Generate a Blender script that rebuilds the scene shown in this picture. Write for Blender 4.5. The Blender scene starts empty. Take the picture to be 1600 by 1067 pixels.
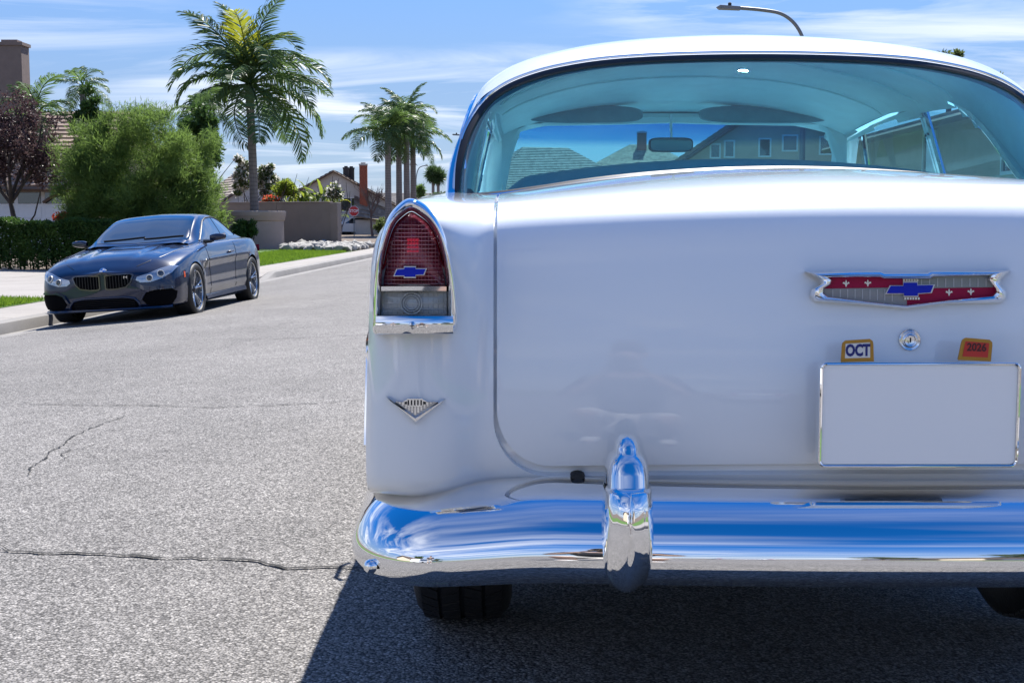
import bpy, bmesh, math, random
import numpy as np
from mathutils import Vector, Matrix
from mathutils.bvhtree import BVHTree
R = math.radians
rng = np.random.default_rng(7)
random.seed(7)
SC = bpy.context.scene
COL = SC.collection

# ---------------------------------------------------------------- camera
HC = 1.04                                   # lens height above the crown of the street
PITCH = math.atan(193.5 / 2000.0)
cam_d = bpy.data.cameras.new('camera'); cam = bpy.data.objects.new('camera', cam_d); COL.objects.link(cam)
cam.location = (0, 0, HC); cam.rotation_euler = (math.pi / 2 - PITCH, 0, 0)
cam_d.sensor_width = 36; cam_d.lens = 45; cam_d.clip_start = 0.02; cam_d.clip_end = 6000
SC.camera = cam
# ---------------------------------------------------------------- light
SUN_EL, SUN_AZ = 55.0, 17.0                 # azimuth from +Y (ahead) towards +X (right)
EXPOSURE = 1.54
SC.view_settings.view_transform = 'Standard'; SC.view_settings.look = 'None'
SC.view_settings.gamma = 1; SC.view_settings.exposure = EXPOSURE; SC.view_settings.use_curve_mapping = False
try:
    SC.cycles.use_denoising = True
    SC.cycles.max_bounces = 10; SC.cycles.transparent_max_bounces = 24; SC.cycles.glossy_bounces = 5
    SC.cycles.diffuse_bounces = 3; SC.cycles.sample_clamp_indirect = 8; SC.cycles.caustics_reflective = False; SC.cycles.caustics_refractive = False
except Exception: pass
sd = bpy.data.lights.new('sun', 'SUN'); sd.energy = 3.5; sd.angle = R(0.5); sd.color = (1.0, 0.96, 0.90)
sun = bpy.data.objects.new('sun', sd); COL.objects.link(sun)
sdir = Vector((math.sin(R(SUN_AZ)) * math.cos(R(SUN_EL)), math.cos(R(SUN_AZ)) * math.cos(R(SUN_EL)), math.sin(R(SUN_EL))))
sun.rotation_euler = sdir.to_track_quat('Z', 'Y').to_euler(); sun.location = (20, 30, 40)

class NT:
    """small node-tree helper"""
    def __init__(s, nt): s.nt = nt; s.n = nt.nodes; s.l = nt.links
    def add(s, typ, **kw):
        nd = s.n.new(typ); ins = kw.pop('ins', {})
        for k, v in kw.items(): setattr(nd, k, v)
        for k, v in ins.items():
            sock = nd.inputs[k]
            if isinstance(v, bpy.types.NodeSocket): s.l.new(v, sock)
            else:
                if hasattr(sock.default_value, '__len__') and not hasattr(v, '__len__'): v = (v, v, v, 1)[:len(sock.default_value)]
                elif hasattr(sock.default_value, '__len__') and len(sock.default_value) == 4 and len(v) == 3: v = (*v, 1)
                sock.default_value = v
        return nd
    def math(s, op, a, b=0.0, clamp=False):
        nd = s.add('ShaderNodeMath', operation=op, ins={0: a, 1: b}); nd.use_clamp = clamp; return nd.outputs[0]
    def ramp(s, fac, stops, interp='LINEAR'):
        nd = s.add('ShaderNodeValToRGB', ins={0: fac}); cr = nd.color_ramp; cr.interpolation = interp
        while len(cr.elements) < len(stops): cr.elements.new(0.5)
        for e, (p, c) in zip(cr.elements, stops):
            e.position = p; e.color = (c, c, c, 1) if not hasattr(c, '__len__') else (*c[:3], 1)
        return nd.outputs[0]
    def mix(s, fac, a, b, mode='MIX'):
        nd = s.add('ShaderNodeMix', data_type='RGBA', blend_type=mode)
        for i, v in ((0, fac), (6, a), (7, b)):
            if isinstance(v, bpy.types.NodeSocket): s.l.new(v, nd.inputs[i])
            else: nd.inputs[i].default_value = v if i == 0 else ((*v[:3], 1) if hasattr(v, '__len__') else (v, v, v, 1))
        return nd.outputs[2]
    def noise(s, vec, scale, detail=3.0, rough=0.55, dist=0.0):
        nd = s.add('ShaderNodeTexNoise', ins={'Scale': scale, 'Detail': detail, 'Roughness': rough, 'Distortion': dist})
        if vec is not None: s.l.new(vec, nd.inputs['Vector'])
        return nd.outputs[0]
    def mapping(s, vec, scale=(1, 1, 1), loc=(0, 0, 0), rot=(0, 0, 0)):
        return s.add('ShaderNodeMapping', ins={0: vec, 1: loc, 2: rot, 3: scale}).outputs[0]

# sky: Nishita plus thin streaks of high cloud, laid on a flat layer overhead
W = bpy.data.worlds.new('World'); SC.world = W; W.use_nodes = True
w = NT(W.node_tree); w.n.clear()
sky = w.add('ShaderNodeTexSky', sky_type='NISHITA'); sky.sun_disc = False
sky.sun_elevation = R(SUN_EL); sky.sun_rotation = R(SUN_AZ)
sky.altitude = 20; sky.air_density = 1.0; sky.dust_density = 0.0; sky.ozone_density = 6.0
tc = w.add('ShaderNodeTexCoord').outputs['Generated']
sep = w.add('ShaderNodeSeparateXYZ', ins={0: tc})
el = w.math('ADD', w.math('MAXIMUM', sep.outputs[2], 0.0), 0.10)
cxy = w.add('ShaderNodeCombineXYZ', ins={0: w.math('DIVIDE', sep.outputs[0], el), 1: w.math('DIVIDE', sep.outputs[1], el), 2: 0.0}).outputs[0]
m1 = w.mapping(cxy, (0.55, 1.15, 1), (3.3, 0.9, 0), (0, 0, R(-8)))
n1 = w.noise(m1, 1.05, 9, 0.58, 1.2)
m2 = w.mapping(cxy, (0.40, 0.7, 1), (15.3, 6.6, 0))
n2 = w.noise(m2, 0.8, 3, 0.5)
cl = w.math('MULTIPLY', w.ramp(n1, [(0.44, 0), (0.66, 1)]), w.ramp(n2, [(0.37, 0.0), (0.54, 1)]))
cl = w.math('MULTIPLY', cl, 0.92)
skyc = w.add('ShaderNodeHueSaturation', ins={'Saturation': 1.30, 'Value': 1.0, 'Color': sky.outputs[0]}).outputs[0]
hz = w.ramp(sep.outputs[2], [(0.0, .80), (.03, .78), (.10, .74), (.20, .50), (.40, 0.0)])
skyc = w.mix(hz, skyc, (2.2, 2.65, 3.35))
skyc = w.mix(1.0, skyc, (.87, .92, 1.08), 'MULTIPLY')
skyc = w.mix(cl, skyc, (6.6, 6.9, 7.6))
bg = w.add('ShaderNodeBackground', ins={'Color': skyc, 'Strength': 0.060})
wo = w.add('ShaderNodeOutputWorld'); w.l.new(bg.outputs[0], wo.inputs[0])

# ---------------------------------------------------------------- helpers
def px(x, y, Y):
    """the world point a photograph position shows at distance Y along the street"""
    u = (x - 800) / 2000.0; v = (533.5 - y) / 2000.0
    dy = math.cos(PITCH) + v * math.sin(PITCH); dz = -math.sin(PITCH) + v * math.cos(PITCH)
    t = Y / dy
    return Vector((u * t, Y, HC + dz * t))

class MB:
    def __init__(s): s.v = []; s.f = []; s.m = []
    def add(s, vs, fs, mi=0):
        o = len(s.v); s.v += [tuple(p) for p in vs]; s.f += [tuple(i + o for i in f) for f in fs]; s.m += [mi] * len(fs); return s
    def box(s, c, d, rz=0, mi=0, taper=1.0):
        x, y, z = d[0] / 2, d[1] / 2, d[2] / 2; ca, sa = math.cos(rz), math.sin(rz); vs = []
        for k, t in ((-1, 1.0), (1, taper)):
            for i, j in ((-1, -1), (1, -1), (1, 1), (-1, 1)):
                a, b = i * x * t, j * y * t
                vs.append((c[0] + a * ca - b * sa, c[1] + a * sa + b * ca, c[2] + k * z))
        return s.add(vs, [(3, 2, 1, 0), (4, 5, 6, 7), (0, 1, 5, 4), (1, 2, 6, 5), (2, 3, 7, 6), (3, 0, 4, 7)], mi)
    def grid(s, P, mi=0, close_u=False, flip=False):
        n, m = len(P), len(P[0]); vs = [p for r in P for p in r]; fs = []
        for i in range(n if close_u else n - 1):
            for j in range(m - 1):
                a, b = i * m + j, ((i + 1) % n) * m + j
                q = (a, b, b + 1, a + 1); fs.append(q[::-1] if flip else q)
        return s.add(vs, fs, mi)
    def tube(s, pts, rad, n=8, caps=True, mi=0, flat=1.0, up=None):
        pts = [Vector(p) for p in pts]
        if not hasattr(rad, '__len__'): rad = [rad] * len(pts)
        rings = []; prev = None
        for k, p in enumerate(pts):
            t = (pts[min(k + 1, len(pts) - 1)] - pts[max(k - 1, 0)]).normalized()
            if up is not None: a = Vector(up)
            elif prev is not None: a = prev
            else: a = Vector((0, 0, 1)) if abs(t.z) < 0.9 else Vector((1, 0, 0))
            e1 = (a - t * a.dot(t)).normalized(); prev = e1; e2 = t.cross(e1)
            rings.append([p + (e1 * math.cos(2 * math.pi * q / n) + e2 * flat * math.sin(2 * math.pi * q / n)) * rad[k] for q in range(n)])
        o = len(s.v); vs = [p for r in rings for p in r]; fs = []
        for k in range(len(rings) - 1):
            for q in range(n):
                a = k * n + q; b = k * n + (q + 1) % n; fs.append((a, b, b + n, a + n))
        if caps: fs.append(tuple(range(n))[::-1]); fs.append(tuple((len(rings) - 1) * n + q for q in range(n)))
        return s.add(vs, fs, mi)
    def lathe(s, prof, n=24, c=(0, 0, 0), axis='z', mi=0):
        P = []
        for q in range(n):
            a = 2 * math.pi * q / n; row = []
            for r, h in prof:
                x, y = r * math.cos(a), r * math.sin(a)
                row.append({'z': (c[0] + x, c[1] + y, c[2] + h), 'y': (c[0] + x, c[1] + h, c[2] - y), 'x': (c[0] + h, c[1] + x, c[2] + y)}[axis])
            P.append(row)
        return s.grid(P, mi, close_u=True)
    def prism(s, poly, f, d0, d1, mi=0, inset=0.0):
        """closed outline poly [(a,b)] extruded from depth d0 to d1; f(a,b,d) gives the point; inset bevels the d1 face"""
        n = len(poly); ca = sum(p[0] for p in poly) / n; cb = sum(p[1] for p in poly) / n
        vs = [f(a, b, d0) for a, b in poly]
        if inset:
            k = 0.35; vs += [f(a, b, d0 + (d1 - d0) * (1 - k)) for a, b in poly]
            q = []
            for i in range(n):
                p0, p1, p2 = poly[i - 1], poly[i], poly[(i + 1) % n]
                e1 = Vector((p1[0] - p0[0], p1[1] - p0[1])).normalized(); e2 = Vector((p2[0] - p1[0], p2[1] - p1[1])).normalized()
                nn = Vector((-e1.y, e1.x)) + Vector((-e2.y, e2.x)); L = max(nn.length_squared / 2, .35)
                q.append((p1[0] + nn.x / L * inset, p1[1] + nn.y / L * inset))
            vs += [f(a, b, d1) for a, b in q]
        else: vs += [f(a, b, d1) for a, b in poly]
        rings = len(vs) // n; fs = [tuple(range(n))[::-1], tuple((rings - 1) * n + i for i in range(n))]
        for r in range(rings - 1):
            for i in range(n):
                a, b = r * n + i, r * n + (i + 1) % n; fs.append((a, b, b + n, a + n))
        return s.add(vs, fs, mi)

def obj(name, mb, mats, parent=None, smooth=35, off=None, fixn=True, weld=0):
    """one mesh object; vertices are given in the parent's space, less off"""
    me = bpy.data.meshes.new(name)
    v = np.array(mb.v, dtype=float).reshape(-1, 3)
    if off is not None: v = v - np.array(off)
    me.from_pydata(v.tolist(), [], mb.f)
    if not isinstance(mats, (list, tuple)): mats = [mats]
    for m in mats: me.materials.append(m)
    if len(mats) > 1: me.polygons.foreach_set('material_index', mb.m)
    if fixn or weld:
        bm = bmesh.new(); bm.from_mesh(me)
        if weld: bmesh.ops.remove_doubles(bm, verts=bm.verts, dist=weld)
        if fixn: bmesh.ops.recalc_face_normals(bm, faces=bm.faces)
        bm.to_mesh(me); bm.free()
    if smooth:
        me.polygons.foreach_set('use_smooth', [True] * len(me.polygons))
        if smooth < 180: me.set_sharp_from_angle(angle=R(smooth))
    me.update()
    o = bpy.data.objects.new(name, me); COL.objects.link(o)
    if parent is not None: o.parent = parent
    return o
def raw(name, v, f, mat, parent=None, smooth=False):
    """fast path for big arrays; f is an (n,3) or (n,4) int array"""
    me = bpy.data.meshes.new(name); v = np.asarray(v, np.float32); f = np.asarray(f, np.int32); k = f.shape[1]
    me.vertices.add(len(v)); me.vertices.foreach_set('co', v.ravel())
    me.loops.add(f.size); me.loops.foreach_set('vertex_index', f.ravel())
    me.polygons.add(len(f)); me.polygons.foreach_set('loop_start', np.arange(0, f.size, k, dtype=np.int32))
    me.polygons.foreach_set('loop_total', np.full(len(f), k, np.int32))
    if smooth: me.polygons.foreach_set('use_smooth', np.ones(len(f), bool))
    me.update(calc_edges=True); me.materials.append(mat)
    o = bpy.data.objects.new(name, me); COL.objects.link(o)
    if parent is not None: o.parent = parent
    return o
def thing(name, label, cat, loc=(0, 0, 0), rz=0, group=None):
    o = bpy.data.objects.new(name, None); COL.objects.link(o); o.empty_display_size = 0.2
    o.location = loc; o.rotation_euler = (0, 0, rz); return tag(o, label, cat, group)
def tag(o, label=None, cat=None, group=None, kind=None):
    if label: o['label'] = label
    if cat: o['category'] = cat
    if group: o['group'] = group
    if kind: o['kind'] = kind
    return o
def bev(o, width, seg=2, ang=40):
    m = o.modifiers.new('bevel', 'BEVEL'); m.width = width; m.segments = seg; m.limit_method = 'ANGLE'; m.angle_limit = R(ang); m.harden_normals = False
    return o
def text(name, s, size, mat, parent, loc, rot, depth=0.0006, sx=1.0, bold=0.0):
    c = bpy.data.curves.new(name, 'FONT'); c.body = s; c.size = size; c.align_x = 'CENTER'; c.align_y = 'CENTER'; c.extrude = depth; c.offset = bold
    c.resolution_u = 3
    t = bpy.data.objects.new(name + '_src', c); COL.objects.link(t)
    me = bpy.data.meshes.new_from_object(t.evaluated_get(bpy.context.evaluated_depsgraph_get()))
    bpy.data.objects.remove(t); me.materials.clear(); me.materials.append(mat); me.name = name
    o = bpy.data.objects.new(name, me); COL.objects.link(o)
    if parent is not None: o.parent = parent
    o.location = loc; o.rotation_euler = rot; o.scale = (sx, 1, 1)
    return o

# ---------------------------------------------------------------- materials
def mat(name, col=(.5, .5, .5), rough=0.5, metal=0.0, spec=0.5, coat=0.0, coat_rough=0.03, var=0.0, vscale=6.0, bump=0.0, bscale=40.0, coords='Object', trans=0.0, emit=None):
    m = bpy.data.materials.new(name); m.use_nodes = True; t = NT(m.node_tree); b = t.n['Principled BSDF']
    b.inputs['Base Color'].default_value = (*col, 1); b.inputs['Roughness'].default_value = rough; b.inputs['Metallic'].default_value = metal
    b.inputs['Specular IOR Level'].default_value = spec; b.inputs['Coat Weight'].default_value = coat; b.inputs['Coat Roughness'].default_value = coat_rough
    if trans: b.inputs['Transmission Weight'].default_value = trans
    if emit: b.inputs['Emission Color'].default_value = (*emit[0], 1); b.inputs['Emission Strength'].default_value = emit[1]
    if var or bump: vec = t.add('ShaderNodeTexCoord').outputs[coords]
    if var:
        n = t.noise(vec, vscale, 5, 0.6)
        lo = tuple(max(c * (1 - var), 0) for c in col); hi = tuple(min(c * (1 + var), 1) for c in col)
        t.l.new(t.ramp(n, [(0.3, lo), (0.7, hi)]), b.inputs['Base Color'])
    if bump:
        n = t.noise(vec, bscale, 4, 0.6)
        bp = t.add('ShaderNodeBump', ins={'Strength': bump, 'Distance': 0.02, 'Height': n}); t.l.new(bp.outputs[0], b.inputs['Normal'])
    return m
def glass_mat(name, tint, refl=1.0, rough=0.0, ior=1.5, dust=0.0):
    """thin tinted pane: looks through with a colour, mirrors at grazing angles"""
    m = bpy.data.materials.new(name); m.use_nodes = True; t = NT(m.node_tree); t.n.clear()
    tr = t.add('ShaderNodeBsdfTransparent', ins={'Color': tint}); gl = t.add('ShaderNodeBsdfGlossy', ins={'Color': (refl, refl, refl), 'Roughness': rough})
    fc = t.add('ShaderNodeLayerWeight', ins={'Blend': .5}).outputs['Facing']; fz = t.math('ADD', t.math('MULTIPLY', t.math('POWER', fc, 5.0), .96), .04)
    mx = t.add('ShaderNodeMixShader'); t.l.new(fz, mx.inputs[0]); t.l.new(tr.outputs[0], mx.inputs[1]); t.l.new(gl.outputs[0], mx.inputs[2])
    last = mx
    if dust:
        df = t.add('ShaderNodeBsdfDiffuse', ins={'Color': (.55, .88, .95)}); fl = t.ramp(t.noise(t.add('ShaderNodeTexCoord').outputs['Object'], 3.0, 5, .65), [(.3, dust * .6), (.7, dust * 1.5)])
        last = t.add('ShaderNodeMixShader'); t.l.new(fl, last.inputs[0]); t.l.new(mx.outputs[0], last.inputs[1]); t.l.new(df.outputs[0], last.inputs[2])
    o = t.add('ShaderNodeOutputMaterial'); t.l.new(last.outputs[0], o.inputs[0]); return m
def leaf_mat(name, c1, c2, trans=0.35, rough=0.5, scale=1.2):
    m = bpy.data.materials.new(name); m.use_nodes = True; t = NT(m.node_tree); t.n.clear()
    vec = t.add('ShaderNodeTexCoord').outputs['Object']
    n = t.noise(vec, scale, 4, 0.7); wn = t.add('ShaderNodeTexWhiteNoise', ins={'Vector': t.mapping(vec, (9, 9, 9))}).outputs[0]
    f = t.math('ADD', t.math('MULTIPLY', n, 0.8), t.math('MULTIPLY', wn, 0.25))
    c = t.ramp(f, [(0.35, c1), (0.75, c2)])
    p = t.add('ShaderNodeBsdfPrincipled', ins={'Base Color': c, 'Roughness': rough, 'Specular IOR Level': 0.16})
    tl = t.add('ShaderNodeBsdfTranslucent', ins={'Color': t.mix(0.5, c, tuple(min(1, k * 1.6) for k in c2))})
    mx = t.add('ShaderNodeMixShader', ins={0: trans, 1: p.outputs[0], 2: tl.outputs[0]})
    o = t.add('ShaderNodeOutputMaterial'); t.l.new(mx.outputs[0], o.inputs[0]); return m

M = {}
M['white_paint'] = mat('white_paint', (.80, .835, .875), 0.32, coat=1.0, coat_rough=0.02, bump=0.004, bscale=3)
M['chrome'] = mat('chrome', (.86, .87, .89), 0.03, metal=1.0)
M['chrome_soft'] = mat('chrome_soft', (.78, .79, .81), 0.16, metal=1.0)
M['steel'] = mat('steel', (.42, .43, .45), 0.35, metal=1.0, var=.15, vscale=12)
M['rubber'] = mat('rubber', (.013, .013, .014), 0.6, bump=.2, bscale=90)
M['seal'] = mat('seal', (.012, .012, .014), 0.42)
M['dark'] = mat('dark', (.01, .01, .011), 0.7)
M['under'] = mat('under', (.018, .018, .02), 0.85, var=.4, vscale=5)
# ================================================================ street
ROADK = 0.04                                # the street runs 2.3 degrees to the right of the view
def tt(X, Y): return X - ROADK * Y
def XX(t, Y): return t + ROADK * Y
def sstep(a, b, x):
    k = min(max((x - a) / (b - a), 0), 1); return k * k * (3 - 2 * k)
TL, TR = -7.06, 4.75                        # kerb lines, across the street
def z_road(X, Y):
    t = tt(X, Y); t = min(max(t, TL), TR)
    return -0.0088 * (t + 0.9) ** 2 + 0.004 - 0.10 * sstep(4, 18, Y)
def z_kerb(Y, side=-1): return z_road(XX(TL if side < 0 else TR, Y), Y) + 0.15
def z_yard(X, Y):
    t = tt(X, Y)
    if t < 0: return z_kerb(Y, -1) + 0.012 * max(0, TL - t - 0.2)
    return z_kerb(Y, 1) + 0.02 * max(0, t - TR - 0.2)

def asphalt():
    m = bpy.data.materials.new('asphalt'); m.use_nodes = True; t = NT(m.node_tree); b = t.n['Principled BSDF']
    vec = t.add('ShaderNodeTexCoord').outputs['Object']
    vo = t.add('ShaderNodeTexVoronoi', ins={'Vector': vec, 'Scale': 145.0}); vo2 = t.add('ShaderNodeTexVoronoi', ins={'Vector': vec, 'Scale': 82.0})
    stone = t.ramp(t.add('ShaderNodeSeparateColor', ins={0: vo.outputs['Color']}).outputs[0], [(0.0, (.10, .098, .098)), (.30, (.188, .184, .182)), (.8, (.268, .263, .26)), (1, (.385, .378, .37))])
    stone2 = t.ramp(t.add('ShaderNodeSeparateColor', ins={0: vo2.outputs['Color']}).outputs[1], [(0.0, .62), (.4, 1.0), (1, 1.25)])
    c = t.mix(1.0, stone, stone2, 'MULTIPLY')
    gaps = t.ramp(vo.outputs['Distance'], [(.42, 1.0), (.70, .20)]); c = t.mix(.85, c, gaps, 'MULTIPLY')
    big = t.ramp(t.noise(vec, .55, 5, .6), [(.3, .86), (.7, 1.12)]); c = t.mix(1.0, c, big, 'MULTIPLY')
    mid = t.ramp(t.noise(vec, 5, 4, .6), [(.3, .90), (.7, 1.08)]); c = t.mix(1.0, c, mid, 'MULTIPLY')
    # oil-darkened strips in the wheel paths
    c = t.mix(1.0, c, (1.035, 1.0, .955), 'MULTIPLY')
    st = t.noise(t.mapping(vec, (.9, .03, 1)), 1.2, 3, .5); c = t.mix(1.0, c, t.ramp(st, [(.3, .93), (.7, 1.05)]), 'MULTIPLY')
    stn = t.math('MULTIPLY', t.ramp(t.noise(t.mapping(vec, (1.1, .55, 1), (2.0, 7.3, 0)), .9, 5, .7), [(.60, 0), (.74, 1)]), .38); c = t.mix(stn, c, t.mix(1.0, c, (.45, .43, .42), 'MULTIPLY'))
    spot = t.math('MULTIPLY', t.ramp(t.noise(vec, 2.6, 2, .5), [(.70, 0), (.76, 1)]), .35); c = t.mix(spot, c, t.mix(1.0, c, (.40, .39, .38), 'MULTIPLY'))
    t.l.new(c, b.inputs['Base Color']); b.inputs['Roughness'].default_value = .85; b.inputs['Specular IOR Level'].default_value = .3
    hgt = t.math('SUBTRACT', 1.0, vo.outputs['Distance'])
    hgt = t.math('ADD', hgt, t.math('MULTIPLY', t.math('SUBTRACT', 1.0, vo2.outputs['Distance']), .8))
    bp = t.add('ShaderNodeBump', ins={'Strength': .55, 'Distance': .006, 'Height': hgt}); t.l.new(bp.outputs[0], b.inputs['Normal'])
    return m
M['asphalt'] = asphalt()
def concrete(name, col):
    m = bpy.data.materials.new(name); m.use_nodes = True; t = NT(m.node_tree); b = t.n['Principled BSDF']
    vec = t.add('ShaderNodeTexCoord').outputs['Object']
    c = t.mix(1.0, t.ramp(t.noise(vec, 1.3, 6, .65), [(.3, tuple(k * .86 for k in col)), (.7, tuple(k * 1.1 for k in col))]), t.ramp(t.noise(vec, 60, 3, .6), [(.3, .9), (.7, 1.07)]), 'MULTIPLY')
    t.l.new(c, b.inputs['Base Color']); b.inputs['Roughness'].default_value = .85; b.inputs['Specular IOR Level'].default_value = .25
    bp = t.add('ShaderNodeBump', ins={'Strength': .3, 'Distance': .004, 'Height': t.noise(vec, 120, 3, .6)}); t.l.new(bp.outputs[0], b.inputs['Normal'])
    return m
M['concrete'] = concrete('concrete', (.29, .27, .25))
M['kerb_concrete'] = concrete('kerb_concrete', (.23, .22, .21))
M['soil'] = mat('soil', (.13, .10, .075), .95, var=.35, vscale=3, bump=.6, bscale=25)
M['lawn'] = mat('lawn', (.075, .15, .022), .9, var=.3, vscale=2.5, bump=.5, bscale=60)

# the one ground sheet, reaching the horizon
g = MB(); ys = [-3000, -400, -120, -60, -30, 0, 3, 5, 7, 9, 11, 13, 15, 17, 19, 22, 26, 30, 40, 50, 60, 80, 110, 160, 300, 700, 4000]
ts = [-4000, -600, -120, -40, -20, -12, TL - 1.09, TL - 1.02, -6.5, -3, 0, 2.5, TR - .4, TR + .12, TR + .17, 10, 18, 40, 120, 600, 4000]
def z_base(X, Y):
    t = tt(X, Y)
    return (z_road(X, Y) - .15) if TL - 1.05 < t < TR + .15 else min(z_yard(X, Y) - .03, .3)
g.grid([[(XX(t, min(max(Y, -60), 120)), Y, z_base(XX(t, Y), Y)) for t in ts] for Y in ys])
tag(obj('ground', g, M['soil'], smooth=0), kind='structure')

ROAD_END = 108
def road_strip(y0, y1, n, t0, t1, m, dz=0):
    P = []
    for i in range(n + 1):
        Y = y0 + (y1 - y0) * i / n
        P.append([(XX(t0 + (t1 - t0) * k / m, Y), Y, z_road(XX(t0 + (t1 - t0) * k / m, Y), Y) + dz) for k in range(m + 1)])
    return P
g = MB(); g.grid(road_strip(-90, ROAD_END, 66, TL + .45, TR - .45, 24))
# the cross street beyond the wall
zc = z_road(XX(TL, 66), 66)
g.grid([[(XX(TL - 60 + 60.45 * k / 6, 66), Y, zc - .005 - .0 * k) for k in range(7)] for Y in (60.5, 64, 68, 71.5)])
tag(obj('road', g, M['asphalt'], smooth=60), kind='structure')
# gutters: a smooth pan of concrete, in cast lengths
def kerb_run(name, y0, y1, side, dips=()):
    """kerb and gutter cast in 3 m lengths, each a piece; dips = driveway aprons"""
    k0 = TL if side < 0 else TR; s = side
    root = tag(bpy.data.objects.new(name, None), kind='structure'); COL.objects.link(root)
    n = int((y1 - y0) / 3.0)
    for i in range(n):
        a, b = y0 + (y1 - y0) * i / n + .006, y0 + (y1 - y0) * (i + 1) / n - .006
        P = []
        for q in range(7):
            Y = a + (b - a) * q / 6; h = .15
            for d0, d1 in dips: h *= 1 - .86 * sstep(d0 - 1.0, d0, Y) * (1 - sstep(d1, d1 + 1.0, Y))
            z = z_road(XX(k0, Y), Y)
            prof = [(-.46, -.02 + .018), (-.44, .012), (-.03, -.012 + .0), (-.012, .0), (.0, h * .55), (.02, h * .9), (.05, h), (.17, h + .002), (.172, -.05)]
            P.append([(XX(k0 + s * u, Y), Y, (z_road(XX(k0 + s * u, Y), Y) if u < 0 else z) + w_) for u, w_ in prof])
        mb = MB(); mb.grid(P); obj('kerb_stone', mb, M['kerb_concrete'], root, smooth=40)
    return root
DIPS_L = [(20.6, 30.5), (52.0, 55.0)]
kerb_run('kerb_left', -30, 57, -1, DIPS_L)
kerb_run('kerb_right', -30, 66, 1, [(-8, -3), (22, 28)])
# pavements: slabs with open joints
def slabs(name, y0, y1, t0, t1, step, z_off=0.0, dips=(), side=-1):
    root = tag(bpy.data.objects.new(name, None), kind='structure'); COL.objects.link(root)
    n = int(round((y1 - y0) / step))
    for i in range(n):
        a, b = y0 + (y1 - y0) * i / n + .007, y0 + (y1 - y0) * (i + 1) / n - .007
        mb = MB(); P = []
        for Y in (a, (a + b) / 2, b):
            h = 0
            for d0, d1 in dips: h -= .10 * sstep(d0 - 1.0, d0, Y) * (1 - sstep(d1, d1 + 1.0, Y))
            row = []
            for t in (t0, (t0 + t1) / 2, t1):
                kk = 1 if abs(t - (t0 if side > 0 else t1)) < .01 else (.45 if t != (t1 if side > 0 else t0) else 0)
                X = XX(t, Y); row.append((X, Y, z_yard(X, Y) + z_off + h * kk))
            P.append(row)
        top = [p for r in P for p in r]; P2 = [[(x, y, z - .05) for x, y, z in r] for r in P]
        mb.grid(P); ring = [(0, 0), (0, 1), (0, 2), (1, 2), (2, 2), (2, 1), (2, 0), (1, 0), (0, 0)]
        mb.grid([[P[a_][b_] for a_, b_ in ring], [P2[a_][b_] for a_, b_ in ring]])
        obj('slab', mb, M['concrete'], root, smooth=0, weld=.0005)
    return root
slabs('pavement_left', -28, 57, TL - 1.10, TL - .175, 1.55, dips=DIPS_L)
slabs('pavement_right', -28, 65, TR + .175, TR + 1.5, 3.0, side=1)
# driveway on the left, between the two strips of lawn
def sheet(name, y0, y1, t0, t1, m, dz, ny=8, nt=5):
    mb = MB(); mb.grid([[(XX(t0 + (t1 - t0) * k / nt, y0 + (y1 - y0) * i / ny), y0 + (y1 - y0) * i / ny, z_yard(XX(t0 + (t1 - t0) * k / nt, y0 + (y1 - y0) * i / ny), y0 + (y1 - y0) * i / ny) + dz) for k in range(nt + 1)] for i in range(ny + 1)])
    return tag(obj(name, mb, m, smooth=0), kind='structure')
drive = tag(bpy.data.objects.new('driveway', None), kind='structure'); COL.objects.link(drive)
for i in range(4):
    for k in range(3):
        y0, y1 = 20.4 + i * 2.65 + .008, 20.4 + (i + 1) * 2.65 - .008; t0, t1 = TL - 1.12 - (k + 1) * 3.4 + .008, TL - 1.12 - k * 3.4 - .008
        mb = MB(); mb.grid([[(XX(t, y), y, z_yard(XX(t, y), y) + .001) for t in (t0, t1)] for y in (y0, y1)]); obj('slab', mb, M['concrete'], drive, smooth=0)
# the low yard sheets: lawn soil, far lots
sheet('lawn_near', 6.0, 20.35, TL - 8.5, TL - 1.12, M['lawn'], .004)
sheet('lawn_far', 33.2, 51.5, TL - 5.0, TL - 1.12, M['lawn'], .004)
sheet('lawn_right', -20, 62, TR + 1.53, TR + 5.5, M['lawn'], .004)
sheet('lawn_behind', -90, 5.9, TL - 7.5, TL - 1.12, M['lawn'], .004)
sheet('corner_pavement', 51.6, 58.2, TL - 1.3, TL + .1, M['concrete'], -.02)
# cracks: real fissures, thin dark channels lying in the asphalt
M['crack'] = mat('crack', (.022, .021, .02), .95)
def crack(pts, wid, seed):
    r = random.Random(seed); mb = MB(); P = []
    base = [px(x, y, 1).copy() for x, y in pts]
    wp = []
    for x, y in pts:
        d = px(x, y, 1.0) - Vector((0, 0, HC)); Y = 3.0
        for _ in range(25):
            p = Vector((0, 0, HC)) + d * Y; zz = z_road(p.x, p.y); Y = max(.5, min(80, Y * (HC - zz) / max(HC - p.z, 1e-3)))
        wp.append(Vector((d.x * Y, Y, 0)))
    fine = []
    for a, b in zip(wp, wp[1:]):
        n = max(2, int((b - a).length / .035))
        for k in range(n): fine.append(a.lerp(b, k / n))
    fine.append(wp[-1]); off = 0
    for k, p in enumerate(fine):
        t = (fine[min(k + 1, len(fine) - 1)] - fine[max(k - 1, 0)]).normalized(); nn = Vector((-t.y, t.x, 0))
        off = off * .82 + r.uniform(-.013, .013); q = p + nn * off; ww = wid * r.uniform(.35, 1.5) * min(1, (k + 1) / 6, (len(fine) - k) / 6)
        a, b = q - nn * ww / 2, q + nn * ww / 2
        P.append([(a.x, a.y, z_road(a.x, a.y) + .0035), (b.x, b.y, z_road(b.x, b.y) + .0035)])
    mb.grid(P); return mb
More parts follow.
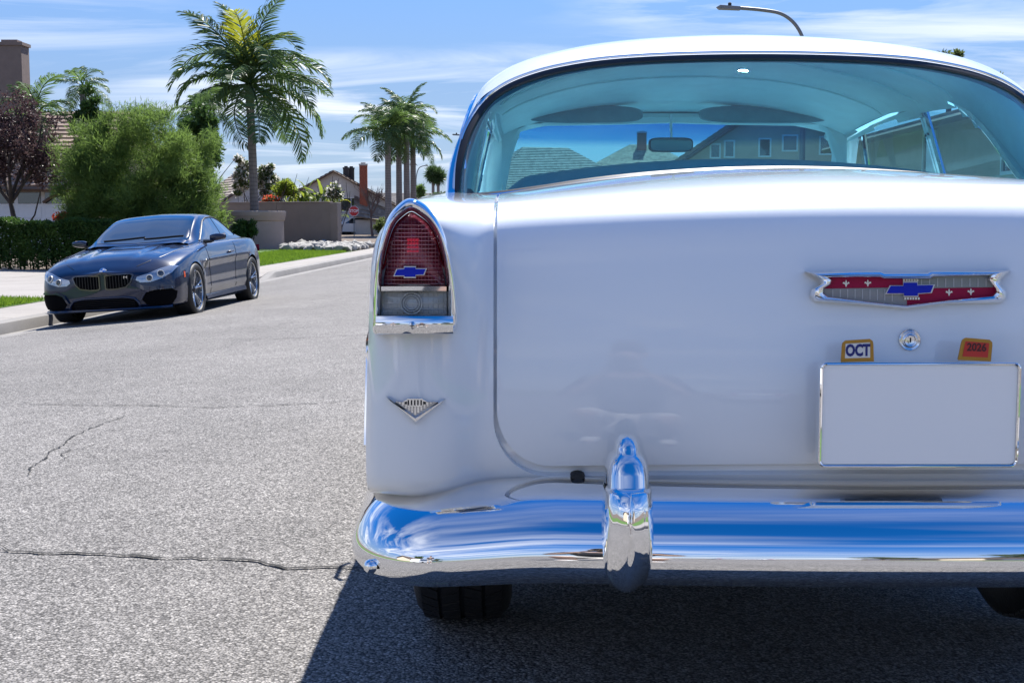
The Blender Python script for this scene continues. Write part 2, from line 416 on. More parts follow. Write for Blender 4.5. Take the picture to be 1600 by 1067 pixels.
cr = tag(bpy.data.objects.new('road_cracks', None), kind='structure'); COL.objects.link(cr)
for k, (pts, wd) in enumerate([([(-60, 862), (0, 862), (60, 866), (150, 868), (260, 874), (390, 874), (450, 886), (545, 889), (640, 893)], .013),
        ([(0, 850), (14, 862)], .012),
        ([(20, 632), (110, 633), (240, 634), (320, 638), (400, 635), (480, 630), (585, 623)], .011),
        ([(250, 645), (195, 650), (140, 668), (95, 690), (60, 720), (40, 745)], .007),
        ([(170, 690), (95, 708), (96, 720)], .006),
        ([(350, 533), (420, 530), (500, 527), (590, 523)], .016)]):
    obj('crack', crack(pts, wd, k), M['crack'], cr, smooth=0, fixn=False)
# ================================================================ white classic coupe
XC = 0.625
CO = Vector((XC, 3.3, 0.0))                  # its base, under the rear axle
car = thing('classic_car', 'white 1950s hardtop coupe with chrome bumper, seen from behind', 'car', CO)
def cp(x, y, Y):                             # photograph position at distance Y -> car space (x from centre line, y world, z)
    p = px(x, y, Y); return Vector((p.x - XC, p.y, p.z))
COFF = (0, CO.y, 0)
def cobj(name, mb, mats, parent=None, smooth=35, weld=0, fixn=True):
    o = obj(name, mb, mats, parent or car, smooth, COFF, fixn, weld); return o
def bs(P, t):
    """uniform cubic B-spline through control points P (array n,3), end points kept"""
    n = len(P); t = min(max(t, 0), n - 1); i = min(int(t), n - 2); u = t - i
    p1, p2 = P[i], P[i + 1]; p0 = P[i - 1] if i > 0 else 2 * P[0] - P[1]; p3 = P[i + 2] if i + 2 < n else 2 * P[-1] - P[-2]
    return ((1 - u) ** 3 * p0 + (3 * u ** 3 - 6 * u * u + 4) * p1 + (-3 * u ** 3 + 3 * u * u + 3 * u + 1) * p2 + u ** 3 * p3) / 6
class Net:
    def __init__(s, net, mirror=False): s.N = np.array(net, float); s.mirror = mirror
    def __call__(s, a, b):
        n = len(s.N); i0 = int(min(max(a, 0), n - 1)); idx = range(max(0, i0 - 3), min(n, i0 + 5))
        cols = [bs(s.N[i], b) for i in idx]; lo = idx[0]
        if s.mirror and lo == 0:
            m = [c * np.array([-1, 1, 1]) for c in cols[1:4]][::-1]; cols = m + cols; return bs(np.array(cols), a + len(m))
        return bs(np.array(cols), a - lo)
    def nrm(s, a, b, e=.02):
        p = s(a + e, b) - s(a - e, b) if a > e else s(a + e, b) - s(a, b)
        q = s(a, min(b + e, s.N.shape[1] - 1)) - s(a, max(b - e, 0)); n = np.cross(q, p); L = np.linalg.norm(n)
        n = n / max(L, 1e-9); return n if n[1] < 0 or n[2] > .3 else -n
# -- the rear skin as a net of columns (from the centre line out to the fender corner) and rows (valance up, over the crest, forward to the glass)
ROWS0 = [(830, 2.08), (770, 2.005), (755, 1.990), (735, 1.978), (650, 1.975), (550, 1.984), (450, 2.0), (380, 2.014), (330, 2.032), (299, 2.080), (280, 2.20), (269, 2.43), (263, 2.70), (261, 2.98)]
ROWSE = [(822, 2.12), (772, 2.05), (757, 2.035), (742, 2.022), (650, 2.015), (550, 2.024), (450, 2.04), (388, 2.053), (348, 2.071), (323, 2.12), (311, 2.24), (306, 2.46), (304, 2.72), (303, 3.02)]
def zat(py, Y): return px(800, py, Y).z
C0 = np.array([(Y, zat(p, Y)) for p, Y in ROWS0]); CE = np.array([(Y, zat(p, Y)) for p, Y in ROWSE])
xE = .652; net = []
for x in (0, .13, .26, .39, .51, .60, .648):
    k = (x / xE) ** 2; r = C0 + (CE - C0) * k; net.append([(-x, Y, z) for Y, z in r])
def col(xs, ys, Ys): return [(-x, Y, zat(p, Y)) for x, p, Y in zip(xs, ys, Ys)]
net.append(col([.675] * 14, [822, 774, 760, 744, 650, 550, 450, 390, 350, 324, 312, 307, 305, 304], [2.12, 2.045, 2.03, 2.02, 2.012, 2.02, 2.033, 2.048, 2.067, 2.115, 2.24, 2.46, 2.72, 3.02]))
net.append(col([.700] * 14, [806, 777, 763, 745, 650, 550, 450, 388, 345, 321, 311, 307, 305, 303], [2.16, 2.03, 2.012, 2.004, 1.997, 2.003, 2.012, 2.019, 2.035, 2.09, 2.24, 2.47, 2.72, 3.02]))
net.append(col([.728] * 14, [792, 781, 767, 746, 650, 550, 450, 382, 338, 317, 309, 306, 304, 302], [2.20, 2.01, 1.992, 1.984, 1.978, 1.983, 1.988, 1.99, 2.005, 2.08, 2.27, 2.48, 2.72, 3.02]))
net.append(col([.775] * 14, [788, 785, 770, 746, 650, 550, 450, 378, 330, 312, 307, 305, 303, 301], [2.20, 2.00, 1.982, 1.975, 1.970, 1.974, 1.978, 1.98, 1.992, 2.06, 2.26, 2.48, 2.72, 3.02]))
net.append(col([.815, .815, .815, .815, .815, .815, .815, .812, .804, .795, .79, .792, .797, .80], [780, 779, 765, 744, 650, 550, 450, 380, 338, 318, 309, 306, 304, 302], [2.20, 2.01, 1.994, 1.985, 1.979, 1.981, 1.985, 1.988, 2.002, 2.07, 2.26, 2.48, 2.72, 3.02]))
net.append(col([.842, .843, .845, .845, .845, .842, .838, .834, .824, .810, .804, .806, .812, .818], [772, 773, 760, 742, 650, 550, 450, 384, 348, 327, 315, 311, 308, 306], [2.20, 2.03, 2.015, 2.005, 1.998, 2.0, 2.003, 2.006, 2.02, 2.08, 2.27, 2.48, 2.72, 3.02]))
net.append(col([.862, .862, .862, .862, .860, .856, .852, .848, .838, .824, .818, .818, .824, .832], [770, 770, 757, 740, 650, 550, 450, 390, 360, 342, 326, 320, 317, 314], [2.20, 2.075, 2.06, 2.045, 2.038, 2.04, 2.042, 2.045, 2.06, 2.11, 2.28, 2.48, 2.72, 3.02]))
RN = Net(net, True); NA = len(net) - 1
aE = 6.0; _tab = [(abs(RN(a, 5)[0]), a) for a in np.linspace(0, 9, 181)]
def a_of_x(x): return float(np.interp(x, [t[0] for t in _tab], [t[1] for t in _tab]))
XE = .649; zb = RN(0, 3)[2]
_tb = [(RN(0, b)[2] - zb, b) for b in np.linspace(0, 9.5, 191)]
def b_of_d(d): return float(np.interp(d, [t[0] for t in _tb], [t[1] for t in _tb]))
RC = .088
def w_lid(d): return XE - RC + math.sqrt(max(RC ** 2 - max(RC - d, 0) ** 2, 0)) if d < RC else XE
GS, GB = .0055, .017
def w_body(d):
    r = RC + .004; q = d + GB; W_ = XE + GS
    return W_ - r + math.sqrt(max(r * r - max(r - q, 0) ** 2, 0)) if q < r else W_
lid_rows = [b_of_d(RC * (1 - math.cos(k / 12 * math.pi / 2))) for k in range(13)]
lid_rows += list(np.linspace(lid_rows[-1], 12.97, 62)[1:])
def dz_of_b(b): return RN(0, b)[2] - zb
mb = MB(); P = []; 
for b in lid_rows:
    wv = w_lid(dz_of_b(b)) if b < 8 else XE; row = []
    us = np.sin(np.linspace(-1, 1, 61) * math.pi / 2 * .97) / math.sin(math.pi / 2 * .97)
    for u in us:
        p = RN(a_of_x(abs(u) * wv), b).copy(); p[0] = p[0] if u < 0 else -p[0]; row.append(p)
    P.append(row)
mb.grid(P)
# turn the rim of the lid in
rim = [(i, 0) for i in range(len(P))][::-1] + [(0, j) for j in range(1, 61)] + [(i, 60) for i in range(1, len(P))]
def lid_n(i, j):
    i0, i1 = max(i - 1, 0), min(i + 1, len(P) - 1); j0, j1 = max(j - 1, 0), min(j + 1, 60)
    n = np.cross(P[i1][j] - P[i0][j], P[i][j1] - P[i][j0]); n /= max(np.linalg.norm(n), 1e-9); return n if (n[1] < 0 or n[2] > .3) else -n
mb.grid([[P[i][j] for i, j in rim], [P[i][j] - lid_n(i, j) * .016 for i, j in rim]])
lid = cobj('trunk_lid', mb, M['white_paint'], weld=.0004, smooth=50); bev(lid, .0035, 3, 40)
# -- body skin round the lid: fenders and valance, left and mirrored right
mb = MB(); inner = []
bB = b_of_d(-GB)
rowsA = [b_of_d(-GB + (RC + .004) * (1 - math.cos(k / 14 * math.pi / 2))) for k in range(15)]; rowsA += list(np.linspace(rowsA[-1], 13.0, 60)[1:])
NS = 44
def colsA(b):
    a0 = a_of_x(w_body(dz_of_b(b)) if b < 8 else XE + GS)
    return [a0 + (NA - a0) * (k / NS) for k in range(NS + 1)]
PA = [[RN(a, b) for a in colsA(b)] for b in rowsA]
aB = colsA(rowsA[0])
PB = [[RN(a, b) for a in (list(np.linspace(0, aB[0], 28)[:-1]) + aB)] for b in np.linspace(0, rowsA[0], 9)]
S_OUT = []
for sx in (1, -1):
    f = np.array([sx, 1, 1])
    mb.grid([[p * f for p in r] for r in PA]); mb.grid([[p * f for p in r] for r in PB])
# -- the flank: from the fender corner forward; rows 1..9 of the last column are its rear edge, rows 9..13 its top edge
corner = [RN(NA, b) for b in np.linspace(0.0, 9, 28)]; topl = [RN(NA, b) for b in np.linspace(9, 13, 13)]
ys_f = [t[1] for t in topl] + [3.2, 3.45, 3.7, 4.0, 4.4, 4.8, 5.2, 5.6, 6.0, 6.35, 6.6, 6.75, 6.82]
RW = .345; AX_R, AX_F = 3.30, 6.10
def flank(i, j):
    """i: station forward, j: 0 low .. 27 top"""
    c = corner[j]; Yt = ys_f[i]; k = j / 27.0
    if i == 0: return c
    Y0 = c[1]; Ytop0 = corner[-1][1]
    s = (Yt - Ytop0) / (ys_f[12] - Ytop0)
    Y = Y0 + (Yt - Y0) * min(1, s * 1.0) if s < 1 else Yt
    zt = topl[i][2] if i <= 12 else topl[-1][2] - .02 * sstep(5.0, 6.8, Yt) - .01 * sstep(3.2, 4.2, Yt)
    xt = -topl[i][0] if i <= 12 else .862 + .02 * sstep(3.0, 3.6, Yt)
    zl = .40 + (corner[0][2] - .40) * (1 - sstep(2.1, 2.75, Y))
    z = zl + (zt - zl) * k
    z_c = c[2]; bl = sstep(0, .35, s); z = z_c * (1 - bl) + z * bl if s < 1 else z
    bulge = .040 * math.sin(math.pi * min(1, max(0, k ** 1.3 * .97 + .03))) * sstep(2.06, 2.5, Y)
    x = (-c[0]) * (1 - bl) + (xt + .0) * bl if s < 1 else xt
    x = x + bulge + .012 * sstep(2.0, 2.4, Y) * (1 - k)
    nose = sstep(6.2, 6.82, Yt); x -= .10 * nose ** 2 
    return np.array((-x, Y, z))
FL = []
fine_i = []
for i in range(len(ys_f) - 1):
    n = 1 if i < 12 else max(2, int((ys_f[i + 1] - ys_f[i]) / .06))
    fine_i += [i + k / n for k in range(n)]
fine_i.append(len(ys_f) - 1)
for fi in fine_i:
    i = int(fi); u = fi - i
    FL.append([flank(i, j) if u == 0 else flank(i, j) * (1 - u) + flank(i + 1, j) * u for j in range(28)])
verts = [p for r in FL for p in r]; faces = []
arch = [(AX_R, .345, .395), (AX_F, .345, .395)]
def inside(p): return any((p[1] - a) ** 2 + (p[2] - z_) ** 2 < r * r for a, z_, r in arch)
nj = 28
for i in range(len(FL) - 1):
    for j in range(nj - 1):
        q = (i * nj + j, (i + 1) * nj + j, (i + 1) * nj + j + 1, i * nj + j + 1)
        if not all(inside(verts[k]) for k in q): faces.append(q)
for k, p in enumerate(verts):
    for a, z_, r in arch:
        d = math.hypot(p[1] - a, p[2] - z_)
        if d < r and d > 1e-6: verts[k] = np.array((p[0], a + (p[1] - a) / d * r, z_ + (p[2] - z_) / d * r))
for sx in (1, -1):
    f = np.array([sx, 1, 1]); mb.add([v * f for v in verts], faces if sx > 0 else [q[::-1] for q in faces])
body = cobj('body', mb, M['white_paint'], weld=.0012, smooth=60)
# channel under the lid's edge
mb = MB(); bd = []
for b in rowsA[::-1]: a = colsA(b)[0]; bd.append((a, b))
for a in np.linspace(aB[0], 0, 20)[1:]: bd.append((a, rowsA[0]))
def off_in(a, b, k):
    x = abs(RN(a, b)[0]); d = dz_of_b(b) if b < 8 else 9
    if b > 6: return a_of_x(XE - .05 * k), b
    cx, cd = XE - RC, RC - 0.0
    if x > cx and d < cd:
        L = math.hypot(x - cx, d - cd); sc = max(0, 1 - .055 * k / L); return a_of_x(cx + (x - cx) * sc), b_of_d(cd + (d - cd) * sc)
    if d < cd: return a, b_of_d(d + .055 * k)
    return a_of_x(x - .05 * k), b
rings = []
for a, b in bd:
    n = RN.nrm(a, b); p = RN(a, b); a2, b2 = off_in(a, b, 1.0); p2 = RN(a2, b2); n2 = RN.nrm(a2, b2)
    rings.append([p, p - n * .002 + 0, p - n * .014, p2 - n2 * .018, p2 - n2 * .05])
for sx in (1, -1): mb.grid([[q * np.array([sx, 1, 1]) for q in r] for r in rings])
cobj('trunk_channel', mb, M['white_paint'], weld=.0003, smooth=40)
for sx in (-1, 1):                                    # shoulder between the flank and the cabin
    P = []
    for Y in np.linspace(3.0, 5.6, 40):
        i = min(range(len(FL)), key=lambda k: abs(FL[k][-1][1] - Y)); q = FL[i][-1]; P.append([(sx * (abs(q[0]) + .001), Y, q[2]), (sx * (abs(q[0]) * .5 + .395), Y, q[2] + .012), (sx * .775, Y, q[2] + .004), (sx * .755, Y, q[2] - .03), (sx * .74, Y, .6)])
    mb = MB(); mb.grid(P); cobj('shoulder', mb, M['white_paint'], smooth=60)
# two rubber stops in the channel
for x in (905, 1022 + 830):
    if x < 1600:
        mb = MB(); p = cp(903, 744, 2.0); q = [p + Vector((.011 * math.cos(t) * (1 if abs(math.cos(t)) < .7 else 1.05), 0, .0062 * math.sin(t))) for t in np.linspace(0, 2 * math.pi, 13)[:-1]]
        mb.prism([(v.x, v.z) for v in q], lambda a, b, d: (a, p.y + d, b), .02, -.004, inset=.001); cobj('rubber_stop', mb, M['rubber'])
        mb2 = MB(); mb2.prism([(-v.x, v.z) for v in q], lambda a, b, d: (a, p.y + d, b), .02, -.004, inset=.001); cobj('rubber_stop', mb2, M['rubber'])

# -- greenhouse -------------------------------------------------------------
GT = [(-.755, 3.14, 1.098), (-.752, 3.19, 1.168), (-.732, 3.25, 1.25), (-.692, 3.30, 1.3215), (-.6415, 3.31, 1.363), (-.5755, 3.31, 1.391), (-.493, 3.31, 1.412), (-.3775, 3.31, 1.429), (-.2125, 3.31, 1.439), (0, 3.31, 1.4425)]
GB_ = [(-.755, 3.14, 1.096), (-.745, 3.10, 1.089), (-.72, 3.06, 1.088), (-.66, 3.025, 1.092), (-.56, 3.0, 1.105), (-.45, 2.985, 1.121), (-.33, 2.975, 1.134), (-.2, 2.97, 1.143), (-.1, 2.967, 1.147), (0, 2.965, 1.148)]
def full(L): L = [np.array(p, float) for p in L]; return np.array(L + [p * np.array([-1, 1, 1]) for p in L[-2::-1]])
GTf, GBf = full(GT), full(GB_)
def crv(A, t):                               # Catmull-Rom through points, t in 0..n-1
    n = len(A); i = min(int(t), n - 2); u = t - i; p1, p2 = A[i], A[i + 1]; p0 = A[max(i - 1, 0)]; p3 = A[min(i + 2, n - 1)]
    return .5 * ((2 * p1) + (p2 - p0) * u + (2 * p0 - 5 * p1 + 4 * p2 - p3) * u * u + (3 * p1 - p0 - 3 * p2 + p3) * u ** 3)
TT = np.linspace(0, 18, 109)
M['rear_glass'] = glass_mat('rear_glass', (.36, .83, .91), .95, dust=.035)
M['windscreen'] = glass_mat('windscreen', (.80, .94, .97), .35, 0.0, 1.28)
P = []
for t in TT:
    a, b = crv(GBf, t), crv(GTf, t); e = .5 + .5 * math.cos(math.pi * (t - 9) / 9)
    P.append([a + (b - a) * v + np.array([0, -.028, .014]) * math.sin(math.pi * v) * e ** .5 for v in np.linspace(0, 1, 17)])
mb = MB(); mb.grid(P); cobj('rear_window', mb, M['rear_glass'], smooth=180)
# seal and bright moulding round the pane
loop = [crv(GTf, t) for t in TT] + [crv(GBf, t) for t in TT[::-1]][1:-1]
cen = np.array([0, 3.15, 1.25])
def band(prof, mat_, name, rings=loop, n=None, close=True):
    """profile (outward, towards viewer) swept round a closed loop"""
    mb = MB(); P = []
    N_ = len(rings)
    for k, p in enumerate(rings):
        t = rings[(k + 1) % N_] - rings[k - 1]; t = t / max(np.linalg.norm(t), 1e-9)
        face = np.array([p[0] * .55, -.62, .78]); face = face / np.linalg.norm(face); o = np.cross(t, face); o /= np.linalg.norm(o)
        if np.dot(o, p - cen) < 0: o = -o
        face = np.cross(o, t); face = face if face[1] < 0 else -face
        P.append([p + o * a + face * b for a, b in prof])
    mb.grid(P + [P[0]]); return cobj(name, mb, mat_, smooth=50, weld=.00005)
band([(-.010, -.002), (-.009, .005), (.0, .008), (.010, .007), (.012, .0)], M['seal'], 'window_seal')
# bright strip: wide and flat below, narrow above
mb = MB(); P = []; N_ = len(loop)
for k, p in enumerate(loop):
    t = loop[(k + 1) % N_] - loop[k - 1]; t = t / max(np.linalg.norm(t), 1e-9)
    face = np.array([p[0] * .55, -.62, .78]); face = face / np.linalg.norm(face); o = np.cross(t, face); o /= np.linalg.norm(o)
    if np.dot(o, p - cen) < 0: o = -o
    low = 1 - sstep(1.10, 1.28, p[2]); wd = .009 + .013 * low
    P.append([p + o * (.009 - .004 * low) + face * .004, p + o * (.010 - .004 * low) + face * .011, p + o * (.010 + wd * .5) + face * .0135, p + o * (.010 + wd) + face * .008, p + o * (.011 + wd) - face * .004])
mb.grid(P + [P[0]]); cobj('window_moulding', mb, M['chrome'], smooth=60, weld=.00005)
# roof: sections from the glass edge over the crown to the windscreen header
def rsec(pts): return full(pts)
SIL = [(-.775, 3.36, 1.098), (-.772, 3.40, 1.17), (-.752, 3.45, 1.26), (-.715, 3.52, 1.362), (-.665, 3.55, 1.425), (-.59, 3.58, 1.466), (-.50, 3.62, 1.496), (-.38, 3.66, 1.524), (-.21, 3.7, 1.547), (0, 3.71, 1.556)]
RB = [np.array(p, float) + np.array([np.sign(p[0]) * .016 if p[2] < 1.33 else np.sign(p[0]) * .006, .004, .002 if p[2] < 1.3 else .016]) for p in GTf]
def blend(A, B, k, lift=0): return [a + (b - a) * k for a, b in zip(A, B)]
SILf = rsec(SIL)
MID = rsec([(-.785, 4.1, 1.095), (-.775, 4.1, 1.18), (-.757, 4.1, 1.28), (-.725, 4.1, 1.385), (-.668, 4.1, 1.438), (-.59, 4.1, 1.474), (-.50, 4.1, 1.503), (-.38, 4.1, 1.531), (-.21, 4.1, 1.553), (0, 4.1, 1.561)])
FRO = rsec([(-.785, 4.75, 1.095), (-.770, 4.75, 1.18), (-.748, 4.75, 1.27), (-.715, 4.75, 1.375), (-.656, 4.75, 1.425), (-.58, 4.75, 1.457), (-.49, 4.75, 1.483), (-.37, 4.76, 1.507), (-.205, 4.77, 1.525), (0, 4.78, 1.531)])
HEA = rsec([(-.785, 5.05, 1.095), (-.765, 5.05, 1.18), (-.742, 5.05, 1.26), (-.70, 5.04, 1.352), (-.642, 5.06, 1.388), (-.565, 5.09, 1.412), (-.478, 5.12, 1.430), (-.36, 5.15, 1.447), (-.20, 5.17, 1.460), (0, 5.18, 1.464)])
Q1 = [a * .62 + b * .38 + np.array([0, -.012, .016]) * (1 if b[2] > 1.3 else 0.2) for a, b in zip(RB, SILf)]
secs = np.array([RB, Q1, SILf, MID, FRO, HEA])
def roof_pt(v, t):
    A = np.array([crv(s, t) for s in secs]); n = len(A); i = min(int(v), n - 2); u = v - i
    p1, p2 = A[i], A[i + 1]; p0 = A[i - 1] if i else 2 * A[0] - A[1]; p3 = A[i + 2] if i + 2 < n else 2 * A[-1] - A[-2]
    d = lambda a, b: max(np.linalg.norm(a - b), 1e-6)
    L0, L1, L2 = d(p0, p1), d(p1, p2), d(p2, p3)            # finite-difference Hermite, safe for uneven spacing
    m1 = ((p2 - p1) / L1 * L0 + (p1 - p0) / L0 * L1) / (L0 + L1) * L1; m2 = ((p3 - p2) / L2 * L1 + (p2 - p1) / L1 * L2) / (L1 + L2) * L1
    return (2 * u ** 3 - 3 * u * u + 1) * p1 + (u ** 3 - 2 * u * u + u) * m1 + (-2 * u ** 3 + 3 * u * u) * p2 + (u ** 3 - u * u) * m2
VV = list(np.linspace(0, 2, 19)) + list(np.linspace(2, 5, 31)[1:])
P = [[roof_pt(v, t) for t in TT] for v in VV]
def open_side(p):
    """side window opening, in the (y, z) plane"""
    Y, z = p[1], p[2]
    if z < 1.085 or abs(p[0]) < .55: return False
    zt = 1.392 - .035 * sstep(4.5, 5.1, Y)
    rear = 3.42 + .45 * max(0, (z - 1.11) / .29) ** 1.5
    return Y > rear and z < zt
mb = MB(); vs = [p for r in P for p in r]; fs = []; m_ = len(TT)
for i in range(len(VV) - 1):
    for j in range(m_ - 1):
        q = (i * m_ + j, i * m_ + j + 1, (i + 1) * m_ + j + 1, (i + 1) * m_ + j)
        c = sum(vs[k] for k in q) / 4
        if not open_side(c): fs.append(q)
mb.add(vs, fs); roof = cobj('roof', mb, M['white_paint'], smooth=60)
M['headliner'] = mat('headliner', (.82, .91, .92), .75, var=.06, vscale=9, bump=.15, bscale=120)
mb = MB(); mb.add([(p[0] * .965, p[1] + .012, p[2] - .024) for p in vs], [q[::-1] for q in fs]); cobj('headliner', mb, M['headliner'], smooth=60, fixn=False)
# headliner bows
for v in (2.45, 3.0, 3.6):
    mb = MB(); pts = [roof_pt(v, t) * np.array([.955, 1, 1]) + np.array([0, 0, -.028]) for t in np.linspace(3.6, 14.4, 40)]; mb.tube(pts, .0035, 6); cobj('roof_bow', mb, M['headliner'])
# drip rails and bright frames of the side openings
for sx in (-1, 1):
    pts = [(3.36, 1.105), (3.47, 1.165), (3.62, 1.265), (3.74, 1.335), (3.86, 1.382), (4.0, 1.398), (4.4, 1.396), (4.8, 1.372), (5.08, 1.34)]
    xs = [.772, .765, .752, .735, .722, .72, .717, .71, .695]
    tp = [np.array((x * sx, y, z)) for (y, z), x in zip(pts, xs)]; A = np.array(tp); fine = [crv(A, t) for t in np.linspace(0, len(A) - 1, 49)]
    mb = MB(); mb.tube([p * np.array([.965, 1, 1]) for p in fine], .013, 8, flat=1.6); cobj('window_frame', mb, M['chrome'])
    mb = MB(); mb.tube([p + np.array([sx * .010, 0, .012]) for p in fine], .008, 6); cobj('drip_rail', mb, M['chrome'])
    # post between the door pane and the quarter pane, leaning
    mb = MB(); mb.tube([(.775 * sx, 4.10, 1.07), (.715 * sx, 4.22, 1.395)], .013, 8); mb.tube([(.775 * sx, 4.135, 1.07), (.715 * sx, 4.255, 1.395)], .009, 8); cobj('window_post', mb, M['chrome'])
    mb = MB(); mb.tube([(.775 * sx, 4.98, 1.07), (.71 * sx, 4.92, 1.365)], .010, 8); cobj('vent_post', mb, M['chrome'])
    mb = MB(); mb.grid([[(.775 * sx, y, 1.08), (.722 * sx, y + .1, 1.385)] for y in np.linspace(4.15, 5.0, 4)]); cobj('door_glass', mb, M['windscreen'], fixn=False)
    mb = MB(); mb.grid([[(.775 * sx, 3.45, 1.08), (.765 * sx, 3.52, 1.18)], [(.775 * sx, 3.7, 1.08), (.74 * sx, 3.76, 1.33)], [(.775 * sx, 4.1, 1.08), (.722 * sx, 4.22, 1.385)]]); cobj('quarter_glass', mb, M['windscreen'], fixn=False)
    # windscreen pillar
    mb = MB(); mb.tube([(.735 * sx, 5.42, 1.02), (.735 * sx, 5.36, 1.12), (.728 * sx, 5.24, 1.22), (.70 * sx, 5.10, 1.34), (.66 * sx, 5.06, 1.385)], [.03, .026, .026, .028, .03], 10, flat=1.5); cobj('windscreen_pillar', mb, M['white_paint'])
    mb = MB(); mb.tube([(.70 * sx, 5.37, 1.02), (.70 * sx, 5.31, 1.12), (.695 * sx, 5.21, 1.22), (.668 * sx, 5.08, 1.33), (.62 * sx, 5.05, 1.37)], .024, 10, flat=1.4); cobj('pillar_trim', mb, M['headliner'])
# windscreen, with the darker band along its top
def shade_glass():
    m = bpy.data.materials.new('shaded_glass'); m.use_nodes = True; t = NT(m.node_tree); t.n.clear()
    z = t.add('ShaderNodeSeparateXYZ', ins={0: t.add('ShaderNodeTexCoord').outputs['Object']}).outputs[2]
    f = t.ramp(t.math('MULTIPLY', t.math('SUBTRACT', z, 1.28), 8.0), [(0.0, (.82, .95, .96)), (.38, (.75, .92, .95)), (.62, (.13, .42, .74)), (1, (.05, .25, .60))])
    tr = t.add('ShaderNodeBsdfTransparent', ins={'Color': f}); gl = t.add('ShaderNodeBsdfGlossy', ins={'Color': (.8, .8, .8), 'Roughness': 0.0}); fc = t.add('ShaderNodeLayerWeight', ins={'Blend': .5}).outputs['Facing']; fz = t.math('ADD', t.math('MULTIPLY', t.math('POWER', fc, 5.0), .9), .03)
    mx = t.add('ShaderNodeMixShader'); t.l.new(fz, mx.inputs[0]); t.l.new(tr.outputs[0], mx.inputs[1]); t.l.new(gl.outputs[0], mx.inputs[2])
    o = t.add('ShaderNodeOutputMaterial'); t.l.new(mx.outputs[0], o.inputs[0]); return m
M['shaded_glass'] = shade_glass()
P = []
for u in np.linspace(-1, 1, 31):
    top = np.array((.66 * u, 5.19 - .13 * u * u, 1.455 - .075 * abs(u) ** 2.5)); bot = np.array((.73 * u, 5.56 - .22 * abs(u) ** 3, 1.06))
    P.append([bot + (top - bot) * v + np.array([0, .03 * math.sin(math.pi * v), 0]) for v in np.linspace(0, 1, 9)])
mb = MB(); mb.grid(P); cobj('windscreen', mb, M['shaded_glass'], smooth=180, fixn=False)
mb = MB(); mb.tube([r[-1] for r in P], .014, 8); mb.tube([r[0] for r in P], .012, 8); cobj('windscreen_moulding', mb, M['chrome'])
# header inside, with its rounded corners
mb = MB(); hp = []
for u in np.linspace(-1, 1, 41):
    y = 5.14 - .12 * u * u; zt = 1.452 - .08 * abs(u) ** 2.5; zb_ = 1.412 - .02 * abs(u) - .30 * max(0, (abs(u) - .86) / .14) ** 2
    hp.append([(.665 * u, y, zt), (.665 * u, y - .035, zt - .004), (.665 * u, y - .045, (zt + zb_) / 2), (.66 * u, y - .03, zb_), (.66 * u, y + .0, zb_)])
mb.grid(hp); cobj('header_panel', mb, M['headliner'])
# sun visors
M['visor'] = mat('visor', (.20, .33, .38), .8, var=.12, vscale=15, bump=.2, bscale=150)
for x0, x1 in ((cp(822, 180, 5.0).x, cp(1003, 180, 5.0).x), (cp(1090, 180, 5.0).x, cp(1297, 180, 5.0).x)):
    cx, hw = (x0 + x1) / 2, (x1 - x0) / 2; P = []
    for u in np.linspace(0, 2 * math.pi, 41):
        c_, s_ = math.cos(u), math.sin(u); e = .62
        P.append((cx + hw * math.copysign(abs(c_) ** .55, c_), math.copysign(abs(s_) ** e, s_)))
    mb = MB(); f = lambda a, b, d: (a, 4.96 + d + .02 * b, 1.432 + .034 * b); mb.prism([(a, b) for a, b in P[:-1]], f, .012, -.012, inset=.004); cobj('sun_visor', mb, M['visor'], smooth=60)
# mirror on its stalk
M['mirror_dark'] = mat('mirror_dark', (.10, .13, .14), .04, metal=1.0)
mx_ = cp(1047, 200, 5.0).x; mb = MB(); mb.tube([(mx_, 4.98, 1.43), (mx_, 4.97, 1.375), (mx_, 4.96, 1.335)], [.006, .005, .005], 8)
mirror = cobj('mirror_stalk', mb, M['chrome']); 
mb = MB(); a0, a1 = cp(1014, 215, 4.95), cp(1083, 238, 4.95); cx, cz, hw, hh = (a0.x + a1.x) / 2, (a0.z + a1.z) / 2, (a1.x - a0.x) / 2, (a0.z - a1.z) / 2
pl = [(cx + hw * math.copysign(abs(math.cos(u)) ** .4, math.cos(u)), cz + hh * math.copysign(abs(math.sin(u)) ** .5, math.sin(u))) for u in np.linspace(0, 2 * math.pi, 33)[:-1]]
mb.prism(pl, lambda a, b, d: (a, 4.95 + d, b), .02, -.008, inset=.003); cobj('rear_view_mirror', mb, M['dark'])
mb = MB(); mb.prism([(cx + (a - cx) * .93, cz + (b - cz) * .86) for a, b in pl], lambda a, b, d: (a, 4.95 + d, b), -.0082, -.0095); cobj('mirror_glass', mb, M['mirror_dark'])
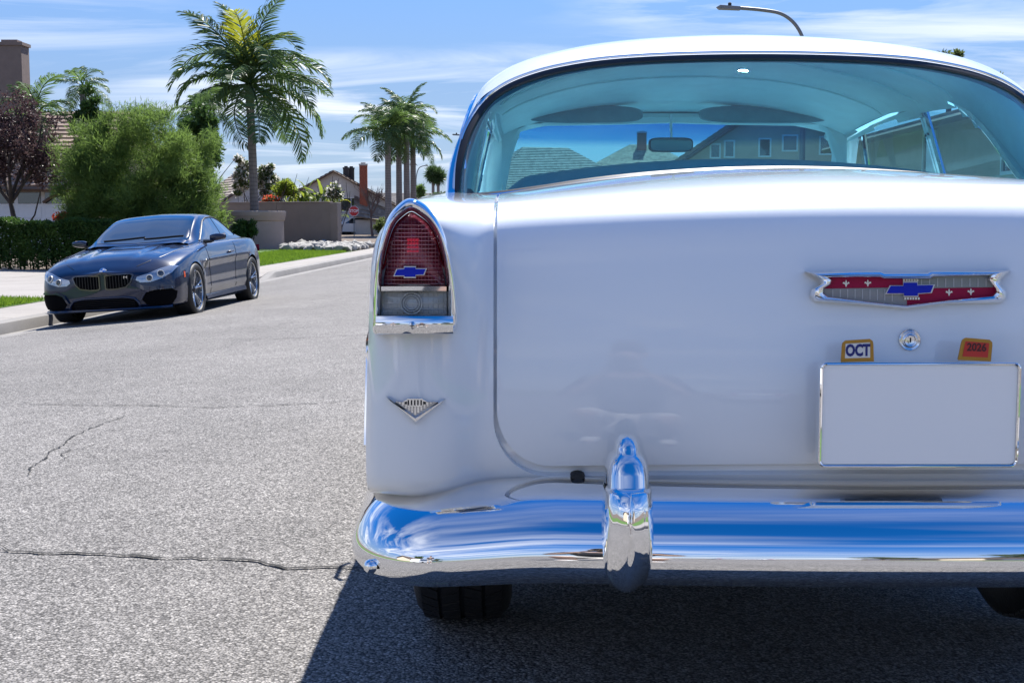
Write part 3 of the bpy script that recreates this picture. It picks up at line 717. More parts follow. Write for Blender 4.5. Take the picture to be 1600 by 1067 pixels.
# package shelf, seats, dash, floor, hood, nose
M['cabin'] = mat('cabin', (.20, .38, .46), .8, var=.1, vscale=8, bump=.2, bscale=60)
P = [[crv(GBf, t) + np.array([0, .012, -.022]) for t in TT]]
def seat_z(x): return 1.200 - .058 * (abs(x) / .7) ** 2 - .05 * sstep(.62, .74, abs(x))
P.append([np.array((p[0] * .95, 3.40, p[2] + .008)) for p in P[0]])
for yy, dz in ((3.46, -.012), (3.50, -.002), (3.54, 0), (3.60, -.004), (3.66, -.03), (3.68, -.4)): P.append([np.array((p[0] * .93, yy, seat_z(p[0]) + dz)) for p in P[0]])
mb = MB(); mb.grid(P); cobj('package_shelf', mb, M['cabin'], smooth=30)
M['seat_cloth'] = mat('seat_cloth', (.20, .38, .44), .7, var=.1, vscale=10)
def cushion(name, x0, x1, y0, y1, z0, z1, m, lean=0.0):
    mb = MB(); mb.box(((x0 + x1) / 2, (y0 + y1) / 2, (z0 + z1) / 2), (x1 - x0, y1 - y0, z1 - z0)); o = cobj(name, mb, m); b = bev(o, min(y1 - y0, z1 - z0) * .35, 4, 30)
    return o
cushion('rear_seat_back', -.66, .66, 3.60, 3.76, .5, 1.04, M['seat_cloth']); cushion('rear_seat_cushion', -.66, .66, 3.70, 4.2, .42, .60, M['seat_cloth'])
cushion('front_seat_back', -.66, .66, 4.42, 4.58, .5, 1.02, M['seat_cloth']); cushion('front_seat_cushion', -.66, .66, 4.52, 5.0, .42, .60, M['seat_cloth'])
cushion('dashboard', -.70, .70, 5.26, 5.52, .78, 1.03, M['cabin'])
mb = MB(); st = [(-.36 + .2 * math.cos(u), 5.04 + .09 * math.sin(u) + .02, .92 + .18 * math.sin(u)) for u in np.linspace(0, 2 * math.pi, 33)]; mb.tube(st, .011, 8); mb.tube([(-.36, 5.06, .92), (-.36, 5.4, .80)], .022, 8); mb.tube([(-.55, 5.05, .92), (-.17, 5.05, .92)], .009, 6); cobj('steering_wheel', mb, M['seal'])
mb = MB(); mb.box((0, 5.05, .42), (1.66, 3.4, .06)); cobj('underbody', mb, M['under']); mb = MB(); mb.box((0, 2.62, .56), (1.25, .8, .16)); cobj('fuel_tank', mb, M['under']); mb = MB(); mb.box((0, 3.0, .68), (1.1, 1.9, .04)); cobj('trunk_floor', mb, M['under'])
for yb in (3.64, 5.55):
    mb = MB(); mb.box((0, yb, .68), (1.4, .02, .5)); cobj('bulkhead', mb, M['under'])
# hood: from the windscreen to the nose
P = []
for Y in (5.50, 5.6, 5.8, 6.1, 6.4, 6.62, 6.76, 6.82, 6.84, 6.84, 6.82):
    k = (Y - 5.5) / 1.34; row = []; n_ = len(P)
    zc_ = [1.085, 1.095, 1.10, 1.09, 1.06, 1.01, .95, .87, .75, .6, .5][n_]
    for u in np.linspace(-1, 1, 25): row.append((u * (.885 - .10 * sstep(6.2, 6.82, Y) ** 2), Y - .1 * abs(u) ** 3 * (Y > 6.6), zc_ - (zc_ - min(zc_, 1.055)) * abs(u) ** 3 - .03 * abs(u) ** 4 + .02 * math.exp(-((abs(u) - .85) / .1) ** 2) * (zc_ > .9)))
    P.append(row)
mb = MB(); mb.grid(P); cobj('hood', mb, M['white_paint'], smooth=60)
P = [[(u * .80, 6.86, z) for u in np.linspace(-1, 1, 9)] for z in (.45, .48, .58, .62)]; mb = MB(); mb.tube([(u * .88, 6.9 - .12 * u * u, .52) for u in np.linspace(-1, 1, 13)], .075, 10, flat=.6); cobj('front_bumper', mb, M['chrome'])
# door seams: thin shut lines on both flanks
def flank_x(Y, z):
    r_ = min(FL, key=lambda q: abs(q[14][1] - Y)); return float(np.interp(z, [p[2] for p in r_], [-p[0] for p in r_]))
for sx in (-1, 1):
    for ys_ in (4.12, 5.45):
        mb = MB(); mb.tube([(sx * flank_x(ys_, z), ys_, z) for z in np.linspace(.45, 1.06, 25)], .0024, 5); cobj('door_seam', mb, M['seal'])
    mb = MB(); mb.tube([(sx * .925, 4.22, .93), (sx * .945, 4.25, .935), (sx * .945, 4.38, .935), (sx * .925, 4.41, .93)], .008, 8); cobj('door_handle', mb, M['chrome'])
    # bright side spear and the slanting sash
    A = np.array([(sx * .858, 2.12, .800), (sx * .895, 2.4, .800), (sx * .922, 2.8, .80), (sx * .922, 3.5, .80), (sx * .92, 3.85, .80)])
    mb = MB(); mb.tube([crv(A, t) for t in np.linspace(0, 4, 30)], .012, 8, flat=.6, up=(0, 0, 1)); cobj('side_trim', mb, M['chrome'])
    A = np.array([(sx * .858, 2.12, .655), (sx * .890, 2.35, .64), (sx * .905, 2.6, .63), (sx * .908, 2.86, .625)])
    mb = MB(); mb.tube([crv(A, t) for t in np.linspace(0, 3, 20)], .015, 8, flat=.6, up=(0, 0, 1)); cobj('side_trim', mb, M['chrome'])
    P = []
    for t in np.linspace(0, 1, 13):
        Y = 2.20 + .05 * t; P.append([(sx * (.872 + o_), Y + e_, .648 + .165 * t) for o_, e_ in ((-.02, -.012), (.010, -.008), (.012, .004), (-.02, .012))])
    mb = MB(); mb.grid(P); cobj('side_trim', mb, M['chrome'])

# -- wheels ----------------------------------------------------------------
def wheel(x, y, sx):
    root = bpy.data.objects.new('wheel', None); COL.objects.link(root); root.parent = car; root.location = (x, y - CO.y, RW)
    hw = .118; rt = RW
    prof = [(rt - .125, hw * .86), (rt - .09, hw * 1.02), (rt - .05, hw * 1.04), (rt - .022, hw * .97), (rt - .006, hw * .84), (rt, hw * .70), (rt, .0), (rt, -hw * .70), (rt - .006, -hw * .84), (rt - .022, -hw * .97), (rt - .05, -hw * 1.04), (rt - .09, -hw * 1.02), (rt - .125, -hw * .86)]
    mb = MB(); mb.lathe([(r_ - .009, h) for r_, h in prof], 72, axis='x'); obj('tyre', mb, M['rubber'], root, smooth=40)
    # tread blocks: four ribs cut by slanting grooves
    mb = MB(); NB = 54
    for rib, (u0, u1) in enumerate(((-.098, -.058), (-.049, -.006), (.006, .049), (.058, .098))):
        for k in range(NB):
            a0 = 2 * math.pi * (k + .06) / NB; a1 = 2 * math.pi * (k + .90) / NB; sk = (.05 if rib in (0, 2) else -.05)
            vs = []
            for r_ in (rt - .012, rt):
                for (u, a) in ((u0, a0), (u1, a0 + sk), (u1, a1 + sk), (u0, a1)):
                    rr = r_ - (.007 if abs(u) > .09 else 0); vs.append((u, rr * math.cos(a), rr * math.sin(a)))
            mb.add(vs, [(3, 2, 1, 0), (4, 5, 6, 7), (0, 1, 5, 4), (1, 2, 6, 5), (2, 3, 7, 6), (3, 0, 4, 7)])
    obj('tread', mb, M['rubber'], root, smooth=0)
    mb = MB(); mb.lathe([(.0, hw * .9), (.05, hw * .9), (.08, hw * .75), (.14, hw * .6), (.175, hw * .66), (.2, hw * .86), (.225, hw * .88), (.232, hw * .8), (.2, -hw * .8)], 40, axis='x')
    if sx < 0: mb.v = [(-a, b, c) for a, b, c in mb.v]
    obj('rim', mb, M['chrome'], root, smooth=40)
for y in (AX_R, AX_F):
    for sx in (-1, 1): wheel(sx * .748, y, sx)
mb = MB(); mb.tube([(-.7, AX_R, RW), (.7, AX_R, RW)], .05, 10); mb.lathe([(.0, -.13), (.09, -.11), (.13, 0), (.09, .11), (0, .13)], 16, (0, AX_R, RW), 'y'); cobj('rear_axle', mb, M['under'])
for sx in (-1, 1):
    # inner wheel housing, so that the arch is dark inside
    mb = MB(); P = []
    for t in np.linspace(-.15, math.pi + .15, 25): P.append([(sx * x_, AX_R + .41 * math.cos(t), .345 + .41 * math.sin(t)) for x_ in (.90, .58)])
    mb.grid(P); mb.box((sx * .575, AX_R, .55), (.01, .84, .5)); cobj('wheel_housing', mb, M['under'])

# -- rear bumper -------------------------------------------------------------
BP = [(2.03, .6255), (2.005, .6265), (1.975, .6245), (1.943, .6155), (1.915, .601), (1.894, .582), (1.880, .560), (1.872, .536), (1.871, .518), (1.877, .504), (1.888, .494), (1.898, .4895), (1.903, .484), (1.914, .481), (1.926, .484), (1.94, .50)]
prof = np.array([(Y - 1.871, z) for Y, z in BP])
path = []
for x in np.linspace(0, .735, 22): path.append((x, .040 * (x / .735) ** 2, math.atan(2 * .040 * x / .54)))
x0, y0, th = path[-1]; rr = .155
ths = np.linspace(th, math.pi / 2 * .97, 26)
for t0, t1 in zip(ths, ths[1:]):
    tm = (t0 + t1) / 2; ds = rr * (t1 - t0) * (1.35 - .5 * math.sin(tm)); x0 += ds * math.cos(tm); y0 += ds * math.sin(tm); path.append((x0, y0, t1))
for k in range(12): x0 += .028 * math.cos(t1); y0 += .028 * math.sin(t1); path.append((x0, y0, t1))
half = []
for k, (x, y, t) in enumerate(path):
    e = sstep(.55, .80, x) if t < 1.2 else 1.0
    row = []
    e2 = max(0, (t - .5) / 1.05) if t > .5 else 0
    for q, (d, z) in enumerate(prof):
        nx, ny = math.sin(t), -math.cos(t)                       # outward normal of the path in plan
        dd = d * (1 - .05 * e2)
        zz = z - .006 * e * (1 - abs(q - 8) / 8) + (-.014 * e if q < 7 else -.010 * e) + (.004 * e2 * e2 if q > 7 else .002 * e2)
        row.append(np.array((-(x - nx * dd * 1.0), 1.871 + y - ny * dd, zz)))
    half.append(row)
fullb = [[p * np.array([-1, 1, 1]) for p in r] for r in half[:0:-1]] + half
def smooth_rows(P, n):                                            # resample each profile finely with a B-spline for clean reflections
    return [[bs(np.array(r), t) for t in np.linspace(0, len(r) - 1, n)] for r in P]
mb = MB(); mb.grid(smooth_rows(fullb, 61)); bumper = cobj('rear_bumper', mb, M['chrome'], smooth=180)
md = bumper.modifiers.new('thick', 'SOLIDIFY'); md.thickness = .004; md.offset = 1
# dome-headed bolts
for sx in (-1, 1):
    mb = MB(); p = cp(579, 884, 1.955); n = Vector((-.75, -.62, .2)).normalized(); mb.lathe([(.0001, .011), (.004, .0105), (.008, .008), (.0105, .004), (.0115, -.004)], 20)
    q = n.to_track_quat('Z', 'Y'); mb.v = [tuple(q @ Vector(v) + p) for v in mb.v]
    if sx > 0: mb.v = [(-a, b, c) for a, b, c in mb.v]
    cobj('bumper_bolt', mb, M['chrome'])
# upright guards on the bumper
gw = [(925, .016, 1.880), (920, .025, 1.868), (910, .032, 1.852), (890, .036, 1.840), (850, .0375, 1.832), (800, .0365, 1.834), (775, .0350, 1.842), (770, .0345, 1.845), (767, .0325, 1.850), (763, .0320, 1.852), (745, .0315, 1.858), (728, .0290, 1.866), (718, .0245, 1.872), (713, .0195, 1.877), (709, .0182, 1.880), (702, .0180, 1.882), (694, .0160, 1.887), (687, .0125, 1.893), (682, .007, 1.899), (680.5, .0005, 1.902)]
gx = cp(985, 800, 1.84).x
for sx in (-1, 1):
    P = []
    for py, wd, Y in gw:
        z = zat(py, Y); row = []; dep = min(.075, 2.02 - Y) if py > 765 else min(wd * 1.9 + .008, .075)
        n_ = 2.5 if 712 < py < 915 else 2.2
        for t in np.linspace(0, math.pi, 33):
            c_, s_ = math.cos(t), math.sin(t)
            a = wd * math.copysign(abs(c_) ** (2 / n_), c_); d = abs(s_) ** (2 / n_)
            ridge = .010 * max(0, 1 - abs(a) / (wd * .62 + 1e-6)) if 775 <= py <= 910 else 0
            row.append((gx * (1 if sx < 0 else -1) + a, Y + dep * (1 - d) * .55 - ridge + (.0 if d > .02 else dep * .45), z))
        P.append(row)
    mb = MB(); mb.grid([[tuple(v) for v in r] for r in P]); cobj('bumper_guard', mb, M['chrome'], smooth=50)

# -- tail lights --------------------------------------------------------------
def lens_mat(name, col, tr, glow=False):
    m = bpy.data.materials.new(name); m.use_nodes = True; t = NT(m.node_tree); b = t.n['Principled BSDF']
    b.inputs['Base Color'].default_value = (*col, 1); b.inputs['Roughness'].default_value = .12; b.inputs['Transmission Weight'].default_value = tr; b.inputs['IOR'].default_value = 1.4
    b.inputs['Coat Weight'].default_value = .6
    vec = t.add('ShaderNodeTexCoord').outputs['Object']; s = t.add('ShaderNodeSeparateXYZ', ins={0: vec})
    wx = t.math('SINE', t.math('MULTIPLY', s.outputs[0], 2 * math.pi / .0078)); wz = t.math('SINE', t.math('MULTIPLY', s.outputs[2], 2 * math.pi / .0088))
    h = t.math('MAXIMUM', t.ramp(wz, [(.35, 0), (.6, 1)]), t.math('MULTIPLY', t.ramp(wx, [(.7, 0), (.95, 1)]), .7))
    bp = t.add('ShaderNodeBump', ins={'Strength': .8, 'Distance': .0015, 'Height': h}); t.l.new(bp.outputs[0], b.inputs['Normal'])
    return m
M['red_lens'] = lens_mat('red_lens', (.34, .055, .09), .10); M['rib_red'] = lens_mat('rib_red', (.55, .20, .26), .1)
M['clear_lens'] = lens_mat('clear_lens', (.50, .54, .56), .25)
M['red_rim'] = mat('red_rim', (.35, .01, .02), .15, coat=.6)
M['bulb'] = mat('bulb', (.62, .04, .07), .3, emit=((1.0, .03, .08), .035))
M['blue_enamel'] = mat('blue_enamel', (.002, .016, .42), .5, spec=.25)
M['red_enamel'] = mat('red_enamel', (.30, .0, .045), .5, spec=.25)
M['rib_grey'] = mat('rib_grey', (.50, .51, .54), .35)
M['ivory'] = mat('ivory', (.80, .77, .70), .35)
M['grey_enamel'] = mat('grey_enamel', (.22, .235, .26), .35, coat=.5)
OUT = [(640, 310), (622, 320), (606, 340), (594, 372), (587, 410), (584, 455), (583, 500), (585, 521), (610, 523), (645, 523.5), (690, 522.5), (709, 519), (716, 505), (714, 460), (707, 410), (696, 368), (680, 338), (662, 318)]
INN = [(643, 331), (630, 338), (617, 352), (607, 378), (600, 410), (597, 447), (596, 475), (597, 492), (615, 493), (645, 493), (675, 493), (697, 492), (698, 475), (697, 447), (691, 405), (682, 372), (670, 350), (656, 338)]
LEN = [(643, 336), (632, 343), (620, 357), (611, 382), (604, 412), (600, 446), (620, 447), (645, 447.5), (670, 447), (695, 446), (688, 408), (679, 376), (667, 354), (655, 342)]
def loopf(L, n):
    A = [Vector((*p, 0)) for p in L]; m_ = len(A); out = []
    A = np.array([(p.x, p.y, 0) for p in A]); Ac = np.vstack([A[-1:], A, A[:2]])
    for t in np.linspace(0, m_, n, endpoint=False):
        i = int(t); u = t - i; p0, p1, p2, p3 = Ac[i], Ac[i + 1], Ac[i + 2], Ac[i + 3 if i + 3 < len(Ac) else 3]
        out.append(.5 * ((2 * p1) + (p2 - p0) * u + (2 * p0 - 5 * p1 + 4 * p2 - p3) * u * u + (3 * p1 - p0 - 3 * p2 + p3) * u ** 3))
    return out
def mir(mb, sx):
    if sx > 0: mb.v = [(-a, b, c) for a, b, c in mb.v]
    return mb
def hood_Y(py): return 1.935 + .022 * sstep(330, 520, py)         # the bezel's rim leans back over the lens
for sx in (-1, 1):
    root = bpy.data.objects.new('tail_light', None); COL.objects.link(root); root.parent = car
    # chrome bezel: from the fender, out to a rounded rim, and back in to the lens
    o_ = loopf(OUT, 144); i_ = loopf(INN, 144); P = []
    for a, b in zip(o_, i_):
        row = []
        for k, dY in ((.0, .055), (0.0, .018), (.10, .006), (.24, .0005), (.40, -.001), (.55, .001), (.72, .004), (.86, .012), (.95, .026), (1.0, .045)):
            q = a + (b - a) * k; row.append(cp(q[0], q[1], hood_Y(a[1] * (1 - k) + b[1] * k) + dY))
        P.append(row)
    mb = MB(); mb.grid(P, close_u=True); mir(mb, sx); obj('bezel', mb, M['chrome'], root, 60, COFF)
    # the sill below the lens: a flat bright bar with a screw
    mb = MB(); mb.prism([(588, 494), (586, 519), (600, 522), (690, 521.5), (708, 518), (710, 494)][::-1], lambda a, b, d: cp(a, b, hood_Y(b) + d), .01, -.004, inset=1.2); mir(mb, sx); obj('bezel_sill', mb, M['chrome'], root, 30, COFF)
    mb = MB(); mb.grid([[cp(x, y, hood_Y(508) - .004 - .010 * (1 - ((x - 647) / 62) ** 2) - .004 * (1 - ((y - 507.5) / 14) ** 2)) for y in np.linspace(494, 521, 9)] for x in np.linspace(587, 708, 41)]); mir(mb, sx); obj('sill_face', mb, M['chrome'], root, 180, COFF)
    mb = MB(); c = cp(644, 508.5, hood_Y(509) - .0185); mb.lathe([(.0001, -.003), (.003, -.0027), (.0055, -.001), (.006, .002)], 18, c, 'y'); mir(mb, sx); scw = obj('screw', mb, M['chrome_soft'], root, 30, COFF)
    mb = MB(); mb.box((c.x, c.y - .0031, c.z), (.0075, .0008, .0014)); mb.box((c.x, c.y - .0033, c.z), (.0014, .0008, .0075)); mir(mb, sx); obj('slot', mb, M['dark'], scw, 0, COFF)
    # red rim and ribbed lens, domed
    def dome(L, Y0, bul, n=96, rings=9):
        lp = loopf(L, n); c = sum(lp) / n; P = []
        for k in np.linspace(0.0001, 1, rings):
            P.append([cp(*(c + (p - c) * k)[:2], Y0 - bul * (1 - k * k) + .0) for p in lp])
        return [list(r) for r in zip(*P)]
    mb = MB(); mb.grid(dome(LEN, 1.985, .026, rings=12), close_u=True); mir(mb, sx); lens = obj('lens', mb, M['red_lens'], root, 180, COFF)
    # ribs standing on the lens
    mb = MB(); cz = sum(p[1] for p in LEN) / len(LEN)
    lp = [(p[0], p[1]) for p in loopf(LEN, 240)]
    for py in np.arange(352, 444, 6.1):
        xs_ = sorted(x for x, y in lp if abs(y - py) < 2.2)
        if len(xs_) < 2: continue
        x0_, x1_ = xs_[0] + 1.5, xs_[-1] - 1.5; cx_ = (x0_ + x1_) / 2; R_ = []
        cc = np.array(lp).mean(0)
        for x in np.linspace(x0_, x1_, 15):
            hw_ = max(1, (x1_ - x0_) / 2); e = min(1, max(abs((x - cc[0])) / 46, abs(py - cc[1]) / 60)); Yl = 1.985 - .026 * (1 - e * e) - .0015
            R_.append([cp(x, py - 1.1, Yl + .002), cp(x, py - .6, Yl - .0012), cp(x, py + .6, Yl - .0012), cp(x, py + 1.1, Yl + .002)])
        mb.grid(R_)
    for xv in np.arange(606, 692, 5.3):
        ys_ = sorted(y for x, y in lp if abs(x - xv) < 2.2)
        if len(ys_) < 2: continue
        cc = np.array(lp).mean(0); R_ = []
        for y in np.linspace(ys_[0] + 3, min(ys_[-1], 444), 13):
            e = min(1, max(abs((xv - cc[0])) / 46, abs(y - cc[1]) / 60)); Yl = 1.985 - .026 * (1 - e * e) - .0012
            R_.append([cp(xv - .45, y, Yl + .002), cp(xv - .2, y, Yl - .0004), cp(xv + .2, y, Yl - .0004), cp(xv + .45, y, Yl + .002)])
        mb.grid(R_)
    mir(mb, sx); obj('lens_rib', mb, M['rib_red'], lens, 40, COFF)
    rimo = loopf(INN[:6] + INN[13:], 96); ri = loopf(LEN[:6] + LEN[9:], 96)
    mb = MB(); mb.grid([[cp(a[0], a[1], 1.972), cp(*((a + b) / 2)[:2], 1.968), cp(b[0], b[1], 1.984)] for a, b in zip(rimo, ri)], close_u=True); mir(mb, sx); obj('lens_rim', mb, M['red_rim'], root, 40, COFF)
    for i in range(4):
        for j in range(4):
            mb = MB(); mb.lathe([(.0001, -.0015), (.0016, -.001), (.0026, .001), (.0028, .006)], 10, cp(638 + 4.7 * i, 375 + 6.1 * j, 1.9585), 'y'); mir(mb, sx); obj('bulb', mb, M['bulb'], root, 60, COFF)
    # bright divider, reversing lens
    mb = MB(); mb.prism([(594, 446.5), (594, 456), (645, 455.5), (699, 456), (699, 446.5), (645, 446)][::-1], lambda a, b, d: cp(a, b, 1.966 + d), .02, -.010, inset=1.4); mir(mb, sx); obj('divider', mb, M['chrome'], root, 30, COFF)
    CL = [(596, 456), (596, 475), (597, 493), (645, 494), (697, 493), (698, 475), (698, 456), (645, 456)]
    mb = MB(); P = [[cp(x, y, 1.978 - .012 * math.cos((x - 647) / 51 * 1.4) * math.cos((y - 474) / 19 * 1.2)) for y in np.linspace(456, 494, 9)] for x in np.linspace(596, 698, 25)]; mb.grid(P); mir(mb, sx); rv = obj('reversing_lens', mb, M['clear_lens'], root, 180, COFF)
    mb = MB(); c = cp(643, 474, 1.9655)
    for r_ in (.009, .0125, .0165): mb.tube([(c.x + r_ * math.cos(t), c.y, c.z + r_ * math.sin(t)) for t in np.linspace(0, 2 * math.pi, 33)], .0011, 5, caps=False)
    mir(mb, sx); obj('lens_ring', mb, M['clear_lens'], rv, 60, COFF)
    # bow-tie emblem on the lens
    def bow(s=1.0): return [(614.5 + 26 * (1 - s), 432), (619 + 23 * (1 - s), 420.5), (631 , 419.5), (631, 416), (650, 416), (650, 419.5), (667 - 26 * (1 - s), 419.5), (663 - 24 * (1 - s), 430), (650, 430.5), (650, 434.5), (631, 434.5), (631, 432)]
    q = bow(); cx_, cy_ = 640.5, 425
    mb = MB(); mb.prism(q[::-1], lambda a, b, d: cp(a, b, 1.953 + d), .012, -.0015); mir(mb, sx); e = obj('emblem', mb, M['ivory'], root, 0, COFF)
    q2 = [(cx_ + (a - cx_) * .93, cy_ + (b - cy_) * .80) for a, b in q]
    mb = MB(); mb.prism(q2[::-1], lambda a, b, d: cp(a, b, 1.953 + d), -.0015, -.0032); mir(mb, sx); obj('emblem_enamel', mb, M['blue_enamel'], e, 0, COFF)
    # V ornament on the fender below
    V = thing if False else bpy.data.objects.new('fender_ornament', None); COL.objects.link(V); V.parent = car
    YV = 1.975
    mb = MB(); mb.prism([(603, 619.5), (612, 624), (649, 650), (686, 626), (697, 623), (680, 640), (649, 663)], lambda a, b, d: cp(a, b, YV + d + .00002 * (a - 649) ** 2 * .2), .012, -.010, inset=3.2); mir(mb, sx); obj('chevron', mb, M['chrome'], V, 20, COFF)
    mb = MB()
    for k in range(13):
        x = 620 + k * 4.8; yb = 650 - abs(x - 649) * .72 - 2; mb.prism([(x - 1.5, 628), (x + 1.5, 628), (x + 1.5, yb), (x - 1.5, yb)], lambda a, b, d: cp(a, b, YV + d), .01, -.004)
    mir(mb, sx); obj('grille_bar', mb, M['chrome'], V, 0, COFF)
    mb = MB(); mb.prism([(618, 627), (649, 651), (684, 628)], lambda a, b, d: cp(a, b, YV + d), .01, -.001); mir(mb, sx); obj('backing', mb, M['steel'], V, 0, COFF)
    cr_ = [(630, 634), (630, 626), (635, 624), (636, 622), (660, 622), (662, 624), (668, 627), (667, 633), (661, 632), (660, 636), (637, 636), (636, 632)]
    mb = MB(); mb.prism(cr_, lambda a, b, d: cp(a, b, YV + d), -.002, -.010, inset=.8); mir(mb, sx); crest = obj('crest', mb, M['chrome'], V, 20, COFF)
    mb = MB()
    for x in (638, 643, 648, 653, 658): mb.prism([(x - 1.2, 625), (x + 1.2, 625), (x + 1.2, 633), (x - 1.2, 633)], lambda a, b, d: cp(a, b, YV + d), -.0101, -.0106)
    mb.prism([(632, 628), (636, 627), (636, 631), (632, 632)], lambda a, b, d: cp(a, b, YV + d), -.0101, -.0106); mb.prism([(661, 627), (666, 628), (665, 632), (661, 631)], lambda a, b, d: cp(a, b, YV + d), -.0101, -.0106)
    mir(mb, sx); obj('crest_mark', mb, M['dark'], crest, 0, COFF)

# -- trunk emblem, lock, plate ---------------------------------------------------
def lidY(py): return float(np.interp(py, [r[0] for r in ROWS0][::-1], [r[1] for r in ROWS0][::-1]))
EY = lidY(455) - .004
em = bpy.data.objects.new('trunk_emblem', None); COL.objects.link(em); em.parent = car
# given in photograph positions about the centre line (1417): symmetric outline
EC = 1417
def eo(q): return [(EC + a, b) for a, b in q]
outer = [(-160, 424), (-78, 422.5), (-40, 422), (-35, 425), (30, 425), (36, 422), (78, 422), (162, 422), (148, 436), (146, 444), (157, 456), (155, 468), (146, 474), (60, 476), (0, 484), (-60, 478), (-145, 472), (-152, 462), (-150, 452), (-136, 443), (-138, 436)]
inner = [(-122, 434), (-78, 434), (-42, 434), (-36, 436.5), (38, 436.5), (42, 433), (80, 432.5), (128, 431), (125, 436), (130, 442), (136, 450), (138, 455), (132, 461), (60, 469), (0, 476), (-60, 470.5), (-120, 463), (-129, 458), (-128, 450), (-118, 444), (-115, 438)]
P = []
n = len(outer)
for k in range(n):
    a, b = Vector(outer[k]), Vector(inner[k]); row = []
    for u, d in ((0, .012), (0.0, .003), (.12, -.004), (.35, -.012), (.6, -.0145), (.82, -.013), (.95, -.009), (1.0, .0), (1.0, .008)):
        q = a.lerp(b, u); row.append(cp(EC + q.x, q.y, EY + d))
    P.append(row)
mb = MB(); mb.grid(P, close_u=True); obj('frame', mb, M['chrome'], em, 40, COFF)
def flat(name, poly, d0, d1, m, parent=em, inset=0, ctr=EC, Y=EY):
    q = [(ctr + a, b) for a, b in poly]
    ar = sum(q[i - 1][0] * q[i][1] - q[i][0] * q[i - 1][1] for i in range(len(q)))
    if ar > 0: q = q[::-1]
    mb = MB(); mb.prism(q, lambda a, b, d: cp(a, b, Y + d), d0, d1, inset=inset); return obj(name, mb, m, parent, 25, COFF)
flat('red_field', [(-124, 433), (-40, 434), (-36, 436.5), (0, 436.5), (0, 449), (-131, 451), (-118, 444)], .006, -.003, M['red_enamel'])
flat('red_field', [(0, 451), (140, 449), (138, 457), (132, 462), (60, 470), (0, 477)], .006, -.003, M['red_enamel'])
g1 = flat('ribbed_field', [(0, 436.5), (38, 436.5), (42, 433), (129, 431), (125, 436), (140, 448.7), (0, 450.7)], .006, -.0026, M['grey_enamel'])
g2 = flat('ribbed_field', [(0, 449.3), (0, 477), (-60, 471), (-122, 464), (-131, 456), (-131, 451.3)], .006, -.0026, M['grey_enamel'])
for k in range(9):
    flat('rib', [(22.3 + k * 12.6, 435), (23.5 + k * 12.6, 435), (23.5 + k * 12.6, 448.3), (22.3 + k * 12.6, 448.3)], -.0026, -.0036, M['rib_grey'], g1)
    flat('rib', [(-22.3 - k * 11.6, 452), (-23.5 - k * 11.6, 452), (-23.5 - k * 11.6, 471 - k * .9), (-22.3 - k * 11.6, 471 - k * .9)], -.0026, -.0036, M['rib_grey'], g2)
def fleur(cx, cy, s, par):
    fl = [(0, -6), (1.3, -3), (1.1, 0), (3.2, -2.6), (5.2, -1.6), (5, .6), (3.4, .4), (1.6, 1.6), (1.6, 2.6), (1, 2.6), (1, 5), (-1, 5), (-1, 2.6), (-1.6, 2.6), (-1.6, 1.6), (-3.4, .4), (-5, .6), (-5.2, -1.6), (-3.2, -2.6), (-1.1, 0), (-1.3, -3)]
    flat('fleur_de_lis', [(cx + a * s, cy + b * s) for a, b in fl], -.003, -.0042, M['ivory'], par)
for cx, cy in ((-95, 443), (-61, 442.5), (66, 457), (100, 456)): fleur(cx, cy, 1.0, em)
bt = [(-34, 459.5), (-27, 446), (-6, 446), (-6, 440), (17, 440), (17, 445), (44, 444.5), (39, 458), (18, 459.5), (18, 464), (-5, 464), (-5, 459.5)]
eb = flat('bow_tie', bt, .0, -.0062, M['ivory'])
cx_, cy_ = 5, 452
flat('bow_tie_enamel', [(cx_ + (a - cx_) * .94, cy_ + (b - cy_) * .86) for a, b in bt], -.0062, -.0085, M['blue_enamel'], eb)
for k in range(6):
    flat('crown_bead', [(-6 + k * 4.2, 436.6), (-3 + k * 4.2, 436.6), (-3 + k * 4.2, 439.3), (-6 + k * 4.2, 439.3)], -.002, -.006, M['ivory'])
    flat('crown_bead', [(-4 + k * 4.2, 464.8), (-1 + k * 4.2, 464.8), (-1 + k * 4.2, 468.3), (-4 + k * 4.2, 468.3)], -.002, -.006, M['ivory'])
# lock
LY = lidY(531) + .001; c = cp(1421, 531, LY); lk = MB(); lk.lathe([(.0175, .006), (.017, -.003), (.0155, -.005), (.0125, -.004), (.0115, -.006), (.0095, -.0075), (.008, -.007), (.0075, -.004), (.006, -.0035), (.0001, -.0035)], 40, c, 'y'); lock = cobj('trunk_lock', lk, M['chrome_soft'], smooth=30)
mb = MB(); mb.box((c.x + .0005, c.y - .0038, c.z), (.002, .001, .007)); obj('keyhole', mb, M['dark'], lock, 0, COFF)
# plate, with its frame and the two date tags on top
PY = lidY(650) - .045; c0, c1 = cp(1281, 566, PY), cp(1589, 729, PY); cx, cz, hw, hh = (c0.x + c1.x) / 2, (c0.z + c1.z) / 2, (c1.x - c0.x) / 2, (c0.z - c1.z) / 2
M['plate_white'] = mat('plate_white', (.93, .93, .93), .45)
pl = thing('licence_plate', 'blank white licence plate in a chrome frame below the trunk emblem', 'plate', (XC + cx, PY + .01, cz - hh))
def rr_(hw, hh, r, n=5):
    out = []
    for sx, sy, a0 in ((1, 1, 0), (-1, 1, 90), (-1, -1, 180), (1, -1, 270)):
        for k in range(n): a = R(a0 + 90 * k / (n - 1)); out.append((sx * (hw - r) + r * math.cos(a), sy * (hh - r) + r * math.sin(a)))
    return out
lf = lambda a, b, d: (a, -.01 + d, b + hh)
mb = MB(); mb.prism(rr_(hw - .004, hh - .004, .008), lf, .004, -.001); obj('plate_face', mb, M['plate_white'], pl, 30)
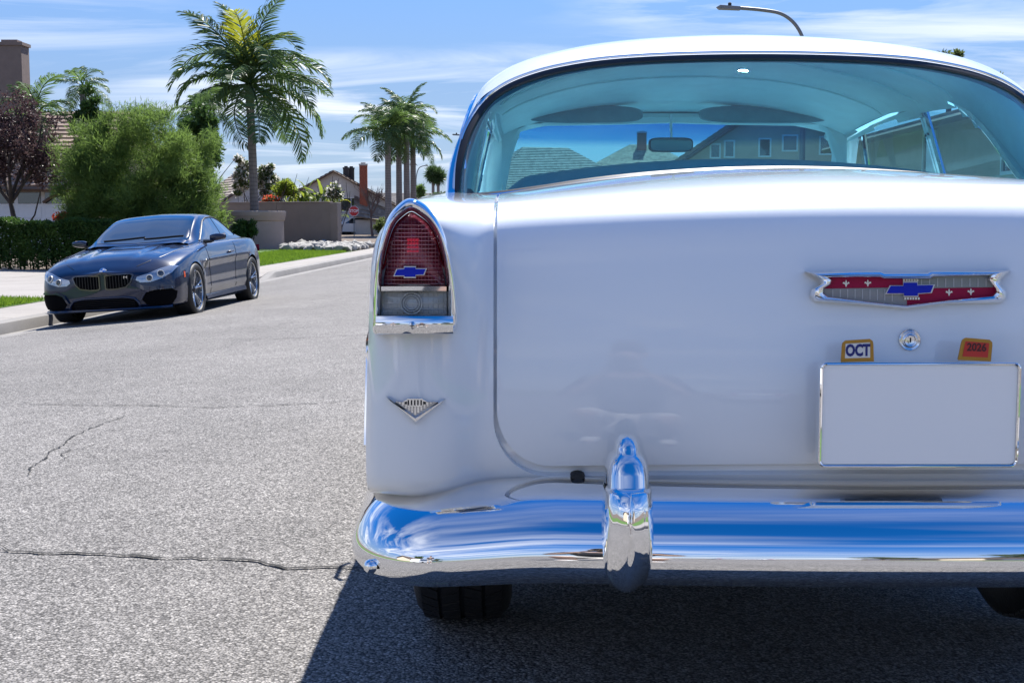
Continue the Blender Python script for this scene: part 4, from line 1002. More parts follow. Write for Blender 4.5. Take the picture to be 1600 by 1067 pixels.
mb = MB(); o_, i_ = rr_(hw, hh, .010), rr_(hw - .0045, hh - .0035, .007)
mb.grid([[lf(a[0], a[1], .010), lf(a[0], a[1], .0), lf(a[0] * .998, a[1] * .998, -.0035), lf((a[0] + b[0]) / 2, (a[1] + b[1]) / 2, -.0045), lf(b[0], b[1], -.003), lf(b[0], b[1], .002)] for a, b in zip(o_, i_)], close_u=True); obj('frame', mb, M['chrome'], pl, 30)
mb = MB(); mb.box((0, .022, hh), (.16, .05, .03)); obj('bracket', mb, M['steel'], pl)
M['tag_gold'] = mat('tag_gold', (.42, .22, .03), .35, metal=.3); M['tag_red'] = mat('tag_red', (.52, .025, .02), .4); M['tag_white'] = mat('tag_white', (.70, .70, .68), .4); M['ink_blue'] = mat('ink_blue', (.008, .014, .16), .5); M['ink_dark'] = mat('ink_dark', (.06, .008, .012), .5)
def date_tag(name, quad, face_m, txt, tm, label, sz):
    o0 = cp(quad[0][0], quad[0][1], PY); base = thing(name, label, 'tag', (XC + o0.x, PY + .005, o0.z))
    def wf(a, b, d): p = cp(a, b, PY); return (p.x - o0.x, d - .004, p.z - o0.z)
    q = quad; cx_ = sum(a for a, b in q) / 4; cy_ = sum(b for a, b in q) / 4
    def lerpq(u, v): a = Vector(q[0]).lerp(Vector(q[1]), u); b = Vector(q[3]).lerp(Vector(q[2]), u); return a.lerp(b, v)
    o_ = []
    for u, v in ((0, 0), (1, 0), (1, .75), (.985, .9), (.9, 1), (.1, 1), (.015, .9), (0, .75)): p = lerpq(u, v); o_.append((p.x, p.y))
    mb = MB(); mb.prism(o_, wf, .005, 0, inset=.8); obj('tag_plate', mb, M['tag_gold'], base, 20)
    i_ = [tuple(lerpq(u, v)) for u, v in ((.1, .16), (.9, .16), (.9, .86), (.1, .86))]
    mb = MB(); mb.prism(i_, wf, 0.0002, -.0008); obj('sticker', mb, face_m, base, 0)
    ang = math.atan2(-(q[1][1] - q[0][1]), q[1][0] - q[0][0]); m_ = lerpq(.5, .5 if txt == 'OCT' else .60); p = wf(m_.x, m_.y, -.0012)
    text('lettering', txt, sz, tm, base, p, (math.pi / 2, -ang, 0), .0002, .72 if txt == 'OCT' else .9, .0011 if txt == 'OCT' else .0005)
    return base
# (quad: lower left, lower right, upper right, upper left)
date_tag('date_tag', [(1315, 565), (1365, 564), (1364, 530), (1317, 533)], M['tag_white'], 'OCT', M['ink_blue'], 'gold-edged white month tag reading OCT above the plate', .0240)
date_tag('date_tag', [(1498, 562), (1548, 564), (1551, 532), (1505, 528)], M['tag_red'], '2026', M['ink_dark'], 'gold-edged red year tag reading 2026 above the plate', .0165)
# ================================================================ dark blue coupe parked at the kerb
def lerp_tab(tab, y):
    ys = [t[0] for t in tab]; return np.array([np.interp(y, ys, [t[k] for t in tab]) for k in range(1, len(tab[0]))])
# local space: x to the driver's side (the right of the picture), y from the nose back, z up; nose at y=0
BY = XX(-5.86, 17.0)
SP = thing('sports_coupe', 'dark blue metallic two-door coupe parked at the left kerb, nose towards the viewer', 'car', (-5.19, 16.35, 0), R(-3.0)); SP.scale = (1.035, 1.035, 1.035)
SP.location.z = z_road(-5.2, 18.2) - .012; SP.rotation_euler = (0, R(-3.2), R(-3.0))
M['blue_paint'] = mat('blue_paint', (.0045, .012, .042), .30, metal=.0, spec=.22, coat=1.0, coat_rough=.006)
M['black_trim'] = mat('black_trim', (.008, .008, .009), .35)
M['grille_chrome'] = mat('grille_chrome', (.10, .10, .11), .18, metal=1.0)
M['mesh_black'] = mat('mesh_black', (.003, .003, .004), .8, spec=.05)
M['car_glass'] = mat('car_glass', (.012, .02, .028), .02, spec=1.0, coat=1.0, coat_rough=0.0)
M['lamp_glass'] = mat('lamp_glass', (.40, .43, .47), .10, metal=.55, coat=1.0)
M['lamp_dark'] = mat('lamp_dark', (.05, .055, .065), .12, metal=.3, coat=1.0)
M['amber'] = mat('amber', (.75, .10, .015), .2, coat=.6)
M['wheel_dark'] = mat('wheel_dark', (.05, .05, .055), .3, metal=.9)
M['wheel_silver'] = mat('wheel_silver', (.52, .53, .55), .22, metal=.9)
# half sections: for each station y, points (x, z) from the sill to the centre line on top
# stations: y, then sill z, sill x, side max x, z of side max, shoulder x, shoulder z, hood-edge x, hood-edge z, centre z
ST = [  # y    zs    xs    xm    zm    xsh   zsh   xh    zh    zc
    (0.00, .215, .46, .50, .38, .46, .545, .30, .632, .658),
    (0.05, .195, .64, .68, .40, .63, .585, .38, .668, .696),
    (0.14, .185, .765, .805, .43, .755, .635, .46, .718, .748),
    (0.26, .180, .835, .868, .47, .82, .692, .54, .775, .805),
    (0.42, .175, .865, .895, .50, .845, .735, .59, .815, .840),
    (0.62, .175, .885, .918, .53, .862, .785, .62, .850, .868),
    (0.84, .175, .890, .928, .56, .870, .825, .64, .880, .892),
    (1.10, .175, .885, .922, .60, .868, .860, .66, .910, .918),
    (1.35, .175, .870, .908, .62, .858, .885, .68, .938, .945),
    (1.60, .175, .865, .902, .63, .846, .905, .70, .955, .965),
    (2.20, .175, .865, .902, .64, .840, .925, .72, .960, .97),
    (2.90, .175, .870, .908, .66, .846, .940, .72, .970, .98),
    (3.25, .175, .885, .925, .67, .858, .950, .72, .980, .99),
    (3.65, .180, .895, .938, .66, .866, .955, .70, .985, 1.0),
    (4.00, .190, .880, .925, .65, .845, .955, .68, .985, 1.0),
    (4.30, .220, .83, .880, .64, .80, .940, .64, .975, .99),
    (4.52, .260, .74, .79, .62, .71, .900, .56, .940, .955),
    (4.64, .320, .58, .62, .60, .55, .820, .42, .85, .86),
    (4.67, .36, .40, .44, .58, .40, .74, .30, .77, .78)]
def half_sec(y):
    zs, xs, xm, zm, xsh, zsh, xh, zh, zc = lerp_tab(ST, y)
    return np.array([(0, zs), (xs * .5, zs), (xs * .9, zs), (xs, zs + .02), (xs + (xm - xs) * .55, zs + (zm - zs) * .35), (xm - .004, zm - .09), (xm, zm), (xm - (xm - xsh) * .25, zm + (zsh - zm) * .45), (xsh + .008, zsh - .03), (xsh - .01, zsh), ((xsh + xh) / 2 - .005, (zsh + zh) / 2 + .012), (xh, zh), (xh * .72, zh + (zc - zh) * .45), (xh * .36, zh + (zc - zh) * .85), (0, zc)])
yy = sorted(set(list(np.linspace(0, .3, 16)) + list(np.linspace(.3, 4.67, 110))))
rowsb = []
ctrl_y = [s[0] for s in ST]
nets = np.array([[(x, y, z) for x, z in half_sec(y)] for y in ctrl_y])
def along(y):
    """smooth interpolation of the stations along the car (monotone in y)"""
    i = min(max(np.searchsorted(ctrl_y, y) - 1, 0), len(ctrl_y) - 2); y0, y1 = ctrl_y[i], ctrl_y[i + 1]; h = y1 - y0; u = (y - y0) / h
    def tan(k):
        if k == 0: return (nets[1] - nets[0]) / (ctrl_y[1] - ctrl_y[0])
        if k == len(ctrl_y) - 1: return (nets[-1] - nets[-2]) / (ctrl_y[-1] - ctrl_y[-2])
        a = (nets[k] - nets[k - 1]) / (ctrl_y[k] - ctrl_y[k - 1]); b = (nets[k + 1] - nets[k]) / (ctrl_y[k + 1] - ctrl_y[k]); return (a + b) / 2
    p = (2 * u ** 3 - 3 * u * u + 1) * nets[i] + (u ** 3 - 2 * u * u + u) * h * tan(i) + (-2 * u ** 3 + 3 * u * u) * nets[i + 1] + (u ** 3 - u * u) * h * tan(i + 1)
    p[:, 1] = y; return p
NZ = 60
body_rows = []
for y in yy:
    c = along(y); half = [bs(c, t) for t in np.linspace(0, 14, NZ)]
    half[0][0] = 0; half[-1][0] = 0
    body_rows.append([p * np.array([1, 1, 1]) for p in half])
AF, AR, WR = .86, 3.67, .342
archs = [(AF, .340, .370), (AR, .345, .378)]
def b_in(p): return abs(p[0]) > .45 and any((p[1] - a) ** 2 + (p[2] - z) ** 2 < r * r for a, z, r in archs)
mb = MB(); vsb = [p.copy() for r in body_rows for p in r]; fsb = []; n_ = NZ
for i in range(len(yy) - 1):
    for j in range(NZ - 1):
        q = (i * n_ + j, (i + 1) * n_ + j, (i + 1) * n_ + j + 1, i * n_ + j + 1)
        if not all(b_in(vsb[k]) for k in q): fsb.append(q)
for k, p in enumerate(vsb):
    for a, z, r in archs:
        d = math.hypot(p[1] - a, p[2] - z)
        if abs(p[0]) > .45 and 1e-6 < d < r: vsb[k] = np.array((p[0], a + (p[1] - a) / d * r, z + (p[2] - z) / d * r)) if p[2] > z else np.array((p[0], a + math.copysign(math.sqrt(r * r - (p[2] - z) ** 2), p[1] - a), p[2]))
for sx in (1, -1): mb.add([v * np.array([sx, 1, 1]) for v in vsb], fsb if sx > 0 else [q[::-1] for q in fsb])
# hood power bulge and creases, pressed into the sheet
def press(v):
    x, y, z = v
    if z > .7 and .1 < y < 1.6 and abs(x) < .7:
        k = sstep(.1, .5, y) * (1 - sstep(1.35, 1.6, y)); w_ = .24 + .10 * y
        z += .016 * k * (1 - sstep(w_ - .06, w_ + .03, abs(x))) + .010 * k * math.exp(-((abs(x) - w_ - .12) / .06) ** 2)
    # flank crease and the hollow under it
    if .3 < z < .85 and 1.2 < y < 3.5 and abs(x) > .7:
        zc_ = .70 + .05 * (y - 1.2) / 2.3; d = z - zc_; s = 1 if x > 0 else -1
        x += s * (.010 * math.exp(-(d / .02) ** 2) - .014 * math.exp(-((d + .10) / .07) ** 2)); zq = .36; x += s * .012 * math.exp(-((z - zq) / .03) ** 2)
    return (x, y, z)
for sx in (1, -1):                                    # close the nose and the tail
    for row, dy in ((body_rows[0], -1), (body_rows[-1], 1)):
        mb.grid([[np.array((sx * p[0] * k, p[1] + dy * .030 * (1 - k * k), p[2])) for p in row] for k in (1, .85, .7, .5, .3, .15, 0)])
mb.v = [press(v) for v in mb.v]
bbody = obj('body', mb, M['blue_paint'], SP, 50, weld=.001)
bmt = bmesh.new(); bmt.from_mesh(bbody.data); BVB = BVHTree.FromBMesh(bmt); bmt.free()
# cabin
CB = [  # y, belt half width, belt z, roof half width, roof edge z, roof centre z
    (1.30, .70, .945, .62, .955, .962), (1.45, .73, .955, .63, 1.00, 1.02), (1.75, .755, .960, .615, 1.140, 1.165), (2.05, .765, .965, .585, 1.265, 1.300), (2.25, .768, .968, .570, 1.312, 1.355), (2.5, .768, .97, .565, 1.330, 1.378),
    (2.8, .765, .975, .560, 1.328, 1.380), (3.1, .755, .98, .550, 1.300, 1.355), (3.4, .74, .985, .540, 1.240, 1.295), (3.7, .715, .99, .530, 1.155, 1.205), (3.95, .69, .995, .53, 1.065, 1.100), (4.12, .67, .99, .54, 1.0, 1.015)]
def cab(y):
    bw, bz, rw, rz, rc = lerp_tab(CB, y)
    return np.array([(bw + .012, y, bz - .06), (bw, y, bz), (bw - (bw - rw) * .30, y, bz + (rz - bz) * .36), (bw - (bw - rw) * .66, y, bz + (rz - bz) * .72), (rw + .018, y, rz - .012), (rw - .03, y, rz + .018), (rw * .6, y, rz + (rc - rz) * .72), (rw * .25, y, rc - .004), (0, y, rc)])
ycab = np.linspace(1.30, 4.12, 66); cn = np.array([cab(y) for y in ycab])
for _ in range(3): cn[1:-1] = (cn[:-2] + 2 * cn[1:-1] + cn[2:]) / 4       # fair the lines
NC = 40; crow = []
for c in cn:
    h = [bs(c, t) for t in np.linspace(0, 8, NC)]; h[-1][0] = 0; crow.append(h)
mb = MB()
for sx in (1, -1): mb.grid([[p * np.array([sx, 1, 1]) for p in r] for r in crow])
cabin = obj('roof', mb, M['blue_paint'], SP, 50, weld=.001)
bmt = bmesh.new(); bmt.from_mesh(cabin.data); BVC = BVHTree.FromBMesh(bmt); bmt.free()
def conform(name, poly, bvh, mode, m, off=.004, parent=SP, n=12, thick=.006, start=None):
    """an outline filled with a grid and laid on the body: mode 'front' casts along +y (a=x,b=z), 'side' along -x (a=y,b=z), 'top' down (a=x,b=y)"""
    pl = [Vector(p) for p in poly]; nP = len(pl)
    bm = bmesh.new(); vs = [bm.verts.new((p.x, p.y, 0)) for p in pl]; f = bm.faces.new(vs); bmesh.ops.triangulate(bm, faces=[f])
    bmesh.ops.subdivide_edges(bm, edges=bm.edges[:], cuts=n, use_grid_fill=True); bmesh.ops.triangulate(bm, faces=bm.faces[:])
    fr = {'front': lambda a, b: (Vector((a, -2, b)), Vector((0, 1, 0))), 'side': lambda a, b: (Vector((3, a, b)), Vector((-1, 0, 0))), 'sider': lambda a, b: (Vector((-3, a, b)), Vector((1, 0, 0))), 'top': lambda a, b: (Vector((a, b, 4)), Vector((0, 0, -1)))}[mode]
    bad = []; last = None
    for v in bm.verts:
        o, d = fr(v.co.x, v.co.y); h = bvh.ray_cast(o, d)
        if h[0] is None: h = bvh.find_nearest(o + d * (start or 2.2))
        nn = h[1] if h[1].dot(d) < 0 else -h[1]
        v.co = h[0] + nn * off
    r = bmesh.ops.extrude_face_region(bm, geom=bm.faces[:]); ev = [e for e in r['geom'] if isinstance(e, bmesh.types.BMVert)]
    dv = fr(0, 0)[1]
    for v in ev: v.co += dv * thick
    bmesh.ops.recalc_face_normals(bm, faces=bm.faces)
    me = bpy.data.meshes.new(name); bm.to_mesh(me); bm.free(); me.materials.append(m)
    me.polygons.foreach_set('use_smooth', [True] * len(me.polygons)); me.set_sharp_from_angle(angle=R(50)); o = bpy.data.objects.new(name, me); COL.objects.link(o); o.parent = parent; return o
def mx(poly): return [(-a, b) for a, b in poly][::-1]
# panes
ws = [(-.64, 1.42), (-.655, 1.50), (-.60, 1.85), (-.555, 2.14), (-.50, 2.19), (0, 2.24), (.50, 2.19), (.555, 2.14), (.60, 1.85), (.655, 1.50), (.64, 1.42), (0, 1.35)]
conform('windscreen', ws, BVC, 'top', M['car_glass'], .004, n=8)
sg = [(1.72, .985), (1.86, 1.04), (2.05, 1.135), (2.25, 1.225), (2.42, 1.268), (2.7, 1.285), (2.72, 1.0), (2.4, .985)]
qg = [(2.75, 1.285), (2.95, 1.272), (3.2, 1.225), (3.42, 1.155), (3.58, 1.075), (3.60, 1.035), (3.45, 1.02), (2.75, 1.0)]
for md, mxx in (('side', 1), ('sider', -1)):
    conform('side_window', sg, BVC, md, M['car_glass'], .004, n=6); conform('quarter_window', qg, BVC, md, M['car_glass'], .004, n=6)
    # bright-line-free black surround
    tr = [Vector(p) for p in [(1.68, .975), (1.86, 1.055), (2.05, 1.15), (2.25, 1.242), (2.45, 1.285), (2.75, 1.30), (2.98, 1.288), (3.22, 1.24), (3.45, 1.167), (3.62, 1.08), (3.64, 1.03)]]
    pts = []
    for p in tr:
        h = BVC.ray_cast(Vector((3 * mxx, p.x, p.y)), Vector((-mxx, 0, 0))); pts.append(h[0] + h[1] * .003 if h[0] else Vector((.7 * mxx, p.x, p.y)))
    mb = MB(); mb.tube(pts, .012, 6); obj('window_trim', mb, M['black_trim'], SP)
rw_ = [(-.50, 3.98), (-.53, 3.5), (-.48, 3.32), (0, 3.26), (.48, 3.32), (.53, 3.5), (.50, 3.98), (0, 4.05)]
conform('rear_window', rw_, BVC, 'top', M['car_glass'], .004, n=6)
# wipers
for x0, x1 in ((-.5, .05), (.05, .58)):
    pts = []
    for t in np.linspace(0, 1, 9):
        h = BVC.ray_cast(Vector((x0 + (x1 - x0) * t, 1.46 + .05 * t, 3)), Vector((0, 0, -1)))
        if h[0]: pts.append(h[0] + Vector((0, 0, .012)))
    mb = MB(); mb.tube(pts, .008, 5); obj('wiper', mb, M['black_trim'], SP)
# kidney grilles with upright slats
for s in (1, -1):
    kd = [(.028, .612), (.20, .622), (.35, .620), (.390, .598), (.355, .51), (.29, .448), (.16, .428), (.05, .430), (.028, .445)]
    kd = kd if s > 0 else mx(kd)
    conform('grille_frame', kd, BVB, 'front', M['grille_chrome'], .014, n=4)
    gi = [(.046, .600), (.20, .609), (.34, .607), (.368, .592), (.336, .514), (.282, .463), (.16, .444), (.06, .446), (.046, .456)]; gi = gi if s > 0 else mx(gi)
    gback = conform('grille', gi, BVB, 'front', M['mesh_black'], .016, n=4)
    for k in range(8):
        x = .066 + k * .036; z0, z1 = .452 + (max(0, x - .2) * .4), .600
        pts = []
        for z in np.linspace(z0, z1, 5):
            h = BVB.ray_cast(Vector((x * s, -2, z)), Vector((0, 1, 0))); pts.append(h[0] + h[1] * .022 if h[0] else Vector((x * s, 0, z)))
        mb = MB(); mb.tube(pts, .0055, 6); obj('slat', mb, M['black_trim'], gback)
    # headlamp: bright housing, two ringed projectors
    hl = [(.425, .572), (.41, .535), (.46, .502), (.58, .500), (.71, .538), (.805, .600), (.845, .672), (.80, .690), (.68, .656), (.55, .604)]
    hl = hl if s > 0 else mx(hl)
    lamp = conform('headlight', hl, BVB, 'front', M['lamp_glass'], .010, n=6)
    for cx, cz, r_ in ((.570, .550, .040), (.695, .594, .045)):
        h = BVB.ray_cast(Vector((cx * s, -2, cz)), Vector((0, 1, 0))); c = h[0] + h[1] * .012; qn = h[1].to_track_quat('Z', 'Y')
        mb = MB(); mb.lathe([(r_ * .78, .002), (r_ * .86, .010), (r_, .009), (r_ * 1.06, .0)], 28); mb.v = [tuple(qn @ Vector(v) + c) for v in mb.v]; obj('light_ring', mb, M['ivory'], lamp)
        mb = MB(); mb.lathe([(.0001, .012), (r_ * .4, .010), (r_ * .75, .004), (r_ * .80, .0)], 24); mb.v = [tuple(qn @ Vector(v) + c) for v in mb.v]; obj('projector', mb, M['lamp_dark'], lamp)
    # bumper: corner intakes, side blade
    ci = [(.52, .375), (.62, .40), (.80, .405), (.845, .37), (.83, .29), (.79, .225), (.62, .205), (.52, .225), (.475, .285)]
    ci = ci if s > 0 else mx(ci)
    conform('corner_intake', ci, BVB, 'front', M['mesh_black'], .010, n=5)
    bl = [(.44, .285), (.50, .385), (.60, .430), (.79, .432), (.80, .410), (.61, .408), (.515, .372), (.47, .290)]
    bl = bl if s > 0 else mx(bl); conform('intake_blade', bl, BVB, 'front', M['blue_paint'], .030, n=4, thick=.03)
    # amber side marker, mirror, door details
    md = 'side' if s > 0 else 'sider'
    conform('side_marker', [(.40, .525), (.44, .53), (.45, .60), (.42, .60)], BVB, md, M['amber'], .006, n=3)
    conform('fender_vent', [(1.27, .62), (1.31, .60), (1.44, .66), (1.46, .73), (1.42, .735)], BVB, md, M['black_trim'], .005, n=3)
    pts = [BVB.ray_cast(Vector((3 * s, 1.55 + .0 * z, z)), Vector((-s, 0, 0))) for z in np.linspace(.26, .92, 14)]; mb = MB(); mb.tube([h[0] for h in pts if h[0]], .004, 5); obj('door_seam', mb, M['black_trim'], SP)
    pts = [BVB.ray_cast(Vector((3 * s, 2.80 + .14 * sstep(.5, .9, z), z)), Vector((-s, 0, 0))) for z in np.linspace(.30, .93, 14)]; mb = MB(); mb.tube([h[0] for h in pts if h[0]], .004, 5); obj('door_seam', mb, M['black_trim'], SP)
    h = BVB.ray_cast(Vector((3 * s, 2.66, .795)), Vector((-s, 0, 0))); mb = MB(); mb.tube([h[0] + Vector((s * .0, -.10, 0)), h[0] + Vector((s * .03, -.08, 0)), h[0] + Vector((s * .03, .07, .004)), h[0] + Vector((0, .10, .006))], .012, 8, flat=.7); obj('door_handle', mb, M['blue_paint'], SP)
    mroot = bpy.data.objects.new('wing_mirror', None); COL.objects.link(mroot); mroot.parent = SP
    P = []
    for t in np.linspace(0, 1, 13):
        x = .86 + .21 * t; r_ = .075 * (1 - .25 * t) * (math.sin(math.pi * (.12 + .80 * t)) ** .45); P.append([(s * x, 1.80 + .045 * math.cos(a) * (r_ / .07) + .02 * t - .02, 1.005 + .012 * t + r_ * .72 * math.copysign(abs(math.sin(a)) ** .8, math.sin(a))) for a in np.linspace(0, 2 * math.pi, 21)])
    mb = MB(); mb.grid(P); obj('mirror_shell', mb, M['blue_paint'], mroot, 60)
    mb = MB(); mb.tube([(s * .76, 1.78, .955), (s * .86, 1.79, .955), (s * .90, 1.80, .97)], [.026, .022, .02], 8, flat=.7); obj('mirror_foot', mb, M['black_trim'], mroot)
    mb = MB(); mb.grid([[(s * (.90 + .15 * u), 1.842 + .012 * u, .965 + .085 * v + .01 * u) for v in np.linspace(0, 1, 3)] for u in np.linspace(0, 1, 3)]); obj('mirror_glass', mb, M['chrome'], mroot, 0)
    # sill blade
    mb = MB(); P = []
    for y in np.linspace(1.28, 3.25, 20):
        h = BVB.ray_cast(Vector((3 * s, y, .26)), Vector((-s, 0, 0))); xb = abs(h[0].x) if h[0] else .88
        P.append([(s * (xb - .03), y, .265 + .02 * (y - 1.28) / 2), (s * (xb + .022), y, .245 + .03 * (y - 1.28) / 2), (s * (xb + .030), y, .20 + .01 * (y - 1.28)), (s * (xb - .05), y, .165)])
    mb.grid(P); obj('sill', mb, M['blue_paint'], SP, 30)
li = [(-.38, .315), (-.425, .265), (-.44, .225), (-.40, .200), (.40, .200), (.44, .225), (.425, .265), (.38, .315), (.25, .335), (-.25, .335)]
conform('lower_intake', li, BVB, 'front', M['mesh_black'], .010, n=5)
fr_ = li[::-1]; pts = []
for a, b in li + li[:1]:
    h = BVB.ray_cast(Vector((a, -2, b)), Vector((0, 1, 0))); pts.append(h[0] + h[1] * .014 if h[0] else Vector((a, .03, b)))
mb = MB(); mb.tube(pts, .016, 8); obj('intake_frame', mb, M['blue_paint'], SP, 60)
mb = MB(); lip = []
for x in np.linspace(-.80, .80, 33):
    h = BVB.ray_cast(Vector((x, -2, .27)), Vector((0, 1, 0))); y = h[0].y if h[0] else .2
    lip.append([(x, y + .05, .205), (x, y - .012, .20), (x, y - .022, .18), (x, y + .02, .165), (x, y + .12, .165)])
mb.grid(lip); obj('front_splitter', mb, M['blue_paint'], SP, 40)
for k in range(5):
    z = .222 + k * .023; pts = []
    for x in np.linspace(-.38, .38, 13):
        h = BVB.ray_cast(Vector((x, -2, z)), Vector((0, 1, 0))); pts.append(h[0] + h[1] * .014 if h[0] else Vector((x, .03, z)))
    mb = MB(); mb.tube(pts, .004, 5); obj('intake_bar', mb, M['black_trim'], SP)
# hood seams
for s in (1, -1):
    pts = []
    for x, y in ((.40, .10), (.52, .22), (.63, .42), (.68, .7), (.715, 1.05), (.735, 1.36)):
        h = BVB.ray_cast(Vector((s * x, y, 3)), Vector((0, 0, -1)))
        if h[0]: pts.append(h[0] + Vector((0, 0, .001)))
    mb = MB(); mb.tube(pts, .0045, 5); obj('hood_seam', mb, M['black_trim'], SP)
# roundel: white and blue quarters in a dark ring
h = BVB.ray_cast(Vector((0, -2, .668)), Vector((0, 1, 0))); cR = (h[0] or Vector((0, .05, .705))) + Vector((0, -.006, .004)); qn = Vector((0, -.80, .6)).to_track_quat('Z', 'Y')
M['badge_blue'] = mat('badge_blue', (.02, .16, .55), .25, coat=1); M['badge_white'] = mat('badge_white', (.82, .82, .82), .3, coat=1)
mb = MB(); mb.lathe([(.0001, .003), (.036, .003), (.041, .002), (.042, -.006)], 32); mb.v = [tuple(qn @ Vector(v) + cR) for v in mb.v]; badge = obj('hood_badge', mb, M['chrome'], SP)
for k in range(4):
    mb = MB(); poly = [(0, 0)] + [(.031 * math.cos(a), .031 * math.sin(a)) for a in np.linspace(k * math.pi / 2, (k + 1) * math.pi / 2, 9)]
    mb.prism(poly, lambda a, b, d: tuple(qn @ Vector((a, b, d)) + cR), .003, .0045); obj('badge_quarter', mb, M['badge_white'] if k % 2 == 0 else M['badge_blue'], badge, 0)
# small letter badge in the grille
h = BVB.ray_cast(Vector((.295, -2, .575)), Vector((0, 1, 0))); t_ = text('grille_badge', 'M', .045, M['chrome'], SP, (h[0] or Vector((.255, 0, .632))) + Vector((0, -.032, 0)), (math.pi / 2, 0, R(10)), .003, 1.5)
# wheels: ten slim spokes in pairs
def bwheel(x, y, s):
    root = bpy.data.objects.new('wheel', None); COL.objects.link(root); root.parent = SP; root.location = (x, y, WR + .004)
    hw = .128; r0 = WR
    mb = MB(); prof = [(r0 - .085, hw * .80), (r0 - .075, hw * .96), (r0 - .045, hw * 1.02), (r0 - .018, hw * .98), (r0 - .004, hw * .86), (r0, hw * .6), (r0, -hw * .6), (r0 - .004, -hw * .86), (r0 - .045, -hw * 1.02), (r0 - .085, -hw * .8)]
    mb.lathe(prof, 56, axis='x'); obj('tyre', mb, M['rubber'], root, 40)
    rim = MB(); rim.lathe([(r0 - .083, hw * .83), (r0 - .092, hw * .86), (r0 - .100, hw * .80), (r0 - .105, hw * .4), (r0 - .11, -hw * .7)], 56, axis='x'); ro = obj('rim', rim, M['wheel_silver'], root, 40)
    disc = MB(); disc.lathe([(.0001, hw * .2), (.175, hw * .2), (.18, hw * .05)], 40, axis='x'); obj('brake_disc', disc, M['steel'], root)
    back = MB(); back.lathe([(.0001, -hw * .1), (r0 - .1, -hw * .1)], 40, axis='x'); obj('wheel_back', back, M['mesh_black'], root)
    for k in range(5):
        for dlt in (-.13, .13):
            a0 = 2 * math.pi * k / 5 + .3; sp = MB(); P = []
            for t in np.linspace(0, 1, 7):
                r_ = .045 + (r0 - .142) * t; a = a0 + dlt * (.45 + .75 * t) ; wd = .013 - .003 * t; xo = hw * (.52 + .30 * t)
                cy, cz = r_ * math.cos(a), r_ * math.sin(a); ty, tz = -math.sin(a), math.cos(a)
                P.append([(xo - .03, cy - ty * wd, cz - tz * wd), (xo, cy - ty * wd * .8, cz - tz * wd * .8), (xo + .004, cy, cz), (xo, cy + ty * wd * .8, cz + tz * wd * .8), (xo - .03, cy + ty * wd, cz + tz * wd)])
            sp.grid(P); o = obj('spoke', sp, M['wheel_silver'], root, 40)
            if s < 0: o.scale.x = -1
    hub = MB(); hub.lathe([(.0001, hw * .66), (.03, hw * .64), (.05, hw * .55), (.055, hw * .3)], 24, axis='x'); ho = obj('hub', hub, M['wheel_dark'], root)
    if s < 0:
        for c in root.children: c.scale.x = -1
for y in (AF, AR):
    for s in (1, -1): bwheel(s * (.795 if y == AF else .805), y, s)
for s in (1, -1):
    for y, r_ in ((AF, .368), (AR, .376)):
        mb = MB(); P = []
        for t in np.linspace(-.3, math.pi + .3, 25): P.append([(s * x_, y + r_ * math.cos(t), .335 + r_ * math.sin(t)) for x_ in (.93 if False else .885, .55)])
        mb.grid(P); obj('wheel_housing', mb, M['mesh_black'], SP)
        mb = MB(); mb.box((s * .55, y, .42), (.01, .76, .5)); obj('wheel_housing', mb, M['mesh_black'], SP)
mb = MB(); mb.box((0, 2.3, .19), (1.5, 3.6, .04)); obj('underbody', mb, M['mesh_black'], SP)
# tail lamps and rear valance, plain
for s in (1, -1):
    mb = MB(); P = [[(s * x, 4.60 - .40 * max(0, x - .55) ** 1.2 + .012, z) for z in np.linspace(.76, .86, 4)] for x in np.linspace(.42, .83, 9)]; mb.grid(P); obj('tail_light', mb, M['red_rim'], SP, fixn=False)
# ================================================================ houses and walls
def roof_mat(name, c1, c2, course=.32):
    m = bpy.data.materials.new(name); m.use_nodes = True; t = NT(m.node_tree); b = t.n['Principled BSDF']
    vec = t.add('ShaderNodeTexCoord').outputs['Object']
    vo = t.add('ShaderNodeTexVoronoi', ins={'Vector': t.mapping(vec, (3.2, 3.2, 3.2)), 'Scale': 1.0}); f = t.add('ShaderNodeSeparateColor', ins={0: vo.outputs['Color']}).outputs[0]
    n = t.noise(vec, .8, 4, .6); f = t.math('ADD', t.math('MULTIPLY', f, .5), t.math('MULTIPLY', n, .6))
    t.l.new(t.ramp(f, [(.25, c1), (.8, c2)]), b.inputs['Base Color']); b.inputs['Roughness'].default_value = .85; return m
M['tile_brown'] = roof_mat('tile_brown', (.14, .095, .075), (.30, .215, .175)); M['tile_grey'] = roof_mat('tile_grey', (.085, .08, .08), (.19, .175, .17)); M['tile_tan'] = roof_mat('tile_tan', (.16, .125, .10), (.30, .245, .20))
M['stucco_cream'] = mat('stucco_cream', (.62, .53, .40), .9, var=.06, vscale=3, bump=.3, bscale=60); M['stucco_grey'] = mat('stucco_grey', (.56, .54, .52), .9, var=.06, vscale=3, bump=.3, bscale=60); M['stucco_tan'] = mat('stucco_tan', (.52, .43, .34), .9, var=.06, vscale=3, bump=.3, bscale=60)
M['trim_white'] = mat('trim_white', (.74, .74, .73), .6); M['trim_brown'] = mat('trim_brown', (.13, .085, .06), .7); M['garage_white'] = mat('garage_white', (.72, .72, .74), .55, var=.03); M['pane'] = mat('pane', (.03, .04, .05), .05, spec=.9, coat=1)
M['brick'] = mat('brick', (.30, .09, .055), .9, var=.25, vscale=9, bump=.4, bscale=30); M['wall_block'] = mat('wall_block', (.27, .225, .195), .92, var=.08, vscale=1.6, bump=.35, bscale=70); M['chimney_stucco'] = mat('chimney_stucco', (.20, .155, .135), .92, var=.1, vscale=4)
